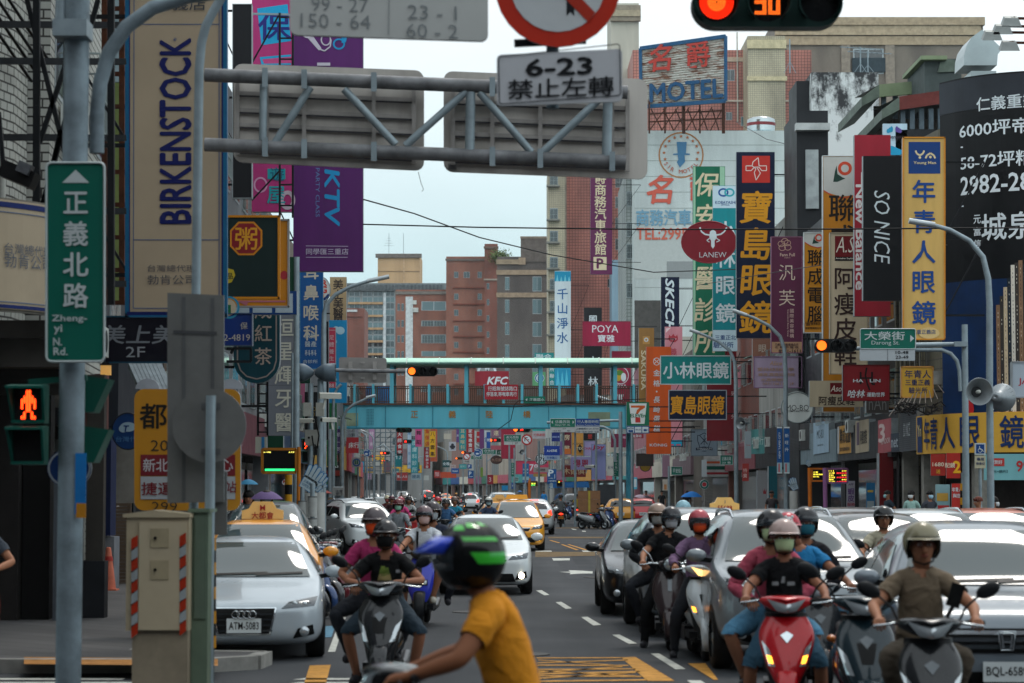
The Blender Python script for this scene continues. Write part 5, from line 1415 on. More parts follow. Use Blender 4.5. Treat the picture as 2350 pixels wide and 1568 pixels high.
# ---------------- signs: right side of the street ----------------
def dr(u,x=12.7):return x*F/(u-CX)
def Zb(n,x0,y0,x1,y1):
 o=(717.2,1053.9,1390.7,1727.5)[n-1]
 return(o+.14343*x0,975.3+.14343*y0,o+.14343*x1,975.3+.14343*y1)
ICE='#c9d3d6';BONE='#c9bd9c';GOLD='#d08f1c';TEAL='#0f7d82';NVY='#07132f'
SR='shop signs along the right side'
RS=[('tall yellow optician banner with navy characters and a blue top square',(2073,316,2168,779),dr(2168),'#c9a45e',[('rect',2085,326,2158,399,'#143a74'),('line',[(2101,346),(2104,353),(2111,357),(2118,353),(2121,346)],4,'#d8c79a'),('disc',2111,362,3,3,'#d8c79a'),('line',[(2124,364),(2127,357),(2135,352),(2143,357),(2146,364)],4,'#d8c79a'),('disc',2135,361,3,3,'#d8c79a'),('Young Man',2122,375,8.5,'#d8c79a',{'w':52}),('年青人眼鏡',2120,440,56,'#1a4382',{'v':69.5,'b':.02}),('disc',2132,765,24,13,'#d2b57c'),('三重正義店',2120,762,11,'#4a5a78',{})],dict(frame='#c9842a',fw=3,br='R',th=.3)),('black vertical banner with white slanted latin letters reading downwards',(1981,358,2071,690),76,'#0b0d11',[('SO NICE',2024,522,36,ICE,{'r':1,'w':168,'sh':.2,'b':-.004})],dict(br='R',th=.3)),('tall crimson banner half hidden behind the black vertical banner',(1961,310,2044,726),80,'#9c2433',[('New Balance',1974,545,20,'#d8d2d0',{'r':1,'w':240,'b':.03}),('rect',1978,360,1990,380,'#d8d2d0'),('rect',1976,396,1990,440,'#d8d2d0')],dict(br='R',th=.3)),('pale blue hair salon sign with a fan shaped crest',(2026,284,2082,356),82,'#b9d3e2',[('poly',[(2026,330),(2050,336),(2082,350),(2082,356),(2026,356)],'#2496bf')]+[('disc',2046-4*i,297+2*i,3.4,7-i,'#2b8fb4')for i in range(3)]+[('disc',2058+4*i,297+2*i,3.4,7-i,'#5f4a94')for i in range(3)]+[('mentor',2053,315,7.5,'#3a3340',{'w':31}),('Hair Stylist',2053,322,3,'#6a6470',{})],dict(br='R')),('tall cream shoe shop banner with dark brown characters',(1905,535,1990,858),85,'#bfae92',[('rect',1916,542,1962,597,'#6a1519'),('A.S',1940,562,36,'#d8cfc0',{'sh':.3,'w':44,'b':-.005}),('rect',1916,590,1962,599,'#1c1a1e'),('Amiable Stylish',1939,594,4.6,'#d8cfc0',{'w':43}),('阿瘦皮鞋',1940,640,54,'#33201c',{'v':58,'b':.012})],dict(frame='#a89c84',fw=2.5,br='R',th=.3)),('tall orange computer shop banner behind the cream shoe banner',(1888,358,1962,946),89,'#b9771c',[('poly',[(1890,360),(1962,360),(1962,448),(1930,452),(1890,440)],'#b9b8b2'),('ring',1939,387,16,16,7,'#c2452c'),('poly',[(1912,418),(1916,394),(1920,380),(1922,400),(1934,408),(1940,410),(1922,418)],'#1f3d34'),('line',[(1890,438),(1910,450),(1935,455),(1962,450)],2.5,'#c2452c'),('聯成',1933,478,66,'#241a12',{'v':70})],dict(frame='#c8ccca',fw=2,br='R',th=.3)),('orange computer shop banner with a white crest and a phone number',(1845,534,1893,764),97,'#c8841e',[('poly',[(1846,535),(1892,535),(1892,568),(1870,568),(1846,556)],'#c2c2bb'),('ring',1879,546,9,9,4,'#c2452c'),('poly',[(1864,560),(1867,548),(1869,540),(1870,551),(1880,558)],'#1f3d34'),('line',[(1846,556),(1860,565),(1876,569),(1892,566)],2,'#c2452c'),('聯成電腦',1872,592,40,'#1c1510',{'v':43}),('☎8983-8',1869,743,9,'#241a12',{'w':42}),('聯誠電腦語文短期',1869,753,5,'#241a12',{'w':42})],dict(frame='#c8ccca',fw=2,br='R',th=.3)),('purple beauty parlour banner with a flower emblem and cream foot',(1770,544,1841,810),103,'#5e2743',[('rect',1771,785,1840,810,'#b08a6a')]+[('ring',1800+x,563+y,8,7,1.2,'#c9a48c')for x,y in((-7,-3),(7,-5),(-5,6),(8,5),(1,-9))]+[('Fann Full',1807,585,7.5,'#d0b0a0',{'w':34}),('P A R I S',1807,592,2.6,'#d0b0a0'),('汎芙',1806,626,40,'#d8c3b0',{'v':58,'b':-.006}),('國際美容機構',1817,714,10,'#c9a8a0',{'v':11.4}),('International Beauty Group',1808,742,4.2,'#c9a8a0',{'r':1,'w':62}),('巧曼美容護膚精品坊',1805,791,6,'#3a1f2a',{'w':54}),('正 義 同 盟 店',1805,797,5.6,'#3a1f2a',{'w':54}),('8981-1611',1812,806,7,'#2a1520',{'w':50,'b':.02})],dict(frame='#8a5a70',fw=2,br='R',th=.3)),('very tall navy optician banner with gold brush characters and a red square',(1690,349,1778,776),116,NVY,[('rect',1703,358,1767,420,'#b82f26'),('line',[(1726,381),(1712,381),(1712,392),(1724,392),(1731,384),(1742,384),(1748,392),(1759,392),(1759,381),(1742,381),(1740,362),(1728,372),(1726,381),(1735,388),(1731,396),(1735,414),(1745,398),(1738,386)],1.8,'#d8d2cc'),('寶島眼鏡',1735,476,78,GOLD,{'v':84,'b':.02,'sh':.08})],dict(br='R',th=.35,brl=1.6)),('dark red oval shoe shop sign with a white bull skull',(1564,508,1690,604),121,'#7c1a26',[('poly',[(1636,527),(1629,532),(1628,545),(1632,553),(1632,565),(1636,571),(1640,565),(1640,553),(1645,545),(1643,532)],ICE),('line',[(1630,540),(1618,538),(1610,532),(1606,522)],3.4,ICE),('line',[(1642,540),(1654,538),(1662,532),(1668,522)],3.4,ICE),('line',[(1633,544),(1622,552),(1628,556)],2,ICE),('line',[(1639,544),(1652,552),(1644,556)],2,ICE),('LANEW',1636,585,12,ICE,{'w':62,'b':-.01})],dict(shape='ellipse',frame='#8a2a34',fw=2,br='R',th=.3)),('teal and white optician banner behind the navy optician banner',(1636,426,1692,806),127,'#0f7f86',[('rect',1636,427,1692,478,'#b9cdd6'),('ring',1660,442,12,10,4,'#1d4f8c'),('ring',1674,442,12,10,4,'#2f9aa4'),('KOBAYASHI',1665,465,7,'#1d3f78',{'w':48,'sh':.1}),('OPTICAL',1665,471,3.6,'#1d3f78',{'w':20}),('小林眼鏡',1665,530,47,ICE,{'v':63,'b':.018}),('rect',1636,758,1692,806,'#b9cdd6'),('三重正北',1665,775,12,'#1d3f78',{'w':48}),('驗光所',1660,792,15,'#1d3f78',{'w':46})],dict(br='R',th=.3)),('tall green herbal clinic banner with cream brush characters',(1590,382,1664,880),134,'#0d6147',[('rect',1591,383,1596,880,'#8fb89a'),('rect',1652,383,1663,700,'#8fb89a'),('保安中醫診所',1622,424,58,BONE,{'v':72,'b':.016,'sh':.12})],dict(br='R',th=.3,brl=1.6)),('dark red vertical banner strip behind the teal optician banner',(1622,656,1690,1012),138,'#7a1f28',[('雅芬',1684,905,14,'#c9a8a8',{'v':50}),('rect',1640,830,1650,834,'#c9a8a8')],dict(br='R',th=.3)),('wide teal optician sign with white characters hung over the street',(1516,817,1677,882),131,'#0d7b78',[('小林眼鏡',1597,850,40,ICE,{'w':150,'b':.02})],dict(frame='#b9c6c6',fw=2,br='R',th=.3,brl=3),(817,819,880,883)),('wide navy optician sign with gold brush characters hung over the street',(1535,896,1667,963),124,NVY,[('寶島眼鏡',1600,930,46,GOLD,{'w':124,'b':.02,'sh':.08})],dict(frame='#9aa3ac',fw=2,br='R',th=.3,brl=3)),('navy sports shoe banner with white italic letters reading downwards',(1517,636,1559,860),163,NVY,[('SKECHERS',1537,735,19,ICE,{'r':1,'w':190,'b':.035,'sh':.2})],dict(br='R',th=.3)),('pink food gift banner with a red crown crest',(1526,750,1566,1010),160,'#c9828c',[('poly',[(1528,754),(1540,752),(1528,764)],'#dcc0c2'),('ring',1545,778,11,7,3,'#a8323e'),('poly',[(1534,776),(1536,768),(1540,774),(1545,766),(1550,774),(1554,768),(1556,776)],'#a8323e'),('IMEI',1545,783,5,'#a8323e',{'b':.03}),('義美食品',1545,808,18,'#b04a58',{'v':34,'b':.02})],dict(br='R',th=.3)),('tall orange confectioner banner with white characters',(1483,796,1540,1042),137,'#c8541c',[('ring',1507,830,8,9,1.4,ICE),('line',[(1500,836),(1514,824)],1.4,ICE),('line',[(1500,824),(1514,836)],1.4,ICE),('金格',1507,856,16,ICE,{'v':24}),('disc',1507,899,2,2,ICE),('長崎蛋糕',1507,918,16,ICE,{'v':22,'b':.015,'sh':.15}),('KÖNIG',1511,1021,8,ICE,{'w':40})],dict(br='R',th=.35)),('brown cooker shop banner with a cherry blossom emblem',(1466,753,1501,960),138,'#9c7440',[('rect',1475,772,1491,790,'#b98a4c'),('ring',1483,780,5,5,2.5,ICE),('SAKURA',1477,850,11,'#d8c9a8',{'r':1,'w':90,'b':.03})],dict(br='R',th=.3)),('convenience store light box with a red orange and green numeral',(1438,923,1490,977),126,'#12694c',[('poly',[(1444,926),(1484,926),(1479,973),(1449,973)],'#d5dad6'),('poly',[(1448,931),(1480,931),(1480,936),(1470,942),(1464,950),(1459,950),(1462,941),(1468,936),(1448,936)][::-1],'#c85a24'),('poly',[(1458,958),(1469,958),(1470,970),(1458,970)][::-1],'#b8302c'),('ELEVEn',1464,954,8,'#1a6a48',{'w':34,'b':.03})],dict(br='R',th=.4,brl=2.4)),('blue strip of cash wifi and coffee icons under the store light box',(1438,978,1490,995),126,'#1c4a80',[('rect',1440,980,1455,993,ICE),('rect',1457,980,1472,993,ICE),('rect',1474,980,1488,993,ICE),('ATM',1447.5,983.5,4.2,'#1c3a68',{'b':.03}),('rect',1442,987,1453,992,'#1c4a80'),('Wi-Fi',1464.5,986.5,4,'#1c3a68',{'b':.02}),('rect',1477,985,1484,990,'#1c4a80'),('ring',1485,987,2,2,.8,'#1c4a80')],dict(br='R',th=.4,brl=2.4)),('square grey blue sign with a crest of crossed rifles',(1586,986,1646,1046),142,'#93a6b4',[('line',[(1601,999),(1604,1000),(1616,994),(1628,1000),(1631,999),(1631,1012),(1626,1026)],1.6,'#2a3a4c'),('line',[(1601,999),(1601,1012),(1606,1026)],1.6,'#2a3a4c'),('line',[(1606,1000),(1624,1020)],1.8,'#2a3a4c'),('line',[(1626,1000),(1608,1020)],1.8,'#2a3a4c'),('line',[(1616,998),(1616,1022)],1.4,'#2a3a4c'),('poly',[(1597,1028),(1616,1025),(1635,1028),(1635,1034),(1616,1031),(1597,1034)],'#22344c'),('THREEGUN',1616,1030,4,ICE,{'w':34,'b':.02}),('1949',1616,1036,3,'#2a3a4c',{'w':10})],dict(frame='#7a8890',fw=2,br='R',th=.4,brl=3)),('bright blue jewellery display sign with red and gold characters',Zb(3,905,-260,1222,345),172,'#1c8fb0',[('disc',1544,972,15,16,'#c3d4d6'),('ring',1544,972,15,16,2,'#1d4a48'),('富',1544,972,22,'#b8303c',{'b':.02}),('金飾',1544,1000,14,'#8a7a3c',{'w':26}),('rect',1536,1020,1546,1022.5,'#c83a44'),('rect',1552,1020,1562,1022.5,'#c83a44')],dict(frame='#16303c',fw=2,br='R',th=.3)),('crimson cosmetics shop sign with white latin letters and two characters',(1337,738,1447,794),236,'#8c1538',[('POYA',1389,755,17,ICE,{'w':60,'b':-.002}),('寶雅',1391,777,18,ICE,{'w':38})],dict(br='R',th=.4,brl=2.6,frame='#6e1030',fw=1)),('crimson vertical cosmetics banner with a fruit portrait roundel',(1404,806,1448,938),238,'#8c1538',[('ring',1424,862,19,20,1.5,ICE),('disc',1418,862,10,13,'#b4982c'),('disc',1422,856,9,6,'#4c7a2c'),('disc',1431,866,6,10,ICE),('POYA',1424,886,7,ICE,{'w':28}),('寶雅',1424,912,16,ICE,{'v':20})],dict(br='R',th=.3)),('purple vertical motel banner with cream characters and a parking letter',(1355,396,1405,630),252,'#5c1f48',[('爵商務汽車旅館',1378,409,28,BONE,{'v':27.2,'b':.018}),('rect',1362,590,1392,620,BONE),('P',1377,605,22,'#5c1f48',{'b':.04})],dict(br='R',th=.4,brl=3)),('tall white water shop banner with blue characters behind the footbridge',(1273,622,1310,892),268,'#cdd9dc',[('rect',1273,623,1310,646,'#1789ad')]+[('poly',[(1276+9*i,646),(1279+9*i,630+4*(i%2)),(1282+9*i,646)],'#6fc0d0')for i in range(4)]+[('千山淨水',1291,675,27,'#1f5c94',{'v':33.5,'b':.012}),('rect',1273,836,1310,892,'#1789ad')]+[('poly',[(1276+10*i,885),(1280+10*i,845+7*(i%2)),(1285+10*i,885)],'#4fb4cc')for i in range(3)],dict(br='R',th=.3,brl=2)),('black vertical banner with white characters behind the crimson sign',(1340,706,1381,990),242,'#15171b',[('風火山林',1361,735,24,ICE,{'v':47,'b':.012})],dict(br='R',th=.3)),('small green school crossing roundel sign seen through the footbridge',(1222,854,1252,888),200,'#5c9c6c',[('disc',1238,868,11,11,ICE),('ring',1238,868,10,10,2.5,'#1f5c8c'),('rect',1234,864,1237,873,'#1f5c8c'),('rect',1239,864,1242,873,'#1f5c8c')],dict(th=.1)),('teal dental clinic sign seen through the footbridge railing',(1227,810,1271,842),225,'#1a8080',[('聯合',1248,819,14,ICE,{'w':36}),('牙醫診所',1248,834,10,ICE,{'w':40})],dict(th=.2)),('teal vertical dental strip left of the white water shop banner',(1260,838,1273,890),230,'#1a8080',[('所聯合',1266.5,848,11,ICE,{'v':15})],dict(th=.2)),('red rice burger shop fascia under a big white letter emblem',(1090,852,1168,888),205,'#8c2430',[('KFC',1142,874,17,ICE,{'w':48,'b':.04,'sh':.25})],dict(th=.4)),('white looping letter emblem above the red fried chicken fascia',(1094,832,1140,858),208,'#8a8f8e',[('line',[(1096,856),(1103,840),(1109,835),(1114,842),(1118,853),(1122,842),(1127,835),(1133,841),(1138,856)],5,ICE)],dict(th=.15)),('round white shoe shop sign on the right row with thin black letters',(1793,900,1866,971),96,'#c6ccc8',[('MO-BO',1830,936,13,'#1c2022',{'w':52,'b':-.006}),('COMFY AND STYLISH',1832,944,4,'#1c2022',{'w':50})],dict(shape='ellipse',br='R',th=.3,frame='#7d8685',fw=2)),('cream horizontal shoe sign with a dark red square and brown characters',(1858,874,1981,934),88,'#b7a98e',[('rect',1905,879,1935,905,'#6a1519'),('Aso',1919,892,14,'#d8cfc0',{'sh':.3,'w':26}),('阿瘦皮鞋',1920,920,22,'#2a1c18',{'w':82})],dict(br='R',th=.3)),('red sports shop sign with a black slanted monogram',(1935,838,2041,920),79,'#7c141c',[('line',[(1989,844),(1986,862),(1990,880),(1996,896)],4,'#15090a'),('line',[(1975,854),(1975,882)],4.5,'#15090a'),('line',[(1975,868),(2000,868)],3.5,'#15090a'),('line',[(2001,854),(2001,882),(2008,882)],4.5,'#15090a'),('HA   LIN',1989,874,7,ICE,{'w':62,'b':.02}),('哈林',1965,904,19,ICE,{'w':40,'sh':.2}),('運動世界',2010,906,11,ICE,{'w':41})],dict(br='R',th=.3,frame='#5c1016',fw=1.5)),('small square yellow optometry sign with navy characters',(2069,842,2141,912),75,'#c79a36',[('年青人',2106,859,20,'#1f3058',{'w':60}),('三重正義',2106,878,15,'#1f3058',{'w':57}),('驗光所',2107,896,15,'#1f3058',{'w':43})],dict(frame='#c08a48',fw=3,br='R',th=.3,brl=2.2)),('pale lilac beauty salon sign with faded gold writing',(1731,819,1840,890),108,'#a592a8',[('Alice',1780,834,10,'#b08c70',{'sh':.2}),('愛絲絲絲美學',1780,848,9,'#a88674',{'w':84}),('繡眉.霧眉彩 眼線',1782,860,8,'#a88674',{'w':84}),('水晶嘟嘟唇',1776,872,8,'#a88674',{'w':60}),('0931106113  2F',1786,881,6,'#a88674',{'w':72})],dict(br='R',th=.3,frame='#8a6a88',fw=2)),('white light box with the start of a red letter at the right edge',(2323,831,2392,912),66,'#9fa9b2',[('JAPAN',2372,877,18,'#a02a34',{'w':70})],dict(frame='#8b9094',fw=3,th=.3,br='R')),('grey panel with white curved letters under the red sports sign',(1988,905,2040,948),80,'#6a6460',[('nAn',2014,926,30,'#a9a6a2',{'w':40,'b':-.01})],dict(th=.3,br='R')),('rusty tin box sign with orange writing behind the navy banner',(1727,775,1775,870),121,'#9a6a58',[('眼科',1750,800,20,'#c9b8a8',{'v':26})],dict(th=.3,br='R')),]
for r_ in RS:
 lb,bx_,d,bg_,it,op=r_[:6]
 vr_=None
 sign('shop_sign',lb,bx_,d,bg_,it,group=SR,**op)
CORR=M('#b3a895',.7,.2,.5,2.2)
def corr():
 m=bpy.data.materials.new('rusty_corrugated');m.use_nodes=True;t=m.node_tree;b=t.nodes['Principled BSDF'];b.inputs['Roughness'].default_value=.75
 tx=t.nodes.new('ShaderNodeTexCoord');n=t.nodes.new('ShaderNodeTexNoise');n.inputs['Scale'].default_value=1.6;n.inputs['Detail'].default_value=8;n.inputs['Roughness'].default_value=.7
 mp=t.nodes.new('ShaderNodeMapping');mp.inputs['Scale'].default_value=(.55,1,2.2);t.links.new(tx.outputs['Object'],mp.inputs[0]);t.links.new(mp.outputs[0],n.inputs[0])
 r=t.nodes.new('ShaderNodeValToRGB');e=r.color_ramp.elements;e[0].position,e[0].color,e[1].position,e[1].color=.46,(.50,.49,.44,1),.60,(.19,.07,.03,1);t.links.new(n.outputs['Fac'],r.inputs[0]);t.links.new(r.outputs[0],b.inputs['Base Color']);return m
CORR=corr()
d=257;d2=253.5
base=W(1565,300,255);t=thing('rusty_billboard','rusty corrugated motel billboard with red characters and blue letters','billboard',base)
TL,BL,TR,BR=W(1470,112,d),W(1490,246,d),W(1666,84,d2),W(1666,232,d2);BL=W(1472,246,d)
def bp(u,v):
 fx=(u-1470)/196;p=TL.lerp(TR,fx);q=BL.lerp(BR,fx);vt_=112-28*fx;vb_=246-14*fx
 return p.lerp(q,(v-vt_)/(vb_-vt_))
b=MB();nx=(BR-BL).normalized();nn=Vector((nx.y,-nx.x,0));nn=nn if nn.y<0 else-nn;n=26
for k in range(n):
 a0_,a1_=k/n,(k+1)/n
 p0_,p1_,q0_,q1_=TL.lerp(BL,a0_),TL.lerp(BL,a1_),TR.lerp(BR,a0_),TR.lerp(BR,a1_);mid0,mid1=p0_.lerp(p1_,.5)+nn*.14,q0_.lerp(q1_,.5)+nn*.14
 b.face([p0_,mid0,mid1,q0_],CORR);b.face([mid0,p1_,q1_,mid1],CORR)
b.build('corrugated_sheet',t,base,solid=.03)
b=MB();BLF=M('#1c4f74',.5,.1,.15)
for p,q in((TL,TR),(TR,BR),(BR,BL),(BL,TL)):b.bar(p+nn*.1,q+nn*.1,.34,BLF,.4)
b.build('frame',t,base)
b=MB();ml=[]
marks(ml_:=MB(),[('名',1518,134,66,'#b03a30',{'b':.02,'sh':.15}),('爵',1605,127,64,'#b03a30',{'b':.014}),('MOTEL',1577,209,42,'#15486e',{'w':166,'b':.03})],lambda u,v:bp(u,v)+nn*.28,nx,(TL-BL).normalized(),nn,(TR-TL).length/196,d/F)
o=ml_.build('lettering',t,base,solid=-.12)
b=MB()
for u in(1490,1526,1569,1606,1660):
 p=W(u,250,256);b.bar((p.x,256,W(u,302,258).z-.5),(p.x,256,p.z+.8),.34 if u in(1569,1660)else .18,RUST)
for k in range(6):b.bar(W(1490+28*k,300,255.5),W(1530+26*k,246,255.5),.12,RUST);b.bar(W(1520+26*k,300,257),W(1494+28*k,250,257),.12,RUST)
for v in(262,280):b.bar(W(1488,v,256.3),W(1662,v-8,256.3),.15,RUST)
b.build('support_frame',t,base)
def df(u):return 12.85*F/(u-CX)
def P4(x,y):return 1762.5+.3334*x,522.6+.3334*y
def wallsign(lb,x0,y0,x1,y1,y2,y3,bg_,it,cat='sign',th=.25,name='shop_fascia',**k):
 (u0,v0),(u1,v1)=P4(x0,y0),P4(x1,y1);w0,w1=P4(x1,y2)[1],P4(x1,y3)[1]
 it2=[tuple([i[0]]+[c for c in P4(i[1],i[2])]+[i[3]*.3334]+[i[4]]+[{a:(b_*.3334 if a in('w','v')else b_)for a,b_ in(i[5]if len(i)>5 else{}).items()}])if i[0]not in('rect',)else(i[0],*P4(i[1],i[2]),*P4(i[3],i[4]),i[5])for i in it]
 return sign(name,lb,(u0,v0,u1,v1),df(u0),bg_,it2,d2=df(u1),vr=(w0,w1),th=th,cat=cat,group='shop fascias on the right',**k)
wallsign('pale blue shoe shop fascia with thin dark letters',312,1345,418,1563,1328,1545,'#8fa9ba',[('MO-BO',362,1430,60,'#2a3036',{'w':46,'b':-.008}),('COMFY AND STYLISH',362,1505,12,'#2a3036',{'w':40})])
wallsign('black slatted fascia with raised pale letters',-20,1385,285,1560,1345,1525,'#1d1f21',[('MO-BO',190,1465,34,'#8d9394',{'w':46,'b':.02})]+[('rect',-20,1372+10*k,285,1375+10*k,'#3a3d40')for k in range(19)])
wallsign('orange computer school fascia with dark characters',480,1370,572,1560,1352,1550,'#b98632',[('聯成電腦',532,1440,110,'#2a2118',{'w':70}),('語文短期補習班',530,1530,26,'#2a2118',{'w':66}),('rect',480,1372,492,1556,'#b0b4b4')])
wallsign('beige shoe shop fascia with a dark red panel and brown characters',602,1334,694,1555,1316,1540,'#a89a80',[('阿瘦皮鞋',660,1450,100,'#2a1f1a',{'w':44}),('rect',612,1345,630,1500,'#5c4a5c')])
wallsign('coral red fascia with big white rounded letters',757,1328,848,1560,1310,1540,'#a04a50',[('3',785,1420,120,'#c9b4b0',{'w':40,'b':.03}),('RMOOR',812,1480,36,'#c9b4b0',{'w':60,'b':.03})])
wallsign('dark perforated metal fascia with narrow pale letters',905,1262,1026,1545,1238,1530,'#4a4e54',[('SO NICE',957,1400,90,'#c2c8ca',{'w':46,'b':.02})]+[('rect',906,1262+14*k,1025,1265+14*k,'#2e3236')for k in range(20)])
wallsign('small navy fascia with pale upright letters beside the coral fascia',845,1420,903,1545,1412,1540,'#16283a',[('net',872,1485,60,'#a9b4bc',{'w':46,'b':.02})])
wallsign('teal fascia strip left of the black slatted fascia',-120,1390,-24,1560,1385,1555,'#1f7a78',[('眼鏡行',-70,1470,60,'#b9cdc9',{'w':80})])
wallsign('dusty rose fascia left of the teal fascia strip',-230,1400,-124,1570,1392,1562,'#8a5660',[('Triumph',-180,1480,40,'#c9b4b4',{'w':80})])
sign('shop_fascia','white convenience store fascia with orange green and red stripes',(1622,1054,1686,1094),146,'#b9c0bd',[('rect',1622,1059,1686,1064,'#c0562c'),('rect',1622,1070,1686,1078,'#14584a'),('rect',1622,1084,1686,1089,'#a02a34')],th=4,group='shop fascias on the right')
sign('shop_fascia','blank dark brown fascia above the yellow round sign',(1460,1041,1500,1070),205,'#231d1b',[],th=.5,group='shop fascias on the right')
sign('shop_sign','half round yellow sign under the blank brown fascia',(1469,1060,1493,1082),206,'#b08a1c',[],shape='ellipse',frame='#33302a',fw=1.5)
sign('shop_sign','white panelled fascia with blue letters behind the green road sign',(1392,1048,1442,1092),214,'#a9a9a2',[('名 MC',1402,1073,9,'#26305c',{'w':14})],th=.4)
sign('shop_sign','pink ribbed wall sign above the arcade near the striped fascia',(1520,1045,1537,1095),178,'#8a6a7a',[],th=.5)
sign('shop_sign','crimson teahouse sign with white characters under the icon strip',(1437,996,1477,1006),200,'#8c1f30',[('古茶坊',1462,1001,7,ICE,{'w':20})],th=.3)
sign('shop_sign','maroon street name shop board behind the pole camera',(1402,996,1446,1027),222,'#6c163c',[('正義店',1432,1004,6,'#c9a8b8',{'w':20})],th=.3)
sign('shop_sign','round green coffee roundel on a black bracket over the alley',(1606,1101,1627,1123),138,ICE,[('ring',1616.5,1112,10,10.5,4,'#1c5f58'),('disc',1616.5,1112,5,5,'#a82a34')],shape='ellipse',th=.3)
sign('shop_sign','grey shoe shop light box beside the alley with red letters',(1710,990,1724,1052),118,'#8f9aa0',[('Triumph',1717,1022,5,'#a85a60',{'w':10})],th=.4)
for i,(bx_,d,c,lb,it)in enumerate((((2136,1042,2170,1092),74,'#9c2a22','red sale banner with white prices under the yellow fascia',[('1680',2153,1066,9,'#d8c8b0',{'w':26,'b':.02}),('送',2153,1082,10,'#d0a02c')]),((2172,1040,2204,1098),72.2,'#a02620','red sale banner with a large yellow numeral two',[('2',2196,1072,26,'#d8a01c',{'b':.04}),('配鏡',2180,1068,12,'#d8c8b0')]),((2258,1042,2352,1102),70.4,'#6fa4a8','pale teal optician board with a red ninety-nine price',[('99',2348,1070,24,'#a82a2c',{'w':30,'b':.03}),('rect',2269,1052,2305,1070,'#a83430'),('配到好',2287,1061,10,ICE,{'w':26}),('【驗光+鏡片】',2290,1082,7,'#2a4a50',{'w':44})]),((2147,1112,2180,1182),70,'#7fa0a4','pale blue standing poster with orange prices',[('rect',2150,1132,2176,1150,'#b08a3c'),('rect',2152,1160,2178,1172,'#a82a2c')]),((2184,1110,2212,1180),69.6,'#a82a24','red standing poster with white slogan characters',[('年青人',2196,1124,11,ICE,{'w':22}),('與您',2196,1138,10,ICE),('加入',2196,1172,14,'#d8b02c')]),((2214,1112,2224,1180),69.4,'#98322c','narrow red standing poster beside the yellow striped post',[]))):
 sign('poster',lb,bx_,d,c,it,th=.05,cat='poster',group='optician posters')
sign('poster','blue phone shop poster on the grey shopfront wall',(1988,1108,2008,1178),88,'#2a6f9c',[('rect',1990,1150,2006,1176,'#9aa8ac'),('rect',1991,1125,2004,1130,'#d0b04c')],th=.05,cat='poster')
sign('poster','white poster with purple characters beside the bus display',(1943,1104,1962,1165),92,'#a9a6b0',[('APP',1953,1112,5,'#4a2f5c'),('蝦皮',1953,1128,16,'#5c2a78',{'v':16}),('服務',1953,1158,9,'#a02a3c')],th=.05,cat='poster')
sign('poster','white column with a small red crown emblem on the right row',(1738,1080,1762,1170),120,'#8f9092',[('poly',[(1750,1122),(1752,1134),(1758,1134),(1760,1122),(1757,1129),(1755,1121),(1753,1129)],'#8c2c34')],th=.5,cat='pillar')
sign('wall_cladding','deep red shopfront wall on the right row',(2018,1040,2050,1180),83,'#6c1016',[],th=.6,cat='wall panel')
sign('wall_cladding','teal shopfront panel left of the bus display',(1764,1070,1784,1180),112,'#0f5560',[],th=.5,cat='wall panel')
sign('hanging_banner','red cloth pennant with white writing hanging by the grey post',Zb(3,2180,620,2285,900),122,'#a83a36',[('特賣',1710,1080,10,'#d8b8b0',{'v':12})],th=.03,cat='banner')
sign('hanging_banner','white and blue flag banner hanging over the far right pavement',Zb(3,445,838,500,1030),190,'#4fa8c4',[('rect',1455,1100,1461,1118,ICE)],th=.03,cat='banner')
sign('hanging_banner','pale promotional flag hanging beside the green side street plate',Zb(3,905,870,990,1050),160,'#b9b0a4',[('rect',1524,1112,1530,1124,'#b87c4c')],th=.03,cat='banner')
# ---------------- signs: left side of the street ----------------
def P2(x,y):return 587.5+.3334*x,522.6+.3334*y
CRM='#8c7d68';SL='shop signs along the left side'
sign('shop_sign','huge cream vertical shop sign with navy latin letters and blue edges',(292,-60,517,724),36,M('#9c8c76',.5,0,.06,.8),[('line',[(308,57),(503,57)],2,'#4a5a78'),('line',[(306,552),(503,552)],2,'#4a5a78'),('line',[(308,-40),(306,708),(503,708),(503,-40)],2,'#4a5a78'),('BIRKENSTOCK',403,302,70,'#0a1450',{'r':-1,'w':425,'b':.028}),('®',402,92,8,'#3a4a70',{'r':-1}),('正義店',413,10,32,'#3d4046',{'w':120,'b':.004}),('台灣總代理',394,617,17,'#4a4a50',{'w':110,'b':0}),('勃肯公司',394,643,24,'#4a4a50',{'w':110,'b':0}),('rect',292,-60,299,724,'#0a1a52'),('rect',509,-60,517,724,'#0a1a52'),('rect',292,716,517,724,'#0a1a52')],frame='#17587c',fw=9,th=.35,br='L',brl=1.2,group=SL)
cs=thing('shop_sign','cream sandal shop sign bent round the building corner at the left edge','sign',W(40,715,30),0,SL);at=W(40,715,30)
f=MB();cp=smooth([(-8.9,28.2),(-7.2,29.2),(-5.95,30.4),(-5.75,31.6),(-6.0,32.6)])
def zc(v):return W(60,v,30.3).z
n=24
P_=[Vector((*p,0))for p in cp];LT=sum((b_-a).length for a,b_ in zip(P_[:-1],P_[1:]))
for i in range(n):
 a,b_=LT*i/n,LT*(i+1)/n
 for v0,v1,m,o in((465,713,M('#a3937c',.5,0,.08,1),.05),(470,482,M('#14235a',.5),.06),(703,711,M('#14235a',.5),.06),(492,494,M('#5a6a84',.5),.06),(696,698,M('#5a6a84',.5),.06),(713,719,M('#6b675f',.6),.02),(460,465,M('#6b675f',.6),.02)):
  f.face([(a,o,zc(v1)),(b_,o,zc(v1)),(b_,o,zc(v0)),(a,o,zc(v0))],m)
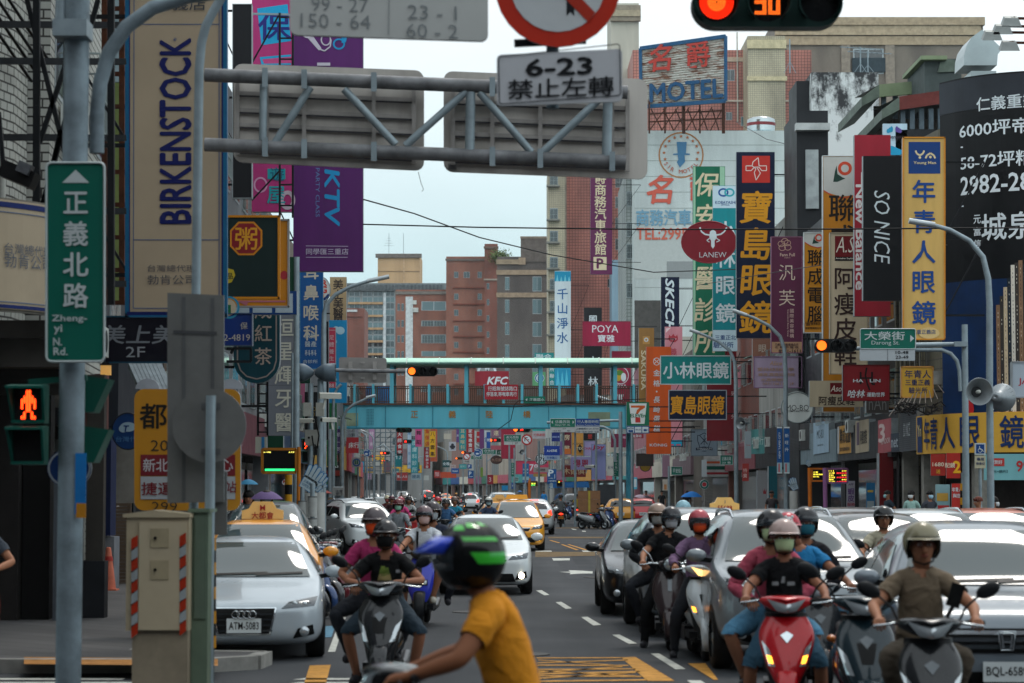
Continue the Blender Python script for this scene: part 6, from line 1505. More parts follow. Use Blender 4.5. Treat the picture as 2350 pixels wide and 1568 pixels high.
def bent2(pts,flat):
 P=[Vector((*p,0))for p in pts];cum=[0]
 for a,b_ in zip(P[:-1],P[1:]):cum.append(cum[-1]+(b_-a).length)
 def g(v):
  s=max(0,min(cum[-1]-1e-4,v[0]))
  for i in range(len(P)-1):
   if s<=cum[i+1]:
    t=(P[i+1]-P[i]).normalized();nn_=Vector((t.y,-t.x,0));p=P[i]+t*(s-cum[i]);return(p.x+nn_.x*v[1],p.y+nn_.y*v[1],v[2])
 flat.v=[g(v)for v in flat.v]
bent2(cp,f);f.build('panel',cs,at,solid=.05)
f=MB();letter(f,'台灣總代理',(LT*.60,.07,zc(575)),Vector((1,0,0)),Vector((0,0,1)),.14,M('#5a5f68',.5),0,w=.8);letter(f,'勃肯公司',(LT*.60,.07,zc(602)),Vector((1,0,0)),Vector((0,0,1)),.18,M('#5a5f68',.5),0,w=.8);f.face([(LT*.42,.065,zc(696)),(LT*.42+.02,.065,zc(696)),(LT*.42+.02,.065,zc(493)),(LT*.42,.065,zc(493))],M('#5a6a84',.5));bent2(cp,f);f.build('lettering',cs,at)
LSG=[('purple karaoke banner with a light blue name and a white microphone',(673,20,833,623),76,'#52205e',[('KTV',762,455,33,'#1c86b8',{'r':1,'w':128,'b':.03,'sh':.12}),('PARTY CLASS',729,443,9,'#5a7aa8',{'r':1,'w':112,'b':0}),('同學匯三重店',751,578,15,'#b9aebf',{'w':97,'b':.004}),('line',[(702,565),(799,566)],1.2,'#b9aebf'),('line',[(702,591),(798,591)],1.2,'#b9aebf'),('poly',[(701,82),(716,80),(738,112),(732,117)],'#b4adb8'),('disc',706,82,10,6,'#c9c2cc'),('ring',748,92,12,14,3,'#b4adb8'),('ring',778,102,14,13,4,'#1c86b8'),('poly',[(784,85),(798,80),(794,98),(784,100)],'#1c86b8'),('line',[(734,114),(745,118),(758,108),(760,92)],3,'#b4adb8'),('rect',728,145,758,152,'#b4adb8')],dict(br='L',th=.35,brl=1.5)),('bright pink toy shop banner with fat blue characters behind a black frame',(578,-40,670,486),72,'#a8326e',[('poly',[(590,20),(660,10),(668,95),(600,105)],'#1f98c4'),('保',630,62,66,'#262a74',{'w':74,'b':.02}),('poly',[(596,132),(668,126),(668,150),(600,150)],'#1f98c4'),('poly',[(602,137),(668,131),(668,146),(606,147)],'#b8487c'),('ring',598,425,16,18,4,'#c98fb0'),('rect',614,388,655,412,'#1f8f98'),('遊',636,400,34,'#1c5c74',{'b':.01}),('屋',634,448,44,'#1f8f98',{'b':.02}),('ring',660,460,18,22,9,'#b4a0ac')],dict(br='L',th=.3)),('black blank side panel between the cream sign and the pink banner',(534,10,578,455),66,'#14161a',[],dict(th=.3,frame='#8f9698',fw=1.5)),('dark green congee sign with a red octagon character in an orange border',(500,497,640,684),48,'#122423',[('poly',[(547,509),(583,509),(602,529),(602,566),(583,586),(547,586),(528,566),(528,529)],'#c07a1c'),('poly',[(549,513),(581,513),(598,531),(598,564),(581,582),(549,582),(532,564),(532,531)],'#7c1c22'),('粥',565,548,56,'#c88a24',{'b':.014}),('poly',[(520,615),(536,620),(540,632),(532,648),(520,652)],'#b09a28'),('品',528,634,16,'#122423')],dict(frame='#c07a1c',fw=5,th=.3,br='L')),('orange restaurant board behind the dark green congee sign',(515,505,662,704),51,'#b8751a',[('disc',652,632,9,10,'#9c2c34'),('poly',[(540,690),(655,690),(655,694),(570,694),(566,702)],'#a8626a')],dict(frame='#8f8b88',fw=4,th=.3)),('blue notice sign with white rounded boxes below the orange board',(520,668,681,722),54,'#123a70',[('rect',535,690,572,718,'#9aa6ae'),('rect',580,690,624,718,'#9aa6ae'),('rect',632,674,672,718,'#9aa6ae')],dict(th=.2)),('dark green shop board strip behind the blue notice sign',(640,590,684,690),58,'#0d3a24',[],dict(th=.2)),('dark navy beauty clinic sign with white brush characters',(240,727,394,832),40,'#0f0d1a',[('美上美',318,768,46,'#70757c',{'w':176,'b':.016,'sh':.15}),('2F',311,808,24,'#8d9298',{'w':44,'b':0})],dict(frame='#17465c',fw=3,th=.3,br='L')),('blue phone number sign with a roundel beside the tea house sign',(505,720,578,793),44,'#0f2a66',[('ring',526,706,24,26,5,'#2a7a98'),('disc',524,706,18,19,'#a89a84'),('rect',518,700,530,722,'#0d5a38'),('保',560,748,17,'#9a948c'),('2-4819',544,775,15,'#a49d94',{'w':60,'b':0})],dict(th=.25,frame='#3a4a66',fw=2)),('dark teal tea house sign with a rounded foot and pink characters',(536,690,642,880),55,'#0d3a44',[('line',[(545,690),(545,830),(552,850),(566,864),(589,870),(612,864),(628,848),(634,828),(634,690)],3,'#8c7f78'),('成紅茶',604,712,42,'#a49488',{'v':53,'b':.01})],dict(shape='arch',th=.3,br='L')),('grey dental clinic sign with raised cream characters',(616,660,679,1000),60,'#6c6f76',[('line',[(616,885),(678,885)],1.2,'#55585e'),('line',[(616,802),(678,802)],1.2,'#55585e'),('恒星輝牙醫',652,752,46,'#b4b2a4',{'v':54.5,'b':.012})],dict(th=.3,br='L',bm=M('#4a4d52',.6))),('blue clinic banner with large cream characters for ear nose and throat',(689,560,741,846),95,'#124e88',[('耳鼻喉科',714,625,37,'#b8b0a0',{'v':46.5,'b':.02}),('家婦',713,771,14,'#b8c0c0',{'w':27,'b':0}),('醫產',713,790,14,'#b8c0c0',{'w':27,'b':0}),('科科',713,810,14,'#b8c0c0',{'w':27,'b':0}),('合診所',712,830,9,'#b8c0c0',{'w':34,'b':0})],dict(th=.3,br='L',frame='#3a7ca8',fw=1.5)),('narrow side of a blue clinic banner with small vertical characters',(682,560,689,846),95.4,'#2a6a98',[('台北榮總耳鼻喉頭頸外科主任',685.5,620,6,'#a9bcc6',{'v':17})],dict(th=.3)),('round white burger shop sign half hidden behind the blue clinic banner',(716,636,758,694),104,'#c4c9c8',[('R',745,650,13,'#b83024',{'b':.04}),('G',743,665,15,'#b83024',{'b':.04}),('poly',[(740,672),(744,676),(744,682),(738,686)],'#c8862a'),('line',[(738,690),(748,684),(755,676)],6,'#1c3a6c')],dict(shape='ellipse',th=.3,frame='#7d8588',fw=1)),('tan clinic banner with dark characters beside the lamp arm',(757,636,795,740),112,'#a08a68',[('美上美醫學',776,653,25,'#241f22',{'v':22.5,'b':.012})],dict(th=.3,br='L')),('sky blue shop banner with white clouds and lettering reading downwards',(755,735,796,925),108,'#1580b0',[('disc',771,756,7,7,'#9fc0cc'),('disc',781,759,10,9,'#9fc0cc'),('Jacadi',768,830,11,'#6fb0c8',{'r':1,'w':110})],dict(th=.3,br='L')),('pink red massage parlour banner with white writing',(753,752,770,890),100,'#b03a50',[('足體養生會館',761,775,12,'#c9a8ac',{'v':16}),('88',761,885,9,'#c9b0b0',{'b':.01}),('line',[(753,758),(770,758)],1,'#c9b0b0')],dict(th=.3)),('thin black board edge left of the pink red banner',(747,738,754,1010),99,'#121318',[],dict(th=.3)),('black cake shop banner with gold swirls and pale characters',(699,900,748,1045),98,'#121215',[('粉絲紅',738,905,9,'#a9a69c',{'v':22})]+[('ring',712+3*i,975-12*i,5-i*.4,6-i*.4,1.1,'#8a7434')for i in range(4)]+[('poly',[(702,990),(712,1008),(728,1014),(728,1022),(710,1018),(702,1006)],'#a08a3c')],dict(th=.3)),('pink shop strip behind the black cake banner',(690,880,700,925),99,'#a8607c',[],dict(th=.2)),('dark green banner with gold writing behind the traffic horns',(689,846,712,880),97,'#123c30',[('記',700,862,20,'#a4946a',{'b':.01})],dict(th=.2)),('dark green vertical board beside the lamp post',(750,918,773,1070),115,'#0f5a34',[],dict(th=.2)),('purple vertical shop banner with white characters by the footbridge',(772,985,783,1040),118,'#3a2a58',[('順一同',777,998,11,'#a9a6b4',{'v':17})],dict(th=.2)),('red mattress shop sign with white characters under the footbridge',(794,1004,823,1040),136,'#a02830',[('床行',812,1022,14,ICE,{'w':24,'b':.02})],dict(th=.2,br='L')),('black restaurant sign with red and white characters near the striped pole',(742,1036,780,1096),120,'#14110f',[('大鍋',760,1052,16,'#8c2a20',{'w':32}),('緻品',760,1069,10,ICE,{'w':32}),('rect',742,1080,780,1092,'#7c2620')],dict(th=.2)),('red prescription sign with white characters behind the horn pole',(742,1021,757,1036),117,'#a8303c',[('處方',749,1028,9,ICE,{'w':13})],dict(th=.2)),('green sign with pale writing behind the hand shaped bus plates',(742,1088,753,1116),121,'#3a8c6c',[('路',747,1102,9,ICE)],dict(th=.2)),('small burger roundel light under the overhead display',(646,1096,684,1118),70,'#b8bcb8',[('KING',665,1105,8,'#a83028',{'w':30,'b':.03}),('line',[(652,1113),(665,1116),(680,1112)],3,'#c8862a')],dict(shape='ellipse',th=.2,frame='#1c2a4c',fw=1.5)),('round blue pharmacy sign beside the yellow bus stop board',(257,948,330,1032),40,'#12386c',[('disc',294,980,18,11,'#8fa6b4'),('disc',283,984,10,9,'#8fa6b4'),('T',290,984,14,'#1c3a70',{'b':.03,'sh':.2}),('台灣代',290,1008,13,'#3f6c98',{'w':48})],dict(shape='ellipse',th=.15,frame='#0c1424',fw=2)),('white side board with a blue stripe behind the crossing signal box',(586,1003,612,1040),63,'#a9a99c',[('rect',600,1003,607,1040,'#2a6fa0')],dict(th=.2)),('dark green shop box beside the white side board',(614,990,650,1040),64,'#0c3a28',[],dict(th=.3)),]
for r_ in LSG:
 lb,bx_,d,bg_,it,op=r_
 sign('shop_sign',lb,bx_,d,bg_,it,group=SL,**op)
t=thing('steel_lattice','black bracket frame in front of the tea house sign','sign frame',W(560,790,47));at=W(560,790,47);b=MB()
for p,q in(((520,800),(577,800)),((520,830),(577,830)),((576,800),(576,830)),((536,800),(530,812))):b.bar(W(*p,47),W(*q,47),.05,BLKST)
b.build('lattice',t,at)
t=thing('steel_lattice','black truss frame between the pink and purple banners','sign frame',W(650,300,71));at=W(650,300,71);b=MB()
for u in(642,672):b.bar(W(u,30,71),W(u,500,71),.06,BLKST)
for k in range(10):b.bar(W(642,40+48*k,71),W(672,40+48*k,71),.045,BLKST)
b.bar(W(578,145,71),W(640,35,71),.045,BLKST);b.bar(W(578,460,71),W(642,392,71),.045,BLKST);b.bar(W(580,32,71),W(670,34,71),.06,STEEL);b.build('lattice',t,at)
t=thing('steel_lattice','black rung frame holding the grey dental sign','sign frame',W(605,930,61));at=W(605,930,61);b=MB()
for u in(592,614):b.bar(W(u,872,61),W(u,1000,61),.05,BLKST)
for k in range(6):b.bar(W(590,882+22*k,61),W(616,882+22*k,61),.035,BLKST)
b.build('lattice',t,at)
t=sign('bus_stop_board','yellow metro bus route board with dark characters and red and white panels',(308,893,552,1172),30,M('#a3701c',.5,0,.05,1),[('都府',384,955,62,'#1a1713',{'w':126,'b':.018}),('2024',388,1023,25,'#2a2620',{'w':84,'b':-.005}),('rect',323,1044,540,1092,'#661c22'),('rect',323,1094,540,1146,'#8f9294'),('新北',358,1068,32,'#a39da0',{'w':58,'b':.016}),('中心',505,1068,32,'#a39da0',{'w':60,'b':.016}),('捷運',362,1122,32,'#661c22',{'w':74,'b':.012}),('站',530,1118,28,'#661c22'),('299',378,1163,22,'#2a2620',{'w':58,'b':-.005})],shape='round',th=.08,post=440,cat='sign')
at=t.location.copy()
for u in(338,530):
 b=MB();P=W(u,893,30.1);b.prism([P+Vector((.15*math.cos(a*.314),0,.13*math.sin(a*.314)))for a in range(11)],(0,.05,0),M('#8d9096',.5));b.build('cap',t,at)
# ---------------- street signs and signals ----------------
RG='#0c5a4c';ICE2='#b4bcbc'
def cylp(b,p,q,r,m=GALV,n=12):b.cyl(p,q,r,m,n=n)
d=20.0;base=Vector((GX(163,d),d,0));nl=thing('signal_pole','thick worn galvanised signal pole close to the camera at the left','pole',base)
GALW=M('#7b888f',.5,.35,.3,2.5)
b=MB();b.cyl(base,W(178,-60,d),.105,GALW,n=20);b.build('post',nl,base)
b=MB();b.bar(W(128,70,d-.1),W(206,70,d-.1),.3,GALV,.14);b.build('clamp',nl,base)
b=MB();b.cyl(W(140,70,d),W(146,-60,d),.055,GALV,n=12);b.build('side_pipe',nl,base)
b=MB();pp=[W(u,v,d+.15)for u,v in((222,352),(223,250),(230,190),(250,120),(290,62),(350,18),(430,-8),(520,-20))];b.tube(pp,.062,GALW,14);b.build('bent_pipe',nl,base)
for u,v,lb in((178,455,''),(210,455,'')):
 b=MB();b.box(W(u,v,d-.11),(.14,.02,.10),M('#4a3c36',.8));b.build('tape_patch',nl,base)if u==178 else None
b=MB();b.box(W(185,1110,d-.11),(.09,.01,.5),M('#1668a8',.4));b.box(W(186,1172,d-.112),(.08,.01,.12),M('#a8701c',.4));b.build('sticker',nl,base)
sign('street_plate','large green street name plate with a white arrow on the near left pole',(107,374,240,830),19.8,M(RG,.35,0,.03),[('poly',[(174,390),(143,420),(205,420)],ICE2),('正義北路',174,466,60,ICE2,{'v':71,'b':.02}),('Zheng-',160,733,18,ICE2,{'w':80,'b':.02}),('yi',134,757,22,ICE2,{'w':18,'b':.02}),('N.',133,785,17,ICE2,{'w':20,'b':.02}),('Rd.',140,807,17,ICE2,{'w':32,'b':.02})],shape='round',frame='#b4bcbc',fw=4,th=.03,cat='street sign')
def pedsignal(lb,box,d,lit=True,yaw=0.):
 u0,v0,u1,v1=box;P,Q=W(u0,v1,d),W(u1,v0,d);cx,w,h=(P.x+Q.x)/2,Q.x-P.x,Q.z-P.z
 t=thing('crossing_signal',lb,'crossing signal',(cx,d,P.z),yaw)
 gm=M('#0d4f44',.4,0,.1)
 b=MB()
 for k in(0,1):
  z0=h*(.0 if k==0 else .515);hh=h*.485
  b.bx(-w*.42,w*.42,.02,.22,z0,z0+hh,gm)
  for s in(-1,1):b.prism([(s*w*.5,-.18,z0+hh*.95),(s*w*.44,.02,z0),(s*w*.44,.05,z0),(s*w*.5,.05,z0+hh)],(-s*.02,0,0),gm)
  b.prism([(-w*.5,-.20,z0+hh*.94),(w*.5,-.20,z0+hh*.94),(w*.5,.05,z0+hh),(-w*.5,.05,z0+hh)],(0,0,-.02),gm)
  b.prism([(-w*.44,-.02,z0),(w*.44,-.02,z0),(w*.44,.05,z0),(-w*.44,.05,z0)],(0,0,.025),gm)
 b.build('housing',t)
 b=MB()
 for k in(0,1):b.face([(-w*.38,.012,h*(.04+.515*k)),(w*.38,.012,h*(.04+.515*k)),(w*.38,.012,h*(.44+.515*k)),(-w*.38,.012,h*(.44+.515*k))],BLK)
 b.build('screen',t)
 b=MB();o=h*.515+h*.05;s=h*.36/20;hot=M('#ff3a10',.3,0,0,emit=5.)
 rows=['  ##  ','  ##  ','  ##  ','  ##  ',' #### ',' #### ','######','######','######','# ## #','# ## #','# ## #','# ## #','  ##  ','  ##  ',' #  # ',' #  # ',' #  # ','##  ##','##  ##']
 for i,rw in enumerate(rows):
  for j,ch in enumerate(rw):
   if ch=='#':b.face([((j-3+.5)*s*1.75+s*.8*math.cos(a*math.pi/3),.006,o+(19.5-i)*s+s*.55*math.sin(a*math.pi/3))for a in range(6)],hot)
 b.build('red_figure',t)
 return t
t=pedsignal('green two part crossing signal showing a red standing figure at the left edge',(20,882,108,1066),19.9)
b=MB();b.bar((-.02,.12,.68),(.46,.12,.72),.05,M('#0d4f44',.4));b.build('arm',t)
pedsignal('small crossing signal with a lit red figure beside the yellow display post',(692,1005,716,1062),62)
t=thing('side_signal','green crossing signal seen side on behind the near pole','crossing signal',W(215,1062,20.4));at=W(215,1062,20.4);b=MB();gm=M('#0c4a3e',.45,0,.1)
for v in(862,978):
 b.prism([W(192,v,20.5),W(250,v+8,20.5),W(215,v+84,20.5),W(192,v+84,20.5)][::-1],(0,.3,0),gm)
b.build('visor',t,at)
ALU=M('#71716f',.5,.3,.15,1.5);ALUD=M('#5c5d5e',.5,.3,.15)
d=21.95;base=Vector((GX(446,d),d,0));t=thing('sign_pole','slim bent galvanised pole carrying a tall grey sign back','pole',base);b=MB()
b.tube([(base.x,d,0)]+[W(u,v,d)for u,v in((447,900),(452,500),(457,160),(462,100),(472,60),(490,25),(505,0),(520,-30))],.042,GALV,12);b.build('post',t,base)
sign('rear_facing_sign','tall grey back of a street plate on the slim bent pole',(384,672,514,1155),21.8,ALU,[('rect',418,680,426,1150,ALUD),('rect',484,680,492,1150,ALUD),('rect',398,758,498,766,M('#4c4d4f',.5,.4)),('rect',404,980,492,988,M('#4c4d4f',.5,.4))],th=.03,cat='sign',vr=(678,1152))
d=21.5;base=Vector((GX(482,d),d,0));t=thing('sign_pole','short galvanised pole carrying a round grey sign back','pole',base);b=MB();b.cyl(base,W(484,908,d),.045,GALV,n=14);b.build('post',t,base)
sign('rear_facing_sign','round grey back of a traffic sign in front of the yellow route board',(395,892,565,1062),21.6,ALU,[('rect',462,925,506,940,ALUD),('rect',462,1030,506,1044,ALUD)],shape='ellipse',th=.02,cat='sign')
sign('rear_facing_sign','small grey sign back with rounded corners above the control cabinet',(490,1082,521,1228),21.85,ALU,[],shape='round',th=.02,cat='sign')
sign('road_sign','round blue road sign hidden behind the near pole',(108,1030,210,1120),21.0,'#0d2c5c',[('ring',159,1075,49,43,4,'#8f9498'),('line',[(140,1095),(178,1058)],8,'#8f9498')],shape='ellipse',th=.03,cat='road sign')
CABM=M('#a5977e',.5,0,.08,2)
d=21.0;base=Vector((GX(382,d),d,0));t=thing('control_cabinet','beige traffic control cabinet with red and white hazard strips','cabinet',base)
A,B_=W(296,1440,d),W(434,1178,d)
def cab(b,u0,v0,u1,v1,dep,m,off=0):P,Q=W(u0,v1,d),W(u1,v0,d);b.bx(P.x,Q.x,d+off,d+off+dep,P.z,Q.z,m)
b=MB();cab(b,288,1188,434,1448,.5,CABM);b.build('body',t,base)
b=MB();cab(b,300,1448,430,1660,.44,M('#8b7f6c',.7,0,.15),.03);b.build('plinth',t,base)
b=MB();P,Q=W(283,1188,d),W(437,1188,d);M_=W(352,1171,d);b.prism([P+Vector((0,-.03,0)),Q+Vector((0,-.03,0)),Q+Vector((0,-.03,.03)),Vector((M_.x,P.y-.03,M_.z)),P+Vector((0,-.03,.03))],(0,.56,0),CABM);b.build('roof',t,base)
b=MB();cab(b,318,1198,428,1446,.02,M('#ab9d84',.45,0,.06,2),-.02)
for v in(1235,1308):cab(b,346,v-22,388,v+22,.008,M('#9a8d72',.5),-.028);b.cyl(W(356,v,d-.03),W(356,v,d-.045),.014,BLK,n=10)
b.build('door',t,base)
for u0,lb in((301,0),(412,1)):
 b=MB()
 for k in range(9):
  v0=1228+25*k-(6 if lb else 0);c=M('#a02c14',.5)if k%2==0 else M('#8f9496',.5)
  b.face([W(u0,v0+30+8,d-.024),W(u0+15,v0+22+4,d-.024),W(u0+15,v0,d-.024),W(u0,v0+9,d-.024)],c)
 b.build('hazard_strip',t,base)
t=thing('control_cabinet','narrow green grey metal cabinet standing beside the beige cabinet','cabinet',(GX(455,21.2),21.2,0));at=(GX(455,21.2),21.2,0)
d=21.2;GG=M('#61705f',.45,.1,.1);b=MB();cab(b,436,1176,478,1700,.45,GG);b.build('body',t,at);b=MB();cab(b,446,1186,474,1420,.02,M('#5c6a5c',.4,.1,.1),-.02);b.build('door',t,at)
b=MB();P,Q=W(432,1176,d),W(482,1168,d);b.bx(P.x,Q.x,d-.03,d+.5,P.z,Q.z,GG);b.build('roof',t,at)
t=thing('warning_tape','yellow and black warning tape wrapped round the pole by the green cabinet','warning tape',(GX(483,21.75),21.75,0));at=(GX(483,21.75),21.75,0);b=MB()
for k in range(9):b.cyl(W(483,1235+28*k+28,21.75),W(483,1235+28*k,21.75),.05,M('#b8801c',.5)if k%2==0 else BLK,n=10)
b.cyl((at[0],21.75,.1),(at[0],21.75,.5),.05,GALVD,n=10);b.build('post',t,at)
p=Vector((GX(252,42.9),42.9,.14));t=thing('traffic_cone','faded orange traffic cone standing by the blue shop pillar','traffic cone',p);b=MB();CO=M('#b0604a',.7,0,.2,6)
b.rev([(.14,.02),(.045,.74),(.03,.76),(.001,.76)],(0,0,0),(0,0,1),CO,18);b.build('cone',t);b=MB();b.rev([(.086,.52),(.070,.60)],(0,0,0),(0,0,1),M('#9c2f28',.6),18);b.build('band',t);b=MB();b.bx(-.17,.17,-.17,.17,0,.025,CO);b.build('foot',t)
# ---------------- overhead gantry and signs ----------------
def beam(b,u0,v0,u1,v1,d,r,m=GALV,n=14):b.cyl(W(u0,v0,d),W(u1,v1,d),r,m,n=n)
d=30.0;base=W(1000,400,d);g=thing('sign_gantry','rusty galvanised tube truss gantry holding two sign backs','gantry',base)
TUB=M('#77787a',.6,.3,.35,2.2)
b=MB();beam(b,470,172,1440,212,d,.086,TUB,18);b.build('upper_tube',g,base)
b=MB();beam(b,470,332,1436,372,d,.086,TUB,18);b.build('lower_tube',g,base)
for i,(p,q)in enumerate((((605,195),(603,322)),((712,200),(630,330)),((790,205),(908,332)),((1070,210),(930,335)),((1080,212),(1078,345)),((1100,212),(1220,350)),((1375,228),(1245,350)),((1395,225),(1392,362)))):
 b=MB();b.cyl(W(*p,d),W(*q,d),.05 if i not in(4,7)else .062,GALV,n=12);b.build('brace',g,base)
for u in(608,698,858,1130,1240,1405):
 b=MB();k=(u-470)/970*40
 for v0 in(172,332):b.bar(W(u,v0+k-22,d-.11),W(u,v0+k+22,d-.11),.07,GALV,.02);b.cyl(W(u-5,v0+k,d),W(u+5,v0+k,d),.097,GALV,n=14)
 b.build('clamp',g,base)
SB=M('#c0bbb4',.55,.3,.22,.9,streak=True);SBD=M('#9c9894',.5,.35,.15)
def gboard(lb,u0,v0,u1,v1,r0,r1,cols,vrib):
 t=sign('rear_facing_sign',lb,(u0,v0,u1,v1),30.35,SB,[],shape='round',vr=(r0,r1),th=.04,cat='sign',bm=SBD)
 at=t.location.copy();b=MB();dd=30.3
 def V(u,f):a=v0+(r0-v0)*(u-u0)/(u1-u0);c=v1+(r1-v1)*(u-u0)/(u1-u0);return a+(c-a)*f
 for f in vrib:
  for x0,x1 in zip(cols[:-1],cols[1:]):
   b.bar(W(x0,V(x0,f),dd),W(x1,V(x1,f),dd),.045,SBD,.05);b.bar(W(x0,V(x0,f)+4,dd),W(x1,V(x1,f)+4,dd),.02,M('#55545a',.6),.04)
 for x in cols:
  b.bar(W(x,V(x,.12),dd-.03),W(x,V(x,.93),dd-.03),.05,SBD,.05)
 b.build('rib',t,at)
gboard('left grey sign back on the gantry with riveted ribs',536,146,973,372,162,392,[545,612,698,858,950],(.30,.47,.62,.88))
gboard('right grey sign back on the gantry under the time plate',1018,163,1486,394,182,412,[1040,1130,1240,1405,1440],(.30,.47,.62,.88))
sign('number_plate','small faded sticker on the lower left corner of the right gantry sign back',(1028,376,1048,390),30.3,'#7c7a78',[('line',[(1030,381),(1046,381)],2,'#55545a'),('line',[(1030,386),(1046,386)],2,'#55545a')],th=.01,cat='sticker')
sign('number_sign','white house number plate hanging at the top of the picture',(665,-110,1120,80),18,M('#b9bbb8',.4,0,.04,.8),[('99 - 27',780,8,32,'#7f8486',{'w':130,'b':-.004}),('150 - 64',770,46,32,'#7f8486',{'w':160,'b':-.004}),('23 - 1',992,20,32,'#7f8486',{'w':112,'b':-.004}),('60 - 2',992,62,32,'#7f8486',{'w':118,'b':-.004}),('line',[(894,-100),(892,74)],2,'#7f8486')],shape='round',th=.05,cat='street sign',vr=(-100,95),bm=M('#3a3b3c',.5))
t=sign('road_sign','round red and white no left turn sign cut by the top edge',(1135,-180,1425,108),17,M('#b8301f',.4,0,.04),[('disc',1280,-36,110,110,'#bcc0c2'),('poly',[(1300,-50),(1318,-50),(1318,38),(1309,28),(1300,38)],'#1c1e22'),('poly',[(1192,-110),(1212,-128),(1366,30),(1350,52)],'#a8301f')],shape='ellipse',th=.03,cat='road sign')
at=t.location.copy();b=MB();b.bar(W(1180,100,17.08),W(1345,92,17.08),.05,BLKST,.05);b.cyl(W(1268,250,17.1),W(1268,-200,17.1),.045,GALVD,n=10);b.build('bracket',t,at)
sign('time_plate','white time limit plate with black numerals under the round sign',(1140,126,1428,244),16.95,M('#babcc0',.4,0,.04),[('6-23',1283,160,38,'#14161a',{'w':150,'b':.03}),('禁止左轉',1287,208,48,'#14161a',{'w':242,'b':.012}),('line',[(1150,131),(1418,116),(1422,120),(1424,226),(1420,231),(1150,240),(1146,236),(1144,136),(1150,131)],2.4,'#2a2c30')],shape='round',th=.03,vr=(112,233),cat='street sign')
# ---------------- traffic lights ----------------
OFFL=M('#15181a',.25,0,.1);TLG=M('#0e2e2a',.45,0,.1);TLB=M('#1a1d1f',.5,0,.1)
RLED=M('#ff2a0a',.3,0,0,emit=1.5);ALED=M('#ff6a1c',.3,0,0,emit=1.7);RLED2=M('#ff2a1c',.3,0,0,emit=2.5)
def light(label,u,v,pitch,d,case=TLB,first=ALED,digits='',back=False,n=3,tilt=0.,dots=True):

 c0,c1=W(u,v,d),W(u+pitch,v+tilt,d);e=(c1-c0);r=e.length*.37
 base=c0+e;t=thing('traffic_light',label,'traffic light',base,0,'traffic lights over the road')
 b=MB();k=16
 for s,(cc,a0)in enumerate(((c0,math.pi/2),(c0+e*(n-1),-math.pi/2))):
  pass
 R_=e.length*.47;pts=[c0+Vector((R_*math.cos(math.pi/2+math.pi*i/k),0,R_*math.sin(math.pi/2+math.pi*i/k)))for i in range(k+1)]+[c0+e*(n-1)+Vector((R_*math.cos(-math.pi/2+math.pi*i/k),0,R_*math.sin(-math.pi/2+math.pi*i/k)))for i in range(k+1)]
 b.prism([p+Vector((0,.05,0))for p in pts],(0,.2,0),case);b.build('housing',t,base)
 for i in range(n):
  c=c0+e*i;b=MB()
  g0,g1=[],[]
  for a in range(15):
   an=R(-50)+R(280)*a/14;g0.append(c+Vector((r*1.12*math.cos(an),.05,r*1.12*math.sin(an))));g1.append(c+Vector((r*1.16*math.cos(an),-r*(1.1 if 20<math.degrees(an)<160 else .6),r*1.16*math.sin(an)-r*.10)))
  b.loft([g0,g1],case,False,False);b.build('visor',t,base,solid=.012)
  b=MB();b.rev([(.001,.02),(r*.7,.012),(r,0)],c+Vector((0,.045,0)),(0,-1,0),OFFL,20)
  if i==0 and first:
   if dots and d<30:
    for q in range(1,9):
     nn=q*6
     for j in range(nn):
      a=2*math.pi*j/nn;x,z=r*q/9.3*math.cos(a),r*q/9.3*math.sin(a)
      b.face([c+Vector((x+r*.047*math.cos(h),.018,z+r*.047*math.sin(h)))for h in(0,1.05,2.1,3.14,4.19,5.24)],RLED if q>4 else ALED)
   else:b.face([c+Vector((r*.92*math.cos(h*.314),.018,r*.92*math.sin(h*.314)))for h in range(20)],first)
  if i==1 and digits:
   if d<30:
    segs={'3':['###','..#','..#','###','..#','..#','###'],'0':['###','#.#','#.#','#.#','#.#','#.#','###'],'2':['###','..#','..#','###','#..','#..','###'],'4':['#.#','#.#','#.#','###','..#','..#','..#']}
    for q,ch in enumerate(digits):
     for yy in range(14):
      for xx in range(6):
       if segs[ch][yy//2][xx//2]=='#':
        x=r*(-.66+.72*q+.105*xx);z=r*(.62-.095*yy);b.face([c+Vector((x+r*.043*math.cos(h),.016,z+r*.043*math.sin(h)))for h in(0,1.05,2.1,3.14,4.19,5.24)],ALED)
   else:letter(b,digits,c+Vector((0,.012,0)),Vector((1,0,0)),Vector((0,0,1)),r*1.1,RLED2,.03,w=r*1.35)
  b.build('lamp',t,base)
 return t,base
light('large green cased traffic light at the top showing red and thirty',1645,4,118,19.6,TLG,RLED,'30')
light('dark traffic light in front of the footbridge with one red lamp lit',945,852,24,62,TLB)
light('dark traffic light beside the green side street plate with one red lamp lit',1886,793,33,57,TLB)
FL=[(1420,267,68,1,26,'traffic light under the footbridge beside the mattress shop sign','30',RLED),(900,72,98,2,24,'lower of two traffic lights showing twenty-four beside the round no turning sign','24',ALED),(1172,24,98,2,23,'upper of two traffic lights showing twenty-four under the bridge girder','24',ALED),(504,245,69,2,25,'far traffic light left of the third green street plate showing thirty','30',ALED),(1105,453,54,1,18,'far traffic light with two glowing amber lamps left of the lamp post','88',ALED),(1118,578,40,1,15,'far traffic light with a lit lamp above the yellow telecom fascia','8',ALED),(912,505,40,1,15,'far traffic light partly behind the blue scooter turn sign','1',RLED),(1314,636,31,1,13,'small far traffic light on a thin mast arm','',ALED),(2126,592,40,1,15,'far traffic light with red digits beside the yellow board','8',ALED),(2302,536,40,1,15,'far traffic light with one lamp showing over the far crossing','',ALED),(57,445,56,2,18,'far traffic light above the small round no turning sign','',ALED)]
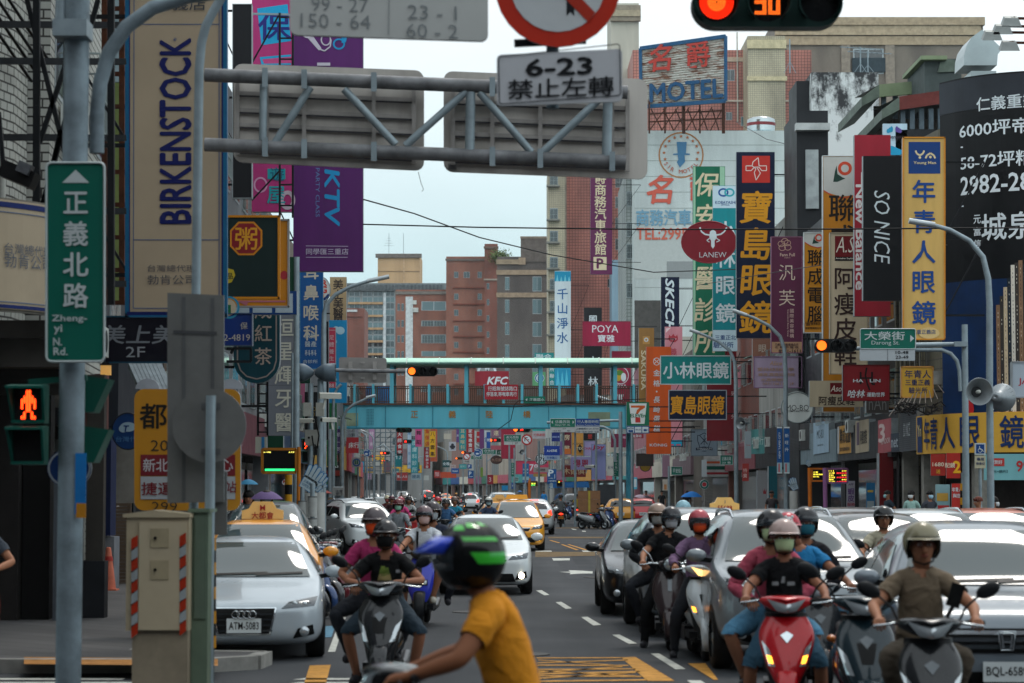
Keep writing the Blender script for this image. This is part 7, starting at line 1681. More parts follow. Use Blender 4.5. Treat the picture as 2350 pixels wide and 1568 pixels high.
for x,y,p,zz_,s_,lb,dg,col in FL:
 bx_=Zb(zz_,x,y,x+p,y);dd=.30/(p*.14343*.74)*F
 light(lb,bx_[0],bx_[1],p*.14343,dd,M('#12302c',.5),col,dg)
def dark_light(lb,bx_,d):
 t,b=light(lb,bx_[0]+8,(bx_[1]+bx_[3])/2,(bx_[2]-bx_[0])/3,d,M('#0f3a30',.5),None,'')
dark_light('unlit green traffic light seen end on under the footbridge',Zb(1,1320,50,1580,115),130)
# ---------------- masts, lamps, loudspeakers, cameras ----------------
def mast(label,u,vt,d,r=.09,name='pole',cat='pole',stripes=None,arms=(),x=None,m=GALV,extra=None):
 base=Vector((GX(u,d),d,0));t=thing(name,label,cat,base);b=MB();b.cyl(base,W(u,vt,d),r,m,r*.8,n=14);b.build('post',t,base)
 if stripes:
  b=MB();v0,v1=stripes;n_=4
  for k in range(n_):b.cyl(W(u,v0+(v1-v0)*(k+1)/n_,d),W(u,v0+(v1-v0)*k/n_,d),r*1.12,M('#c08a1c',.5)if k%2==0 else BLK,n=14)
  b.build('warning_band',t,base)
 for(p0,p1,rr_)in arms:
  b=MB();b.cyl(W(*p0,d),W(*p1,d),rr_,m,n=10);b.build('arm',t,base)
 return t,base
def lamp(label,pu,ptop,pts,d,r=.08,head=True,group='street lamps'):

 base=Vector((GX(pu,d),d,0));t=thing('street_lamp',label,'street lamp',base,0,group);b=MB()
 b.tube([base,W(pu,(ptop+1126)/2,d)]+[W(u,v,d)for u,v in pts[:-1]],r,GALV,10,r*.55);b.build('pole',t,base)
 b=MB();p,q=W(*pts[-2],d),W(*pts[-1],d);e=(q-p).normalized();b.tube([p-e*.1,p+(q-p)*.3,q],r*.75,M('#a9b1b4',.4,.4),8);b.build('lamp_head',t,base)
lamp('curved street lamp arching over the yellow banner at the right',2271,640,[(2271,700),(2268,640),(2256,590),(2225,553),(2180,528),(2135,515),(2086,507)],53,.085)
lamp('curved street lamp in front of the purple beauty banner',1803,830,[(1803,860),(1800,800),(1790,772),(1765,748),(1730,730),(1708,722),(1682,713)],92,.1)
lamp('curved street lamp in front of the wide teal optician sign',1689,850,[(1689,880),(1686,830),(1675,805),(1650,785),(1620,771),(1600,763),(1583,757)],113,.11)
lamp('curved street lamp arching right of the blue clinic banner',743,700,[(743,760),(744,720),(750,698),(770,676),(805,658),(850,644),(893,635)],70,.085)
lamp('slender street lamp on the left of the footbridge',765,900,[(765,940),(766,915),(770,900),(776,889),(783,882)],108,.09)
lamp('second slender street lamp curving over the footbridge girder',785,960,[(785,985),(787,960),(795,942),(812,928),(835,918),(845,912),(862,908)],118,.1)
lamp('street lamp reaching from the right in front of the footbridge girder',1440,930,[(1440,960),(1438,945),(1432,935),(1420,927),(1405,922),(1390,916),(1368,909)],175,.12)
for i,(u,pts,d)in enumerate(((842,[(842,1020),(840,1000),(828,990),(812,985),(800,983)],235),(858,[(858,1030),(856,1004),(848,996),(836,990),(822,985)],250),(905,[(905,1050),(904,1040),(896,1036),(880,1032),(866,1030)],300),(970,[(970,1060),(970,1052),(985,1045),(960,1050),(955,1044)],320),(1027,[(1027,1045),(1025,1036),(1016,1030),(1004,1025),(996,1022)],330),(1090,[(1090,1050),(1110,1035),(1096,1030),(1080,1022),(1066,1016)],300),(1117,[(1117,1060),(1135,1045),(1122,1035),(1104,1026),(1090,1018)],290),(1172,[(1172,1040),(1190,1005),(1182,1000),(1170,995),(1158,990)],240),(900,[(900,1040),(880,1020),(868,1026),(850,1030),(838,1034)],280))):
 lamp('far street lamp number %s counted from the left below the footbridge'%'one two three four five six seven eight nine'.split()[i],u,pts[0][1],pts,d,.1,group='far street lamps')
t,at=mast('tall grey signal mast with two bent arms at the right',2214,745,58,.09,name='signal_pole',arms=(((2214,790),(2085,792),.055),))
b=MB();b.tube([W(u,v,58)for u,v in((2204,898),(2202,850),(2196,828),(2182,812),(2160,803),(2100,803),(1960,800))],.05,GALV,10);b.build('bent_arm',t,at)
b=MB();b.bar(W(2190,790,57.9),W(2220,790,57.9),.14,GALV,.12);b.build('clamp',t,at)
sign('street_plate','green side street plate with a white arrow on the right signal mast',(1974,755,2101,801),57.8,M('#0d5f50',.4,0,.03),[('大榮街',2030,771,21,ICE2,{'w':92,'b':.012}),('Darong St.',2032,788,12,ICE2,{'w':64,'b':0}),('poly',[(2089,769),(2098,777),(2089,785)],ICE2)],shape='round',frame='#b4bcbc',fw=1.5,th=.03,cat='street sign')
sign('number_sign','white house number plate below the green side street plate',(1973,801,2100,828),57.8,M('#a2a8ac',.4,0,.03),[('10-48',2070,809,7,'#1a1e22',{'w':29,'b':.02}),('23-49',2070,820,7,'#1a1e22',{'w':29,'b':.02}),('line',[(2037,801),(2037,828)],1,'#55595c')],shape='round',th=.03,cat='street sign')
mast('grey post with a yellow striped band in front of the optician posters',2211,1085,62,.075,stripes=(1110,1175),name='striped_post')
sign('road_sign','blue and white disabled parking plate on a post at the right',(2237,1017,2262,1044),60,ICE2,[('rect',2240,1020,2259,1041,'#123c78'),('ring',2249,1034,5,5,1.2,ICE2),('line',[(2248,1024),(2248,1031),(2254,1032),(2257,1037)],1.6,ICE2)],th=.03,cat='road sign',post=2250,postr=.04)
sign('road_sign','white parking notice plate under the disabled parking plate',(2237,1046,2262,1075),60,M('#b0aa90',.4),[('專用',2250,1054,8,'#2a3a5c',{'w':16}),('停車位',2250,1064,7,'#2a3a5c',{'w':20})],th=.03,cat='road sign')
def horn(label,u,v,rpx,d,yaw,face=True,post=None):
 p=W(u,v,d);r=rpx*d/F;t=thing('loudspeaker',label,'loudspeaker',p,yaw,'horn loudspeakers')
 hm=M('#8b9194',.4,.5,.12);b=MB();b.rev([(r*1.0,-r*.1),(r*.96,-r*.05),(r*.5,r*.55),(r*.3,r*.9),(r*.34,r*1.0),(r*.34,r*1.5),(.001,r*1.5)],(0,0,0),(0,1,0),hm,22);b.build('horn',t,solid=.01)
 b=MB();b.rev([(.001,-r*.02),(r*.14,0),(r*.12,r*.5)],(0,0,0),(0,1,0),M('#b9bcb4',.5),10);b.rev([(r*.9,r*.02),(r*.3,r*.8),(.001,r*.85)],(0,0,0),(0,1,0),M('#3a3d40',.6),20);b.build('mouth',t)
 b=MB();b.bar((0,r*1.0,0),(r*.9,r*1.2,-.0),.06,GALVD);b.build('bracket',t)
horn('loudspeaker facing the camera on the right lamp post',2247,899,32,52.6,.1)
horn('loudspeaker turned away on the right of the lamp post',2299,913,33,53.2,math.pi-.5)
horn('small loudspeaker on the middle street lamp near the rifle sign',1700,971,14,112,-.7)
horn('far loudspeaker on a grey pole beside the crimson house',1198,1038,7,190,.6)
horn('far loudspeaker below the round black monogram sign',1209,1054,6,190,-1.2)
horn('dark loudspeaker facing the camera beside the blue parking sign',1268,1050,6,180,.1)
d=61;t,at=mast('grey mast with cameras and boxes left of the footbridge',735,870,d,.09,name='camera_pole');b=MB();b.cyl(W(712,1126,d),W(713,880,d),.07,GALV,n=10);b.build('second_post',t,at)
b=MB();b.cyl(W(770,850,d),W(930,853,d),.05,TUB,n=10);b.build('arm',t,at)
for(u0,u1,lb)in((720,672,'grey cylindrical signal horn pointing left on the camera mast'),(722,770,'grey cylindrical signal horn pointing right on the camera mast')):
 p,q=W(u0,856,d-.1),W(u1,855,d-.1);tt=thing('signal_shroud',lb,'signal',(p+q)/2);a=(p+q)/2;b=MB();e=(q-p);L=e.length;e.normalize();SH=M('#55616a',.5,.3,.12)
 b.rev([(.05,0),(.12,L*.12),(.22,L*.42),(.23,L*.5),(.24,L),(.20,L),(.18,L*.6)],p,e,SH,18);b.build('shroud',tt,a)
t=sign('rear_facing_sign','grey back of a road sign on the camera mast arm',(778,820,887,878),61.2,M('#8a8784',.5,.2,.08),[],shape='round',th=.04,cat='sign',vr=(822,879));at=t.location.copy();b=MB()
for u in(804,860):b.bar(W(u,830,61.1),W(u,872,61.1),.09,SBD,.05)
for u in(832,):
 for v in(832,868):b.bar(W(u-4,v,61.1),W(u+4,v,61.1),.05,SBD,.04)
b.build('bracket',t,at)
def cctv(lb,u,v,d,L,yaw):
 p=W(u,v,d);t=thing('camera',lb,'security camera',p,yaw,'street cameras');b=MB();b.prism([(-L*.16,-L*.5,-L*.13),(L*.16,-L*.5,-L*.13),(L*.16,-L*.5,L*.1),(0,-L*.5,L*.15),(-L*.16,-L*.5,L*.1)],(0,L,0),M('#a9a9a0',.4,0,.1));b.build('case',t);b=MB();b.cyl((0,-L*.5,0),(0,-L*.52,0),L*.1,BLK,n=10);b.build('lens',t);b=MB();b.bar((0,L*.2,-L*.1),(0,L*.3,-L*.6),.05,M('#b0b0a8',.5));b.build('bracket',t)
cctv('white box camera highest on the left mast',757,882+60*0+27,60,.55,1.9);cctv('white camera pointing left on the mast',702,966,60,.4,1.2);cctv('white camera pointing right on the mast',754,964,60,.4,-1.0);cctv('small white camera on the pole beside the white noodle sign',1352,1071,150,.7,1.2);cctv('small camera on the far left pole above the school roundel',807,1053,220,.8,-1.1)
t=thing('junction_box','white junction box low on the camera mast','box',W(716,1005,60.6));b=MB();b.box((0,0,0),(.34,.2,.4),M('#8f8f88',.5,0,.15));b.cyl((-.07,-.11,0),(-.07,-.12,0),.03,BLK,n=8);b.build('case',t)
t=thing('junction_box','white bracket box in the middle of the camera mast','box',W(720,940,60.6));b=MB();b.box((-.16,0,0),(.2,.15,.34),M('#9c9c94',.5,0,.1));b.box((.16,0,0),(.2,.15,.34),M('#9c9c94',.5,0,.1));b.build('case',t)
for i,(pp,lb)in enumerate((([(716,1000),(722,1040),(715,1100)],'thick black cable down the camera mast'),([(724,960),(732,1000),(728,1030),(722,1020)],'looped black cable on the camera mast'))):
 t=thing('cable',lb,'cable',W(*pp[0],60.4));b=MB();b.tube([W(u,v,60.4)for u,v in pp],.02,BLK,6);b.build('strand',t,W(*pp[0],60.4))
mast('thick grey pole left of the blue clinic banner',681,590,58,.085)
mast('thin pipe beside the thick grey pole',671,810,58.3,.04)
t,at=mast('orange steel post of the bus display',686,1026,55,.055,m=M('#b0681c',.45,.1,.1));
mast('slim grey post with a black and yellow band by the white crossover',757,985,100,.09,stripes=(1142,1175),name='striped_post')
mast('black and yellow striped pole beside the orange display post',662,1085,57,.08,stripes=(1090,1180),name='striped_post',m=GALVD)
def display(lb,box,d,frame,rows,bar=None):
 u0,v0,u1,v1=box;P,Q=W(u0,v1,d),W(u1,v0,d);t=thing('bus_display',lb,'bus display',((P.x+Q.x)/2,d,P.z));at=((P.x+Q.x)/2,d,P.z)
 b=MB();b.bx(P.x,Q.x,d,d+.15,P.z,Q.z,M('#0d0e10',.3));b.build('screen',t,at);b=MB();fm=M(frame,.45,.1,.1)
 for p,q in(((u0,v0),(u1,v0)),((u0,v1),(u1,v1)),((u0,v0),(u0,v1)),((u1,v0),(u1,v1))):b.bar(W(*p,d-.02),W(*q,d-.02),.06,fm)
 b.build('frame',t,at);b=MB()
 for(a,v,c,col,s_)in rows:
  letter(b,s_,W((a+c)/2,v,d-.03),Vector((1,0,0)),Vector((0,0,1)),2.6*d/F*1.3,M(col,.4,0,0,emit=2.2),.0,w=(c-a)*d/F)
 if bar:b.face([W(bar[0],bar[3],d-.03),W(bar[2],bar[3],d-.03),W(bar[2],bar[1],d-.03),W(bar[0],bar[1],d-.03)],M('#2ad070',.4,0,0,emit=1.6))
 b.build('text',t,at);return t,at
display('overhead bus display with a glowing green bar',(602,1031,680,1085),56,'#a0641c',[(604,1038,622,'#e6d860','31路'),(662,1038,676,'#e6d860','3分')],(608,1076,676,1081))
t,at=display('left bus display with yellow lines between orange bars',(1863,1076,1899,1104),84,'#b8641c',[(1866,1084,1877,'#e6d040','三重'),(1866,1089,1890,'#e6d040','捷運路線'),(1866,1094,1880,'#e6d040','台北'),(1888,1094,1897,'#e02a30','3分')])
b=MB();b.cyl((GX(1858,84),84,0),W(1858,1074,84),.07,M('#c0681c',.45));b.build('post',t,at)
t,at=display('right bus display with yellow and red lines between purple bars',(1900,1076,1945,1108),82,'#7c5078',[(1902,1081+5*k,1913+(k%2)*3,'#e6d040',s_)for k,s_ in enumerate(('111','公車','232','235','橘線','紅線'))]+[(1932-12*(k%2),1081+5*k,1943,'#e6d040' if k%2==0 else '#e02a30',s_)for k,s_ in enumerate(('3分','將到站中','5分','未發車中','8分','末班駛離'))])
b=MB();b.cyl((GX(1893,82),82,0),W(1893,1074,82),.075,M('#8c5c88',.45));b.build('post',t,at)
t,at=display('small far bus display with green and yellow lines on an orange post',Zb(2,1137,903,1248,980),200,'#6a4a2c',[(1219,1110,1229,'#d0d040','路線'),(1219,1113.5,1228,'#50d060','進站')]);b=MB();b.cyl((GX(1215,200),200,0),W(1215,1098,200),.12,M('#b8641c',.45));b.build('post',t,at)
display('second small far bus display with a red line',Zb(2,1565,887,1665,980),190,'#3a3230',[(1281,1106,1285,'#d0c040','26'),(1286,1104,1292,'#e02a30','分')])
def hand(lb,u,v,w,d,flip=1,rot=0.,post=True,txt=True):
 t=thing('hand_plate',lb,'bus stop sign',W(u,v,d),0,'hand shaped bus stop plates');at=W(u,v,d);k=w*d/F
 c,s=math.cos(rot),math.sin(rot)
 def T(x,z):x*=flip;return Vector((at.x+(x*c-z*s)*k,d,at.z+(x*s+z*c)*k))
 PAL=M('#9fb0b8',.4,0,.05);BLU=M('#2a6a9c',.4)
 for o,m,g in((0,BLU,.035),(-.012,PAL,0)):
  b=MB();poly=[(-.30-g,-.5-g),(.28+g,-.5-g),(.44+g,-.05),(.36,.10),(.33+g,.10),(-.33-g,.10)]
  b.prism([T(*p)+Vector((0,o,0))for p in poly],(0,.01,0),m)
  for x0,x1,z1,wd in((-.26,-.34,.55,.075),(-.09,-.12,.68,.08),(.09,.10,.66,.08),(.26,.32,.52,.07)):
   q=wd+g;b.prism([T(x0-q,.0)+Vector((0,o,0)),T(x0+q,.0)+Vector((0,o,0)),T(x1+q,z1)+Vector((0,o,0)),T(x1+q*.5,z1+q)+Vector((0,o,0)),T(x1-q*.5,z1+q)+Vector((0,o,0)),T(x1-q,z1)+Vector((0,o,0))],(0,.0095,0),m)
  b.prism([T(.40,-.15)+Vector((0,o,0)),T(.62+g,.12)+Vector((0,o,0)),T(.54,.20+g)+Vector((0,o,0)),T(.30,-.02)+Vector((0,o,0))],(0,.009,0),m)
  b.build('edge' if o==0 else 'hand',t,at)
 if txt:
  b=MB();ux_=Vector((c,0,s));uz_=Vector((-s,0,c));letter(b,'正義國小',T(.0,-.16)+Vector((0,-.016,0)),ux_,uz_,.13*k,M('#3a5a78',.5),0,w=.5*k);letter(b,'站牌整合',T(.0,-.33)+Vector((0,-.016,0)),ux_,uz_,.13*k,M('#3a5a78',.5),0,w=.5*k);b.build('lettering',t,at)
 if post:
  b=MB();b.cyl((at.x,d+.06,0),(at.x,d+.06,at.z-.3*k),.045,GALV,n=10);b.build('post',t,at)
  b=MB();b.cyl((at.x,d+.06,.9),(at.x,d+.06,max(1.0,at.z-.62*k)),.15,M('#a9aaa6',.5,0,.1),n=14);b.build('timetable',t,at)
hand('large hand shaped bus plate tilted right beside the orange display post',712,1102,48,52,1,-.55);hand('second hand shaped bus plate overlapping the large one',730,1108,36,52.6,1,-.6);hand('hand shaped bus plate below the blue street flags',1822,1113,22,86,-1,.35);hand('small hand plate perched on the orange display post',1856,1065,11,85,-1,.4,post=False)
hand('far hand plate left of the small far bus display',*Zb(2,1055,990,0,0)[:2],9,195,-1,.2,txt=False);hand('far hand plate below the blue parking sign',*Zb(2,1475,980,0,0)[:2],10,185,-1,.1,txt=False)
for u,w_,v0,v1,lb in((695,20,1150,1290,'white cylindrical timetable stack left of the plates'),(718,22,1140,1320,'white cylindrical timetable stack below the hand plates')):
 dd=51;p=Vector((GX(u,dd),dd,0));t=thing('timetable_post',lb,'timetable post',p);b=MB();b.cyl((0,0,0),(0,0,W(u,v0-30,dd).z),.05,GALV,n=10);b.build('post',t)
 for k in range(3):
  b=MB();z1=W(u,v0+50*k,dd).z;z0=max(.3,z1-.42);b.cyl((0,0,z0),(0,0,z1),w_*.5*dd/F,M('#9fa19e',.5,0,.12,6),n=16);b.cyl((0,0,z1-.02),(0,0,z1+.01),w_*.52*dd/F,M('#6a6c6c',.5),n=16);b.build('timetable',t)
sign('notice_board','small grey notice box on legs by the white crossover',Zb(1,318,985,500,1130),96,'#8b8b88',[('line',[(765,1118),(788,1118)],1.5,ICE),('注意',778,1127,6,'#4a4c50',{'w':16}),('慢行',778,1133,6,'#4a4c50',{'w':16})],th=.3,cat='notice board',post=777)
for u0,u1,lb,tx in((1783,1795,'left blue street flag with white english lettering on the lamp post','NEW TAIPEI CITY'),(1799,1812,'right blue street flag with white characters on the lamp post','')):
 sign('street_flag',lb,(u0,980,u1,1087),91.6,'#14508c',[('rect',u0,1062,u1,1084,'#8fb4bc'),('rect',u0+3,1064,u0+7,1084,'#b8646a'),('rect',u0,980,u1,983,ICE),('rect',u0,1084,u1,1087,ICE)]+([(tx,(u0+u1)/2,1022,4,ICE,{'r':-1,'w':60,'b':.02})]if tx else[('新旺升',(u0+u1)/2,1000,9,ICE,{'v':16})]),th=.03,cat='banner')
# ---------------- footbridge ----------------
d=139.0;base=W(1120,985,d);fb=thing('footbridge','light blue steel footbridge with a pale green roof across the street','footbridge',base)
BLU=M('#5fb4c6',.5,.1,.14,.5,streak=True);BLD=M('#3c8a9e',.5,.1,.15);MINT=M('#a9d2bd',.45,0,.12,.6);BROWN=M('#5c463c',.7,.2,.2);BEAM=M('#6c9a96',.6,.1,.25,.8,streak=True)
xl,xr=W(735,0,d).x,W(1468,0,d).x
def zb_(v):return W(1120,v,d).z
b=MB();b.bx(xl,xr,d,d+.35,zb_(982),zb_(930),BLU);b.build('girder',fb,base);b=MB();b.bx(xl,xr,d+2.6,d+2.95,zb_(982),zb_(930),BLU);b.build('girder',fb,base)
b=MB();b.bx(xl,xr,d-.12,d+3.07,zb_(930),zb_(926),BROWN);b.build('deck',fb,base)
b=MB();b.bx(xl,xr,d-.1,d,zb_(984),zb_(981),BLD);b.bx(xl,xr,d-.06,d,zb_(933),zb_(930),BLD);b.build('flange',fb,base)
b=MB()
for u in(794,822,888,995,1100,1168,1258,1320,1432):x=W(u,0,d).x;b.bx(x-.03,x+.03,d-.05,d,zb_(981),zb_(933),BLD)
b.build('stiffener',fb,base)
b=MB();rv=M('#2f6f80',.5)
for i in range(5):
 for j in range(11):x=W(846+3.4*i,0,d).x;z=zb_(940+3.5*j);b.bx(x-.022,x+.022,d-.02,d,z-.022,z+.022,rv)
b.build('rivet',fb,base)
for u0,u1 in((770,822),):b=MB();P,Q=W(u0,978,d-.02),W(u1,948,d-.02);b.bx(P.x,Q.x,d-.03,d,P.z,Q.z,M('#8a9a80',.6,.1,.25,.8));b.build('primer_panel',fb,base)
for u0,u1 in((1350,1400),):b=MB();P,Q=W(u0,978,d-.02),W(u1,946,d-.02);b.bx(P.x,Q.x,d-.03,d,P.z,Q.z,M('#8a9a80',.6,.1,.25,.8));b.build('primer_panel',fb,base)
b=MB()
for ch,u in(('正',951),('義',1038),('陸',1123),('橋',1209)):letter(b,ch,W(u,951,d-.03),Vector((1,0,0)),Vector((0,0,1)),18*d/F,M('#a8742c',.6),.014,fit=False)
b.build('lettering',fb,base)
for yy,nm in((d-.02,'railing'),(d+2.9,'railing')):
 b=MB();n=150
 for i in range(n):x=xl+(xr-xl)*(i+.5)/n;b.bx(x-.022,x+.022,yy,yy+.03,zb_(926),zb_(887),BROWN)
 b.bx(xl,xr,yy-.02,yy+.05,zb_(888),zb_(885.5),BROWN);b.bx(xl,xr,yy-.01,yy+.04,zb_(923),zb_(921),BROWN);b.build(nm,fb,base)
 for i in range(17):
  u=775+42.3*i;tall=i in(3,7,11,15);P=W(u,0,d);b=MB();wv=.11 if tall else .07;b.bx(P.x-wv,P.x+wv,yy-.05,yy+.12,zb_(928),zb_(834)if tall else zb_(882),BLU);b.build('post',fb,base)
b=MB();rings=[]
for x in(xl-.3,xr+.3):
 rings.append([Vector((x,d+1.45+2.0*math.cos(a*math.pi/10),zb_(836)+.42*math.sin(a*math.pi/10)))for a in range(11)]+[Vector((x,d+1.45+1.95*math.cos(a*math.pi/10),zb_(836)-.05+.36*math.sin(a*math.pi/10)))for a in range(10,-1,-1)])
b.loft(rings,MINT,True,True);b.build('roof',fb,base)
b=MB()
for i in range(10):
 x=W(790+73*i,0,d).x;b.tube([Vector((x,d+1.45+2.02*math.cos(a*math.pi/10),zb_(836)+.44*math.sin(a*math.pi/10)))for a in range(11)],.03,M('#c0c8c0',.5),6)
b.bx(xl,xr,d-.55,d-.45,zb_(837),zb_(833),M('#4f6f68',.6));b.build('roof_rib',fb,base)
sign('banner','red safety banner with white characters tied to the footbridge railing',(1112,883,1189,917),d-.15,'#a02230',[('行經無號誌路口',1153,892,11,ICE,{'w':66,'b':.01}),('停落來,等嘸車再行',1151,905,11,ICE,{'w':70,'b':.01})],th=.02,cat='banner',group=None)
sign('street_plate','green school direction plate hanging on the footbridge',(1203,910,1251,926),d-.2,'#0d6a54',[('正義國小',1232,918,9,ICE2,{'w':34,'b':.01}),('poly',[(1206,918),(1210,914),(1210,922)],ICE2)],th=.03,cat='street sign')
sign('tarpaulin','bright blue tarpaulin behind the footbridge railing',(840,888,900,925),d+6,'#1c7fc0',[],th=.05,cat='tarpaulin')
sign('tarpaulin','deep blue sheet at the left end of the footbridge railing',(770,888,800,926),d+5,'#1470b0',[],th=.05,cat='tarpaulin')
mast('blue grey footbridge leg behind the left lamps',752,985,141,.25,name='bridge_pier',m=BLD);mast('blue grey footbridge leg on the right pavement',1445,985,141,.25,name='bridge_pier',m=BLD)
t,at=mast('grey signal mast with a curved arm right of the bridge plates',1424,945,128,.12,name='signal_pole',arms=(((1424,965),(1255,970),.07),));b=MB();b.tube([W(u,v,128)for u,v in((1412,1060),(1411,1010),(1402,988),(1385,980),(1300,978))],.07,GALV,8);b.build('bent_arm',t,at)
sign('street_plate','green west street plate with two arrows under the bridge girder',(1263,961,1320,981),127.8,'#0d6a54',[('信義西街',1291,968,8,ICE2,{'w':34,'b':.01}),('Xinyi W. St.',1291,976,5,ICE2,{'w':36}),('poly',[(1265,969),(1269,965),(1269,973)],ICE2),('poly',[(1318,969),(1314,965),(1314,973)],ICE2)],th=.03,cat='street sign',shape='round',frame='#b4bcbc',fw=.8)
sign('number_sign','white house number plate below the green west street plate',(1263,981,1320,992),127.8,M('#b4b8b8',.4),[('-31',1294,984,3,'#22262a',{'w':8}),('122-90',1278,989,3,'#22262a',{'w':18}),('48-',1305,989,3,'#22262a',{'w':8})],th=.03,cat='street sign')
sign('road_sign','blue pedestrian phase plate under the bridge girder',(1322,961,1376,979),127.6,'#123f84',[('行人專用時相',1349,968,8,ICE2,{'w':48,'b':.008}),('Exclusive Pedestrian Phase',1349,976,3,ICE2,{'w':50})],th=.03,cat='road sign')
sign('road_sign','white school hours plate below the blue pedestrian phase plate',(1320,979,1376,994),127.6,M('#b4b8b8',.4),[('上課期間07:20~07:50',1348,984,5,'#22324c',{'w':52}),('12:00~12:20 16:00~16:20',1348,991,4,'#22324c',{'w':54})],th=.03,cat='road sign')
for u,dd,vt_,lb in((1293,128.4,992,'thin grey post of the green west street plate'),(1320,128.2,992,'thin grey post of the blue pedestrian plate'),(1368,128.4,994,'thin grey post of the school hours plate'),(1237,150,1012,'tall thin pole in front of the crimson corner house'),(1180,180,1028,'thin pole between the street flags'),(1450,120,992,'galvanised pipe pole in front of the pink wall'),(1535,112,1070,'grey pole of the small green side street plate')):mast(lb,u,vt_,dd,.07)
def rbox(n,a,b_,c,e):return Zb(n,a,b_,c,e)
def plate(lb,n,x0,y0,x1,y1,d,bg_,it=(),shape='rect',post=None,cat='road sign',frame=None,name='road_sign'):
 bx_=rbox(n,x0,y0,x1,y1);o=(717.2,1053.9,1390.7,1727.5)[n-1];cv=lambda x,y:(o+.14343*x,975.3+.14343*y);K=.14343;it2=[]
 for i in it:
  if i[0]=='rect':it2.append(('rect',*cv(i[1],i[2]),*cv(i[3],i[4]),i[5]))
  elif i[0]=='poly':it2.append(('poly',[cv(*p)for p in i[1]],i[2]))
  elif i[0]=='line':it2.append(('line',[cv(*p)for p in i[1]],i[2]*K,i[3]))
  elif i[0]=='ring':it2.append(('ring',*cv(i[1],i[2]),i[3]*K,i[4]*K,i[5]*K,i[6]))
  elif i[0]=='disc':it2.append(('disc',*cv(i[1],i[2]),i[3]*K,i[4]*K,i[5]))
  else:it2.append((i[0],*cv(i[1],i[2]),i[3]*K,i[4],{q:(w_*K if q in 'wv' else w_)for q,w_ in(i[5]if len(i)>5 else{}).items()}))
 return sign(name,lb,bx_,d,bg_,it2,shape=shape,th=.05,cat=cat,post=None if post is None else cv(post,0)[0],frame=frame,fw=.7,postr=.06)
plate('round red and white no left turn sign beside the long west street plate',2,995,152,1167,325,170,'#a8252a',[('disc',1081,238,64,64,ICE),('line',[(1050,265),(1050,205),(1095,205)],14,'#1c1e22'),('line',[(1070,240),(1120,240)],12,'#1c1e22'),('line',[(1035,190),(1128,288)],14,'#a8252a')],'ellipse',post=1060)
plate('small far round no turning sign above its white plate',2,64,455,180,558,240,'#a8252a',[('disc',122,507,42,38,ICE),('line',[(95,480),(150,535)],12,'#a8252a')],'ellipse',post=62)
plate('blue round scooter two stage turn sign at the right of the far crossing',2,228,372,370,510,215,'#144c8c',[('line',[(255,405),(310,405)],9,ICE),('line',[(335,420),(335,470)],9,ICE),('disc',290,462,26,14,ICE),('ring',299,441,70,68,6,ICE)],'ellipse',post=240)
plate('blue round scooter two stage turn sign near the school roundel',1,815,387,940,507,210,'#144c8c',[('line',[(845,412),(890,412)],8,ICE),('line',[(912,430),(912,478)],8,ICE),('disc',862,465,24,14,ICE),('ring',877,447,61,59,5,ICE)],'ellipse')
plate('white school zone roundel with a blue ring and two green figures',1,625,525,780,678,150,'#a9aca4',[('ring',703,602,64,64,22,'#1c5c94'),('rect',672,575,696,630,'#1d6a4c'),('rect',704,575,728,630,'#1d6a4c'),('disc',684,568,10,10,'#1d6a4c'),('disc',716,568,10,10,'#1d6a4c')],post=728)
GPL=[('third green west street plate with its number strip beside the round sign',2,716,160,988,268,172,'長元西街','Changyuan W. St.',800),('far green plate with two arrows above the lamp row',2,375,378,588,470,215,'自強路','Ziqiang Rd.',440),('far small green west street plate under the round blue sign',2,190,490,362,552,238,'長壽西街','Changshou W.',305),('far dark green motorway plate with an up arrow',2,600,398,805,480,214,'1 高速公路','',820),('small green side street plate beside the striped store fascia',3,1045,670,1220,800,112,'平安街','',None),('square green lane plate on the grey pole by the striped fascia',3,1828,485,2030,637,112,'正義北路','33 巷',None),('far green plate half hidden behind the blue round sign',1,740,388,820,465,212,'路','',None),('small green direction plate far down the right pavement',2,868,842,945,902,215,'仁愛街','',None)]
for lb,n_,x0,y0,x1,y1,dd,s1,s2,ps in GPL:
 h=y1-y0;plate(lb,n_,x0,y0,x1,y1,dd,'#0d6452' if '高速' not in s1 else '#0d4634',[(s1,(x0+x1)/2,y0+h*(.36 if s2 else .5),h*(.42 if s2 else .6),ICE2,{'w':(x1-x0)*.74,'b':.01})]+([(s2,(x0+x1)/2,y0+h*.78,h*.26,ICE2,{'w':(x1-x0)*.7})]if s2 else[]),post=ps,cat='street sign',frame='#b4bcbc',name='street_plate')
plate('white number strip under the third green west street plate',2,716,268,985,318,172,'#b4b8b6',[('72-8',912,282,18,'#33373a',{'w':44}),('68-1',912,302,18,'#33373a',{'w':44}),('line',[(850,268),(850,318)],4,'#55595c')],name='number_sign',cat='street sign')
plate('white plate below the small far no turning sign',2,66,565,178,612,240,'#a9aca8',[('汽車',122,588,30,'#2a2c30',{'w':70})])
plate('narrow green vertical north road plate on the far lamp post',2,832,608,880,825,170,'#0d6452',[('正義北路',856,660,30,ICE2,{'v':40}),('poly',[(843,635),(869,635),(856,618)],ICE2)],cat='street sign',name='street_plate')
plate('tall green vertical north road plate in front of the panelled fascia',3,120,450,210,828,150,'#0d6452',[('poly',[(148,495),(186,495),(167,468)],ICE2),('正義北路',164,525,44,ICE2,{'v':52,'b':.01}),('Zheng',158,722,18,ICE2,{'w':56}),('yi N.',148,758,18,ICE2,{'w':40}),('Rd.',142,796,18,ICE2,{'w':28})],cat='street sign',name='street_plate',frame='#b4bcbc',post=150)
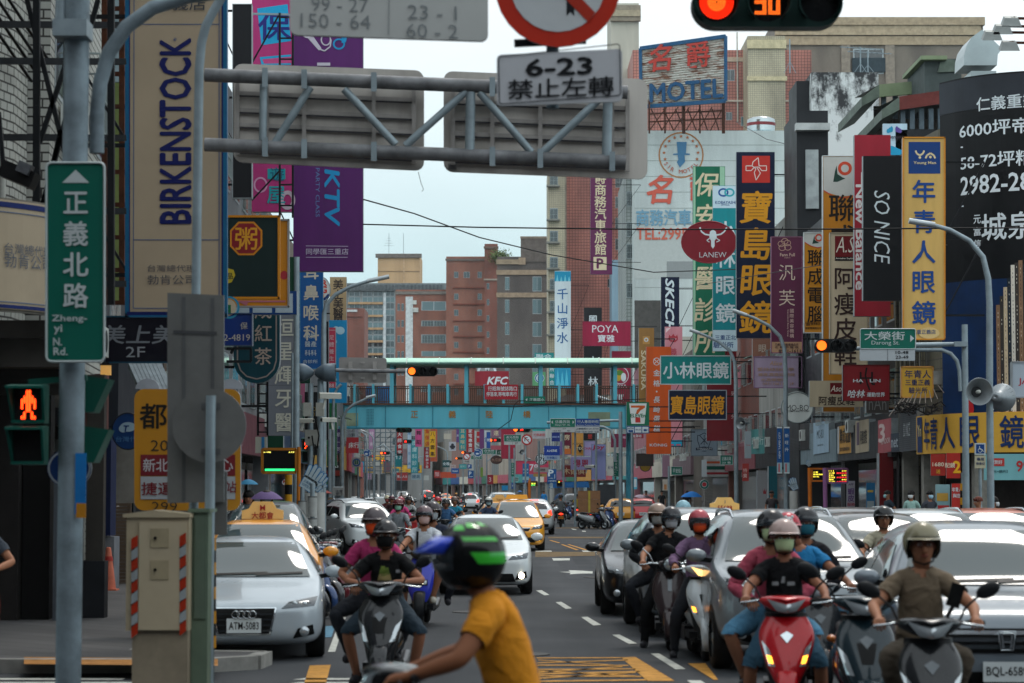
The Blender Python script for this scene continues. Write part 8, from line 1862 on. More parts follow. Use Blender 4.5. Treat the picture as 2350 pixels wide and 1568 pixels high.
plate('blue parking sign with a big white letter on the right pavement',2,1408,708,1555,945,185,'#14508c',[('P',1466,770,100,ICE,{'b':.04,'w':80}),('line',[(1528,860),(1528,790)],8,ICE),('1小時/H',1470,855,22,ICE,{'w':70}),('正義停車場',1485,898,24,ICE,{'w':120})],post=1420)
plate('blue far parking sign with a white letter',2,140,730,232,858,225,'#14508c',[('P',176,778,56,ICE,{'b':.04}),('line',[(155,830),(215,830)],8,ICE)])
plate('tiny blue parking plate above the far parking sign',2,130,632,200,700,226,'#14508c',[('P',160,665,40,ICE,{'b':.03})])
plate('far blue pentagon turn sign on a lamp post',2,835,925,900,1025,212,'#144c8c',[('line',[(852,985),(852,960)],8,ICE),('line',[(885,990),(885,945)],8,ICE)])
# ---------------- far signs seen below the bridge ----------------
FS=[(1,575,60,735,200,165,'#8a8c98','中華','#3a3c46',1,'grey lilac vertical banner behind the left lamp arms'),(1,900,60,995,390,260,'#a07c9c','技術','#c9bcc8',1,'pale purple vertical banner beside the scaffolding'),(1,1345,108,1443,485,200,'#98262c','大師食堂',ICE,1,'dark red restaurant banner with white characters under the bridge'),(1,1345,455,1440,495,199,'#1f2226','',ICE,0,'black foot strip of the dark red restaurant banner'),(1,1320,330,1432,672,235,'#137880','行',ICE,0,'teal shop banner with one large white character'),(1,1518,60,1582,700,255,'#9fb4c4','陳聲耳鼻','#4a7ca8',1,'pale blue ear clinic banner'),(1,1575,235,1688,770,240,'#2f8a94','皮膚科診所','#a9c8c8',1,'teal skin clinic banner with pale characters'),(1,1642,55,1752,350,225,'#b8487c','舞蹈','#2a1a24',1,'bright pink dance school banner'),(1,1786,55,1892,355,220,'#c08a24','集傢俱','#a83a24',1,'golden furniture shop banner with red characters'),(1,1780,358,1885,700,221,'#98252c','名床寢飾沙發',ICE,1,'dark red foot of the golden furniture banner'),(1,1868,98,1972,517,215,'#d8a41c','八方雲集','#2a2220',1,'yellow dumpling shop banner with black brush characters'),(1,1880,58,1998,588,228,'#b0563c','',ICE,0,'orange red banner behind the yellow dumpling banner'),(1,2100,140,2218,228,260,'#a9a496','',ICE,0,'blank cream board on the dark far house'),(1,2183,272,2296,415,235,'#a9acb4','♣','#2a2c34',0,'white far sign with a small black clover'),(1,2300,60,2345,280,250,'#5c3a78','店',ICE,1,'purple far banner strip at the bridge'),(1,845,670,992,768,420,'#b08c2c','神腦','#1c5c94',0,'mustard telecom sign above the yellow fascia'),(1,1288,700,1384,828,380,'#1c8488','眼鏡',ICE,0,'teal far sign above the red shop boards'),(1,1345,760,1525,892,330,'#98302f','投入人士',ICE,0,'dark red far fascia with white characters'),(1,1578,775,1735,880,300,'#8fa4ac','寢具','#3a5c74',0,'pale blue grey far fascia'),(1,1620,595,1712,700,255,'#12694c','7','#c85a24',0,'far convenience store light box with white trapezoid'),(1,1582,702,1715,738,254,'#1c4a80','ATM',ICE,0,'far blue icon strip under the store light box'),(1,2078,565,2195,680,270,'#1f4a4c','全福',ICE,0,'dark teal far sign with two white characters'),(1,2195,640,2290,692,262,'#a9a2a0','小吃','#8a3a34',0,'white far snack sign with red writing'),(1,1945,730,2040,850,270,'#98302f','麵','#c9a0a0',0,'dark red far fascia beside the orange awning board'),(1,2045,755,2300,850,268,'#b0482f','',ICE,0,'orange red far awning board'),(1,2220,695,2345,780,258,'#1f4f8c','hotel',ICE,0,'blue far sign with white latin writing'),(1,1780,810,1860,885,290,'#b4b8b4','',ICE,0,'white striped far store fascia'),(1,860,775,945,875,440,'#a07c98','Letian','#c9b8c4',0,'pale mauve far fascia left of the yellow one'),(1,775,580,838,760,400,'#1f90b4','',ICE,0,'bright cyan far banner'),(1,860,590,990,660,410,'#a9a6a0','HOTEL','#3a3a3c',0,'pale far sign with dark latin letters'),(1,995,565,1092,668,415,'#a9aaa4','',ICE,0,'blank white far board'),(1,1135,590,1240,760,400,'#6a4c56','',ICE,0,'muted maroon far board below two pale ovals'),(2,0,60,108,400,215,'#1a8c92','耳鼻喉科','#b9b08c',1,'turquoise ear clinic banner with cream characters'),(2,112,60,243,440,210,'#982a2c','家電專賣店',ICE,1,'dark red specialty store banner with white characters'),(2,280,108,325,280,215,'#a82a2c','M',ICE,0,'red far sign with a white letter'),(2,322,60,400,385,220,'#6a3a6c','',ICE,0,'purple far board behind the white banner'),(2,398,85,500,400,218,'#b4bcc4','電','#1c4a94',0,'white and blue far electronics banner'),(2,436,115,498,375,217,'#1c4a94','明',ICE,0,'deep blue far strip beside the white banner'),(2,512,60,668,200,200,'#7c5a70','達',BONE,0,'mauve far sign with one gold brush character'),(2,505,330,665,400,210,'#a0505c','',ICE,0,'rose far board under the lamp heads'),(2,668,60,900,545,212,'#98243c','',ICE,0,'tall crimson wall board behind the green plates'),(2,1172,100,1383,220,185,'#a09ca0','光療處理','#a84a4c',0,'grey far sign with red characters'),(2,1172,60,1380,108,186,'#2f9a94','',ICE,0,'teal top strip of the grey red lettered sign'),(2,1478,120,1612,265,178,'#1c2c6c','減痛正義','#8fa0c8',0,'navy beauty clinic sign with pale blue characters'),(2,1358,335,1610,490,168,'#14398c','A.H詩威',ICE,0,'royal blue skin care sign with white characters'),(2,1360,490,1608,560,168,'#8fa0b8','吉美麗立','#2a4a8c',0,'pale strip below the royal blue skin care sign'),(2,1612,265,1790,480,175,'#6c5a88','',ICE,0,'purple far panel beside the maroon banner'),(2,1655,110,1790,470,166,'#5c1c30','房展',BONE,1,'maroon vertical banner with cream characters'),(2,1652,380,1785,470,165.6,'#b8642c','',ICE,0,'orange striped foot of the maroon banner'),(2,1795,120,1987,492,162,'#c08a44','JORDON','#3a2a1c',0,'tan outdoor clothing banner with dark letters'),(2,1880,305,1982,450,161.7,'#1c1a18','TEX',BONE,0,'black diamond badge on the tan outdoor banner'),(2,1987,120,2200,250,164,'#14161a','豐','#a83a34',0,'black sign with a red bordered white box'),(2,2000,255,2200,500,160,'#9a90b8','CHANCE','#a8283c',0,'lilac dress shop sign with red writing'),(2,2115,310,2345,875,152,'#8f94c4','',ICE,0,'tall lavender bridal banner with red lettering'),(2,1783,512,2110,718,150,'#9a92bc','得恩','#a81f38',0,'lilac sign with two large crimson characters'),(2,1645,545,1790,640,170,'#8a7a78','仙',BONE,0,'mauve far sign with a cream brush character'),(2,1640,645,2025,835,168,'#6a2422','木傢俱','#b09a78',0,'dark red furniture shop board with tan characters'),(2,905,575,1430,790,192,'#b83a54','178',ICE,0,'pink red corner shop fascia below the street flags'),(2,1185,680,1430,760,172,'#8f8784','1054炭烤','#3a2a2c',0,'grey barbecue sign with dark numerals'),(2,1185,780,1400,830,171,'#a0844c','商店','#2a241c',0,'small tan sign under the barbecue sign'),(2,500,490,690,630,205,'#3a2420','木瓜鮮','#8a6a5c',0,'round dark brown far roundel with pale writing'),(2,340,680,380,835,222,'#6c8a3c','',ICE,0,'narrow olive green far strip'),(2,440,800,545,950,225,'#8c2432','3','#c9a8ac',0,'dark red far shop board with a numeral'),(2,680,970,780,1050,205,'#1f7fb0','',ICE,0,'bright blue far crate shaped board'),(2,0,630,118,705,228,'#1a8c92','眼科','#9fc0bc',0,'turquoise far fascia with a tan edge'),]
for n_,x0,y0,x1,y1,dd,c,tx,tc_,ve,lb in FS:
 w_,h=x1-x0,y1-y0;it=[]
 if tx:
  if ve:k_=len(tx);s_=min(w_*.72,h/k_*.86);it=[(tx,(x0+x1)/2,y0+h/k_*.5,s_,tc_,{'v':h/k_,'b':.014})]
  else:s_=min(h*.62,w_/max(1,len(tx)*(.62 if ascii_(tx)else 1.02))*.92);it=[(tx,(x0+x1)/2,(y0+y1)/2,s_*(.8 if ascii_(tx)else 1),tc_,{'b':.014})]
 sh_='ellipse' if 'roundel' in lb else 'rect'
 if 'diamond' in lb:sh_=[(u_,v_)for u_,v_ in((Zb(n_,(x0+x1)/2,y1,0,0)[:2]),(Zb(n_,x1,(y0+y1)/2,0,0)[:2]),(Zb(n_,(x0+x1)/2,y0,0,0)[:2]),(Zb(n_,x0,(y0+y1)/2,0,0)[:2]))]
 t=plate(lb,n_,x0,y0,x1,y1,dd,c,it,shape=sh_,cat='sign',name='shop_sign',frame='#6c7478' if sh_=='rect' and h*.143*dd/F>1 else None);t['group']='far shop signs below the bridge'
plate('round black and white monogram sign in front of the pink corner fascia',2,1215,455,1412,650,176,ICE,[('ring',1314,552,95,95,12,'#1c2024'),('178',1314,552,60,'#1c2024',{'w':150,'b':.03})]+[('line',[(1240+26*k,480-10*(2-abs(k-3))),(1240+26*k,520)],9,'#1c2024')for k in range(7)]+[('line',[(1240+26*k,585),(1240+26*k,625)],9,'#1c2024')for k in range(7)],'ellipse',cat='sign',name='shop_sign')
t_=plate('curved red script letters on the lavender bridal banner',2,2120,315,2335,415,151.6,'#8f94c4',[('Joy',2225,365,80,'#a8203c',{'w':190,'b':.035,'sh':.1})],cat='sign',name='shop_sign')
for k,(u,lb)in enumerate(((1209,'left blue flag on the far lamp post with pale writing'),(1217,'right blue flag on the far lamp post with pale writing'))):sign('street_flag',lb,(u-10+0,1064,u-3,1103),183,'#1c5c8c',[('rect',u-10,1094,u-3,1102,'#8fb0b8'),('新北',u-6.5,1078,4,ICE,{'v':7})],th=.04,cat='banner')
t=thing('scaffold','grey scaffolding around the far building site','scaffold',(GX(870,300),300,0));at=(GX(870,300),300,0);b=MB()
for i in range(9):b.bar((GX(825+12*i,300),300,0),W(825+12*i,960,300),.12,GALVD)
for j in range(12):b.bar(W(822,960+11*j,300),W(925,960+11*j,300),.1,GALVD)
rr=random.Random(9)
for k in range(24):u,v=rr.uniform(825,910),rr.uniform(965,1070);b.bar(W(u,v,299.8),W(u+12,v+rr.choice([-11,11]),299.8),.08,GALVD)
b.build('tube',t,at)
def cable(lb,pts,d0,d1,r=.02):
 n=len(pts);q=[W(u,v,d0+(d1-d0)*i/(n-1))for i,(u,v)in enumerate(pts)];t=thing('cable',lb,'cable',q[0],0,'overhead cables');b=MB();b.tube(q,r,BLK,5);b.build('strand',t,q[0])
cable('thick level cable crossing the street above the rooftops',[(833,515),(1100,522),(1500,527),(1900,526),(2352,523)],75,66,.022)
cable('thin sagging cable from the purple banner to the right row',[(835,458),(950,490),(1100,545),(1265,585),(1500,625),(1700,618)],76,120,.025)
cable('thin cable rising across the right banners',[(1600,655),(1780,625),(2000,590),(2175,562)],110,72,.015)
cable('thin cable hanging in front of the footbridge girder',[(1140,988),(1172,965),(1180,930),(1190,920),(1300,924),(1500,915)],137.5,137.5,.025)
cable('pale cable slung along the footbridge girder',[(1060,930),(1180,934),(1300,925),(1440,930)],138.2,138.2,.03)
cable('thin cable between the pink tower and the billboard',[(1690,280),(1760,320),(1860,345),(1900,370)],150,110,.02)
cable('thin slack wire at the gantry edge',[(960,395),(966,420),(972,435),(968,440)],30.4,30.4,.004)
t=thing('wire_tangle','tangle of dead wires and thin rods above the yellow street fascia','wires',W(2110,930,74),0);at=W(2110,930,74);b=MB();rr=random.Random(4)
for k in range(11):b.bar(W(2122,845,76),W(2040+14*k,960-6*k+rr.uniform(-8,8),74.5),.022,M('#8a8078',.7))
for k in range(30):
 u,v=rr.uniform(2065,2155),rr.uniform(925,945);b.tube([W(u+rr.uniform(-18,18),v+rr.uniform(-10,10),74+rr.uniform(-.5,.5))for _ in range(4)],.02,M('#2a2726',.7),4)
b.build('strand',t,at);t['kind']='stuff'
for u,v,lb in((2097,862,'pale wall meter box beside the small yellow optometry sign'),(2118,868,'second pale meter box by the wire fan')):
 t=thing('meter_box',lb,'box',W(u+55,v+5,75));b=MB();b.box((0,0,0),(.28,.15,.42),M('#8f8d86',.6,0,.2));b.box((.18,0,-.2),(.14,.12,.22),M('#a9a8a2',.6));b.build('case',t)
# ---------------- cars ----------------
WC,SILV,TAXI='#cdd3d4','#9aa2a6','#dd921e'
CQ='cars queuing towards the camera';CF='distant cars on the street';CP='parked cars on the left'
TX=[('55688',.03,.09,'#9c2028'),('J',.15,.07,'#3a4a7c')]
car('white saloon with four chrome rings on its grille parked at the left kerb','sedan',4.46,1.8,1.36,'#a9b4bb',563,27.0,-.075,style='audi',plate='ATM-5083',metal=.1,group=CP)
car('yellow taxi parked behind the white saloon at the left kerb','sedan',4.6,1.78,1.5,TAXI,590,32.6,-.07,group=CP,taxi=('cream',[('大都會',.04,.10,'#9c2028'),('M',.15,.08,'#9c2028')]),metal=0,cat='taxi')
car('dark grey people carrier parked behind the yellow display post','mpv',4.7,1.8,1.72,'#4a5054',600,44,-.06,group=CP)
car('white crossover seen at an angle pulling out at the left kerb','suv',4.3,1.76,1.62,WC,868,71,-.33,style='',rails=True,metal=.05,group=CP)
car('grey wagon half hidden behind the white crossover','suv',4.6,1.8,1.66,'#5d666c',826,80,-.22,rails=True,group=CP)
for lb,k,L,w,h,c,u,d,hd,kw in(('pale silver people carrier behind the helmeted riders in the left lane','mpv',4.5,1.75,1.62,'#b4bcc0',884,118,-.06,{}),('grey green saloon with its bonnet hidden on the far left lane','sedan',4.5,1.76,1.5,'#7d8a8c',850,134,-.06,{}),('white saloon parked far down the left kerb','sedan',4.5,1.76,1.48,WC,803,165,-.1,{}),('second white saloon parked just behind at the far left kerb','sedan',4.5,1.76,1.5,WC,815,172,-.15,{}),('white saloon with an amber signal far in the left lane','sedan',4.5,1.78,1.5,WC,859,322,-.05,dict(blink=1)),('black car far behind the white signalling saloon','sedan',4.5,1.8,1.5,'#1c1f22',876,345,-.05,{}),('black saloon with a red flag far down the street','sedan',4.6,1.8,1.5,'#14171a',893,360,-.05,{}),('silver van far down the street beside the black saloon','mpv',4.6,1.8,1.8,'#a9b1b4',926,330,-.05,{}),('pale grey saloon far in the middle of the street','sedan',4.5,1.8,1.45,'#b0b8bb',932,262,-.05,{}),('silver saloon with its lamps on behind the blue shirted rider','sedan',4.5,1.8,1.52,'#9ba3a6',1016,130,-.03,dict(lit=1))):
 car(lb,k,L,w,h,c,u,d,hd,sub=1,group=CF,**kw)
for lb,k,L,w,h,c,u,d,hd,kw in(('white sport utility seen from behind with lit brake lamps','suv',4.6,1.85,1.66,WC,1079,214,-.04,dict(lit=3)),('dark navy wagon driving away behind the white one','suv',4.7,1.85,1.75,'#22303c',1086,258,-.04,{}),('black off-roader with a spare wheel driving away','suv',4.3,1.75,1.86,'#15181b',986,352,-.08,dict(lit=3)),('silver van with lit brake lamps driving away','mpv',4.6,1.75,2.0,'#a9b0b2',981,366,-.08,dict(lit=3)),('yellow taxi with lit roof sign driving far away','sedan',4.6,1.75,1.5,TAXI,1024,330,-.06,dict(lit=3)),('white hatchback driving away right of the yellow taxi','hatch',4.3,1.76,1.56,WC,1226,104,0,dict(lit=3)),('dark sport utility driving away among the parked scooters','suv',4.6,1.85,1.7,'#2c3338',1318,172,0,{}),('yellow taxi driving away beside the red car','suv',4.5,1.78,1.5,'#c98a1c',1424,128,.04,dict(lit=0)),('red people carrier seen from behind with amber lamps','mpv',4.5,1.76,1.52,'#a8141f',1475,128,.01,dict(plate='3070-BG'))):
 car(lb,k,L,w,h,c,u,d,hd,tail=True,sub=1,group='cars driving away',**kw)
car('yellow taxi with a slab roof sign in the middle lane','mpv',4.5,1.7,1.62,'#e09a24',1190,76,-.02,lit=2,taxi=('slab',[]),metal=0,cat='taxi',group=CQ)
car('yellow taxi behind the slab signed taxi showing only its cream roof sign','sedan',4.6,1.76,1.5,TAXI,1150,92,-.03,taxi=('cream',[('TAXI',.04,.08,'#7c4a1c')]),metal=0,cat='taxi',group=CQ,sub=1)
car('white van roof showing behind the yellow taxis','mpv',4.8,1.8,1.85,WC,1158,112,-.03,rails=True,group=CQ,sub=1)
car('white hatchback with slanted lamps behind the crossing rider','hatch',4.15,1.72,1.46,WC,1116,44.0,-.02,lit=2,metal=.05,group=CQ)
car('dark metallic saloon at the left of the waiting queue','sedan',4.55,1.77,1.46,'#171b1f',1515,36.5,.005,style='honda',metal=.6,group=CQ)
car('silver sport utility behind the maroon retro scooter','suv',4.5,1.82,1.68,'#6d757a',1640,31.2,-.03,style='hondasuv',group=CQ)
car('silver sport utility with roof rails behind the red scooter riders','suv',4.5,1.84,1.7,'#70787d',1850,25.2,-.02,style='mazdasuv',rails=True,group=CQ)
car('large silver sport utility with a chrome letter grille at the right edge','suv',4.35,1.79,1.64,'#68727a',2303,19.6,.06,style='hondasuv',plate='BQL-6589',group=CQ)
car('yellow taxi with a numbered roof sign hidden behind the silver vehicles','sedan',4.6,1.78,1.52,'#b08430',1700,47,-.04,taxi=('cream',TX),metal=0,cat='taxi',group=CQ)
car('dark wagon with roof rails in the next lane behind the waiting queue','suv',4.6,1.82,1.62,'#23282c',2010,40,-.03,rails=True,group=CQ)
car('black saloon roof showing between the two silver vehicles','suv',4.6,1.82,1.6,'#15181b',2070,33,-.03,group=CQ)
car('silver wagon with a roof box behind the large silver vehicle','suv',4.6,1.82,1.62,'#a4acae',2190,37,-.03,rails=True,group=CQ)
car('orange car roof at the far right edge','suv',4.4,1.8,1.62,'#b0522a',2345,38,-.03,rails=True,group=CQ)
# ---------------- riders ----------------
def hp(a,**k):return dict(a,**k)
def ride(u,d,rz,lb,sc,plb,top,legs,hel,msk=None,pose=RIDE,key='ride',k=1.,pil=None,**kw):
 loc=(GX(u,d),d-.03,0)
 if sc:scooter(lb,loc=loc,rz=rz,k=k,**sc)
 pr=person(plb,loc,rz,key,pose,top=top,legs=legs,hel=hel,msk=msk,k=k,**kw)
 if pil:
  person(pil[0],(loc[0]+pil[4]if len(pil)>4 else loc[0],loc[1],0),rz,'pil',PILL,top=pil[1],legs=pil[5]if len(pil)>5 else('trousers','#23262c'),hel=pil[2],msk=pil[3],k=k)
 return pr
YC=dict(hip=(0,1.02,.80),lean=(0,-.34),hands=[(-.30,.40,1.02),(.30,.40,1.02)],feet=[(-.16,.66,.33),(.16,.66,.33)],kneeout=.4,torso=.58,head=(0,-.05,0),thick=1.12)
def stripes(o,c,rx,ry,rz):
 gm=M('#2fb02a',.3,0,.1,coat=1);bm_=M('#1a3bb8',.1,.2,0,coat=1)
 for nm,m,sets in(('stripe',gm,[(1.25,1.75,.35,.62),(2.0,2.6,.30,.55),(1.3,2.5,.98,1.12),(1.6,2.9,1.45,1.75),(.7,1.2,.5,.75)]),):
  for s in(-1,1):
   for a0,a1,p0,p1 in sets:
    b=MB();g=[]
    for j in range(5):
     ph=p0+(p1-p0)*j/4;g.append([c+Vector((s*rx*1.015*math.sin(ph)*math.sin(az+.25*(ph-p0)*3),-ry*1.015*math.sin(ph)*math.cos(az+.25*(ph-p0)*3),rz*1.015*math.cos(ph)*(1 if ph<1.6 else 1.1)))for az in[a0+(a1-a0)*i/6 for i in range(7)]])
    b.loft(g,m,False,False);b.build(nm,o)
 b=MB();g=[[c+Vector((rx*1.06*math.sin(az),-ry*q*math.cos(az),rz*(.52-.75*(q-.92))))for az in[-1.1+2.2*i/10 for i in range(11)]]for q in(.92,1.2,1.52)]
 b.loft(g,bm_,False,False);b.build('peak',o,solid=.015)
d=11.7;loc=(GX(895,d),d,0)
scooter('black scooter of the rider crossing the picture, only its bars in view','#141618',loc=(loc[0]-.36,d,0),rz=-math.pi/2,style='v',mirrors=False)
person('rider in a yellow shirt and a black and green full helmet crossing to the left',(loc[0]-.36,d,0),-math.pi/2,'yellow',YC,top=('tee','#b8741a',M('#c07c1c',.85,0,.08,4)),legs=('trousers','#1a1c20'),skin=SKIN3,hel=dict(col='#06080a',style='full',k=1.24,visor='long',dec=stripes),eyes=True)
DK=dict(style='sport',col='#191b1e',lit=2,col2='#101214')
HU=hp(RIDE,hip=(0,1.0,.80),lean=(0,-.18),torso=.47,hands=[(-.12,.62,1.02),(.12,.60,1.05)],grip=((1,-.1,0),(-1,-.1,0)),elbow=(1,-.1,-.6),kneeout=.8,feet=[(-.26,.74,.1),(.26,.74,.1)])
p_=ride(868,22,-.03,'black scooter with a glassy head lamp waiting at the front left',DK,'rider in a black shirt with a green print and a black face mask',('tee','#0d0e10'),('shorts','#26333d'),dict(col='#1f1d20',style='half',k=.95),'#0a0a0c',pose=HU,key='hunch',skin=SKIN2,pil=('passenger in a pink top with an orange mask behind the black shirted rider',('tee','#a03060'),dict(col='#4a4246',style='half',k=.97),'#d2481a',-.14))
WT=hp(RIDEDOWN,hip=(0,1.06,.82),lean=(0,-.06),thick=1.14,torso=.5)
print_(p_,'hunch','tee',[([(-.07,1.06),(.06,1.06),(.05,1.12),(-.05,1.12)],'#9a8a5c'),([(-.06,1.10),(.05,1.10),(.03,1.18),(-.045,1.17)],'#5c6f30'),([(-.03,1.15),(.0,1.15),(.0,1.19),(-.04,1.19)],'#6a7a34'),([(.10,1.13),(.15,1.13),(.15,1.16),(.10,1.16)],'#8f9094')])
p_=ride(962,33.5,-.04,'glossy blue electric scooter with a lit bar lamp',dict(style='gogoro',col='#2a35a8',lit=1),'broad rider in a white shirt with a sling strap on the blue scooter',('tee','#b9bec4'),('shorts','#1c1d20'),dict(col='#6a585c',style='open',visor='short'),'#b89a94',pose=WT,key='broad',shoes='#b0aca0',pil=('passenger in blue jeans hidden behind the white shirted rider',('tee','#2a3040'),dict(col='#3a3438',style='open'),'#9aa0a4',.1))
print_(p_,'broad','tee',[([(-.11,1.0),(-.08,1.0),(-.075,1.32),(-.105,1.32)],'#1c1d20'),([(.03,1.12),(.09,1.10),(.10,1.17),(.04,1.19)],'#6f7a80')])
ride(905,55,-.05,'dark scooter with round chrome mirrors under the grey cardigan rider',dict(style='v',col='#2a3034',chrome=True),'rider in a grey cardigan with a mint mask and a maroon helmet',('long','#70757a'),('trousers','#2a2c30'),dict(col='#5a2228',style='open',k=1.05),'#7fae96',key='ride2',pose=hp(RIDE,lean=(0,0)))
t=thing('delivery_box','red cloth delivery box strapped behind the grey cardigan rider','delivery box',(GX(933,56.6),56.6,.80));b=MB();b.prism([(-.26,-.25,0),(.26,-.25,0),(.24,-.23,.5),(-.24,-.23,.5)],(0,.5,0),M('#a82a2e',.7,0,.15));b.build('box',t);b=MB();b.bx(-.27,.27,-.26,.26,.36,.5,M('#b8544c',.7));b.build('lid',t)
ML='riders waiting in the left lane'
for lb,plb,u,d,sc,top,leg,hel,mk_,kw in(('white fronted scooter under the striped rider','rider in a black and white striped shirt with a black helmet',934,86,dict(style='v',col='#b9bcba'),('long','#9a9c9c'),('trousers','#2a2c30'),dict(col='#121316',style='open'),None,{}),('dark scooter under the maroon helmeted rider','rider in a maroon glossy helmet beside the white crossover',895,92,dict(style='v',col='#1c1e22'),('tee','#3a2428'),('trousers','#2a2c30'),dict(col='#4a1c2c',style='open'),None,{}),('dark scooter under the cream helmeted rider','rider in a cream helmet with a red mask behind the maroon helmet',885,97,dict(style='v',col='#26282c'),('tee','#5c2a30'),('trousers','#2a2c30'),dict(col='#b0a88c',style='half'),'#b05a5a',{}),('grey scooter under the rose helmeted rider','rider in a pink jacket and rose helmet behind the grey cardigan',915,78,dict(style='v',col='#55585c'),('long','#b03a6c'),('trousers','#2a2c30'),dict(col='#a04a54',style='open'),'#b4bcc0',{}),('yellow lamped scooter behind the striped rider','rider in a brown helmet behind the black helmeted striped rider',924,112,dict(style='v',col='#3a3c40'),('tee','#4a4440'),('trousers','#2a2c30'),dict(col='#7a6a62',style='open'),None,{}),('dark green scooter in the far left lane','rider in a black helmet and dark red shirt farther down the left lane',937,140,dict(style='v',col='#26382c'),('tee','#3c2226'),('trousers','#2a2c30'),dict(col='#14161a',style='open'),None,{}),('black electric scooter with a lit bar lamp in the middle lane','rider in a blue shirt looking down at a phone',1020,70,dict(style='gogoro',col='#3a4046',lit=1),('tee','#3a5f86'),('trousers','#1c1e22'),dict(col='#1a1c1f',style='open'),None,dict(pose=hp(RIDE,lean=(0,-.2),head=(0,-.05,-.03)),key='down')),('dark scooter behind the black electric scooter','rider in a red helmet with a yellow mask behind the blue shirt',1001,77,dict(style='v',col='#24272b'),('tee','#1a1c20'),('shorts','#26282c'),dict(col='#a0202c',style='open'),'#b09a2c',{}),('small dark scooter beside the blue shirted rider','rider in a teal striped shirt behind the blue shirt',1040,79,dict(style='v',col='#24272b'),('tee','#1f7a94'),('trousers','#1c1e22'),dict(col='#5c4a44',style='open'),None,{}),('white scooter in front of the white sport utility','rider with crossed arms, a black shirt and a turquoise mask',1114,104,dict(style='v',col='#b4b6b4'),('tee','#15171a'),('trousers','#1c1e22'),dict(col='#2a2624',style='half'),'#1f9a98',dict(pose=hp(RIDE,hands=[(.10,.80,1.22),(.30,.49,1.03)],grip=((1,0,.2),(0,-1,-.15))),key='cross')),('dark scooter hidden behind the white hatchback','rider in a white helmet and a navy striped polo behind the white hatchback',1119,74,dict(style='v',col='#2a2c30'),('tee','#2c3a52'),('trousers','#1c1e22'),dict(col='#b9b9b2',style='open',visor='long'),'#8fa4a8',{}),('dark scooter far down the middle lane','rider in a white helmet far beside the navy wagon',1062,205,dict(style='v',col='#2a2c30'),('tee','#3a3e44'),('trousers','#1c1e22'),dict(col='#b4b8b4',style='half'),None,{}),('brown scooter far right of the yellow far taxi','rider in an orange helmet far in the middle of the street',1046,215,dict(style='v',col='#4a3a34'),('tee','#8a6a5c'),('trousers','#1c1e22'),dict(col='#b07a2c',style='half'),None,{}),('dark scooter far left of the yellow far taxi','rider in a pale helmet far left of the yellow taxi',1009,255,dict(style='v',col='#22262c'),('tee','#2c3a4c'),('trousers','#1c1e22'),dict(col='#b4b8b8',style='half'),None,{}),('dark scooter far in front of the silver van','rider in dark red far in front of the silver van',920,255,dict(style='v',col='#24305c'),('long','#3c2226'),('trousers','#1c1e22'),dict(col='#26282c',style='half'),None,{}),('small grey scooter far at the left kerb','rider with an orange jacket far at the left kerb',822,225,dict(style='v',col='#3a3c40'),('long','#b0582a'),('trousers','#1c1e22'),dict(col='#3a2a24',style='half'),None,{})):
 pz=kw.pop('pose',RIDE);ky=kw.pop('key','ride');ride(u,d,-.03,lb,hp(sc,sub=0 if d>60 else 1,group=ML),plb,top,leg,hel,mk_,pose=hp(pz,fingers=False)if d>60 else pz,key=ky+('f' if d>60 else ''),sub=1 if d>60 else 2,group=ML,eyes=d<120)
ride(1536,28.7,-.05,'maroon retro scooter with a round chrome lamp',dict(style='retro',col='#2f2224',chrome=True),'rider in black with a black visored helmet on the maroon retro scooter',('tee','#101114'),('trousers','#101114'),dict(col='#26262a',style='open',visor='long'),'#8f9094',key='ride3',pose=hp(RIDEDOWN,head=(.03,0,0)),pil=('passenger with a beige and grey helmet behind the black clad rider',('long','#16181c'),dict(col='#8f7a6c',style='open'),'#8f8f8c',-.13))
ride(1622,26.9,.02,'white scooter with a lit amber head lamp',dict(style='sport',col='#b4bcc0',lit=3,col2='#16181b'),'rider in a purple jacket with an orange mask and a coral helmet',('long','#6c5470'),('trousers','#22242a'),dict(col='#a8424c',style='open',visor='long'),'#c8481e',key='ride4',pose=hp(RIDEDOWN,hip=(0,1.02,.82)))
p_=ride(1803,18.9,-.09,'bright red scooter at the front of the right group',dict(style='v',col='#a8121c',lit=0,shieldk=1.05),'rider in a black shirt with a pale green mask on the red scooter',('tee','#0e0f12'),('shorts','#2c4a5c'),dict(col='#a08a84',style='half',k=1.02),'#a4b68c',key='red',pose=hp(RIDEDOWN2,hip=(0,1.04,.80),lean=(0,-.08)),skin=SKIN2,pil=('passenger in a pink jacket with a pale green mask behind the red scooter rider',('long','#a84a5c'),dict(col='#16161a',style='open',visor='short'),'#a4b68c',-.10,('shorts','#4a7894')))
print_(p_,'red','tee',[([(-.10,1.13),(-.05,1.13),(-.05,1.16),(-.10,1.16)],'#8f9496'),([(.02,1.13),(.08,1.13),(.08,1.16),(.02,1.16)],'#8f9496'),([(-.03,1.15),(.0,1.15),(.0,1.20),(-.02,1.20)],'#8f9496')])
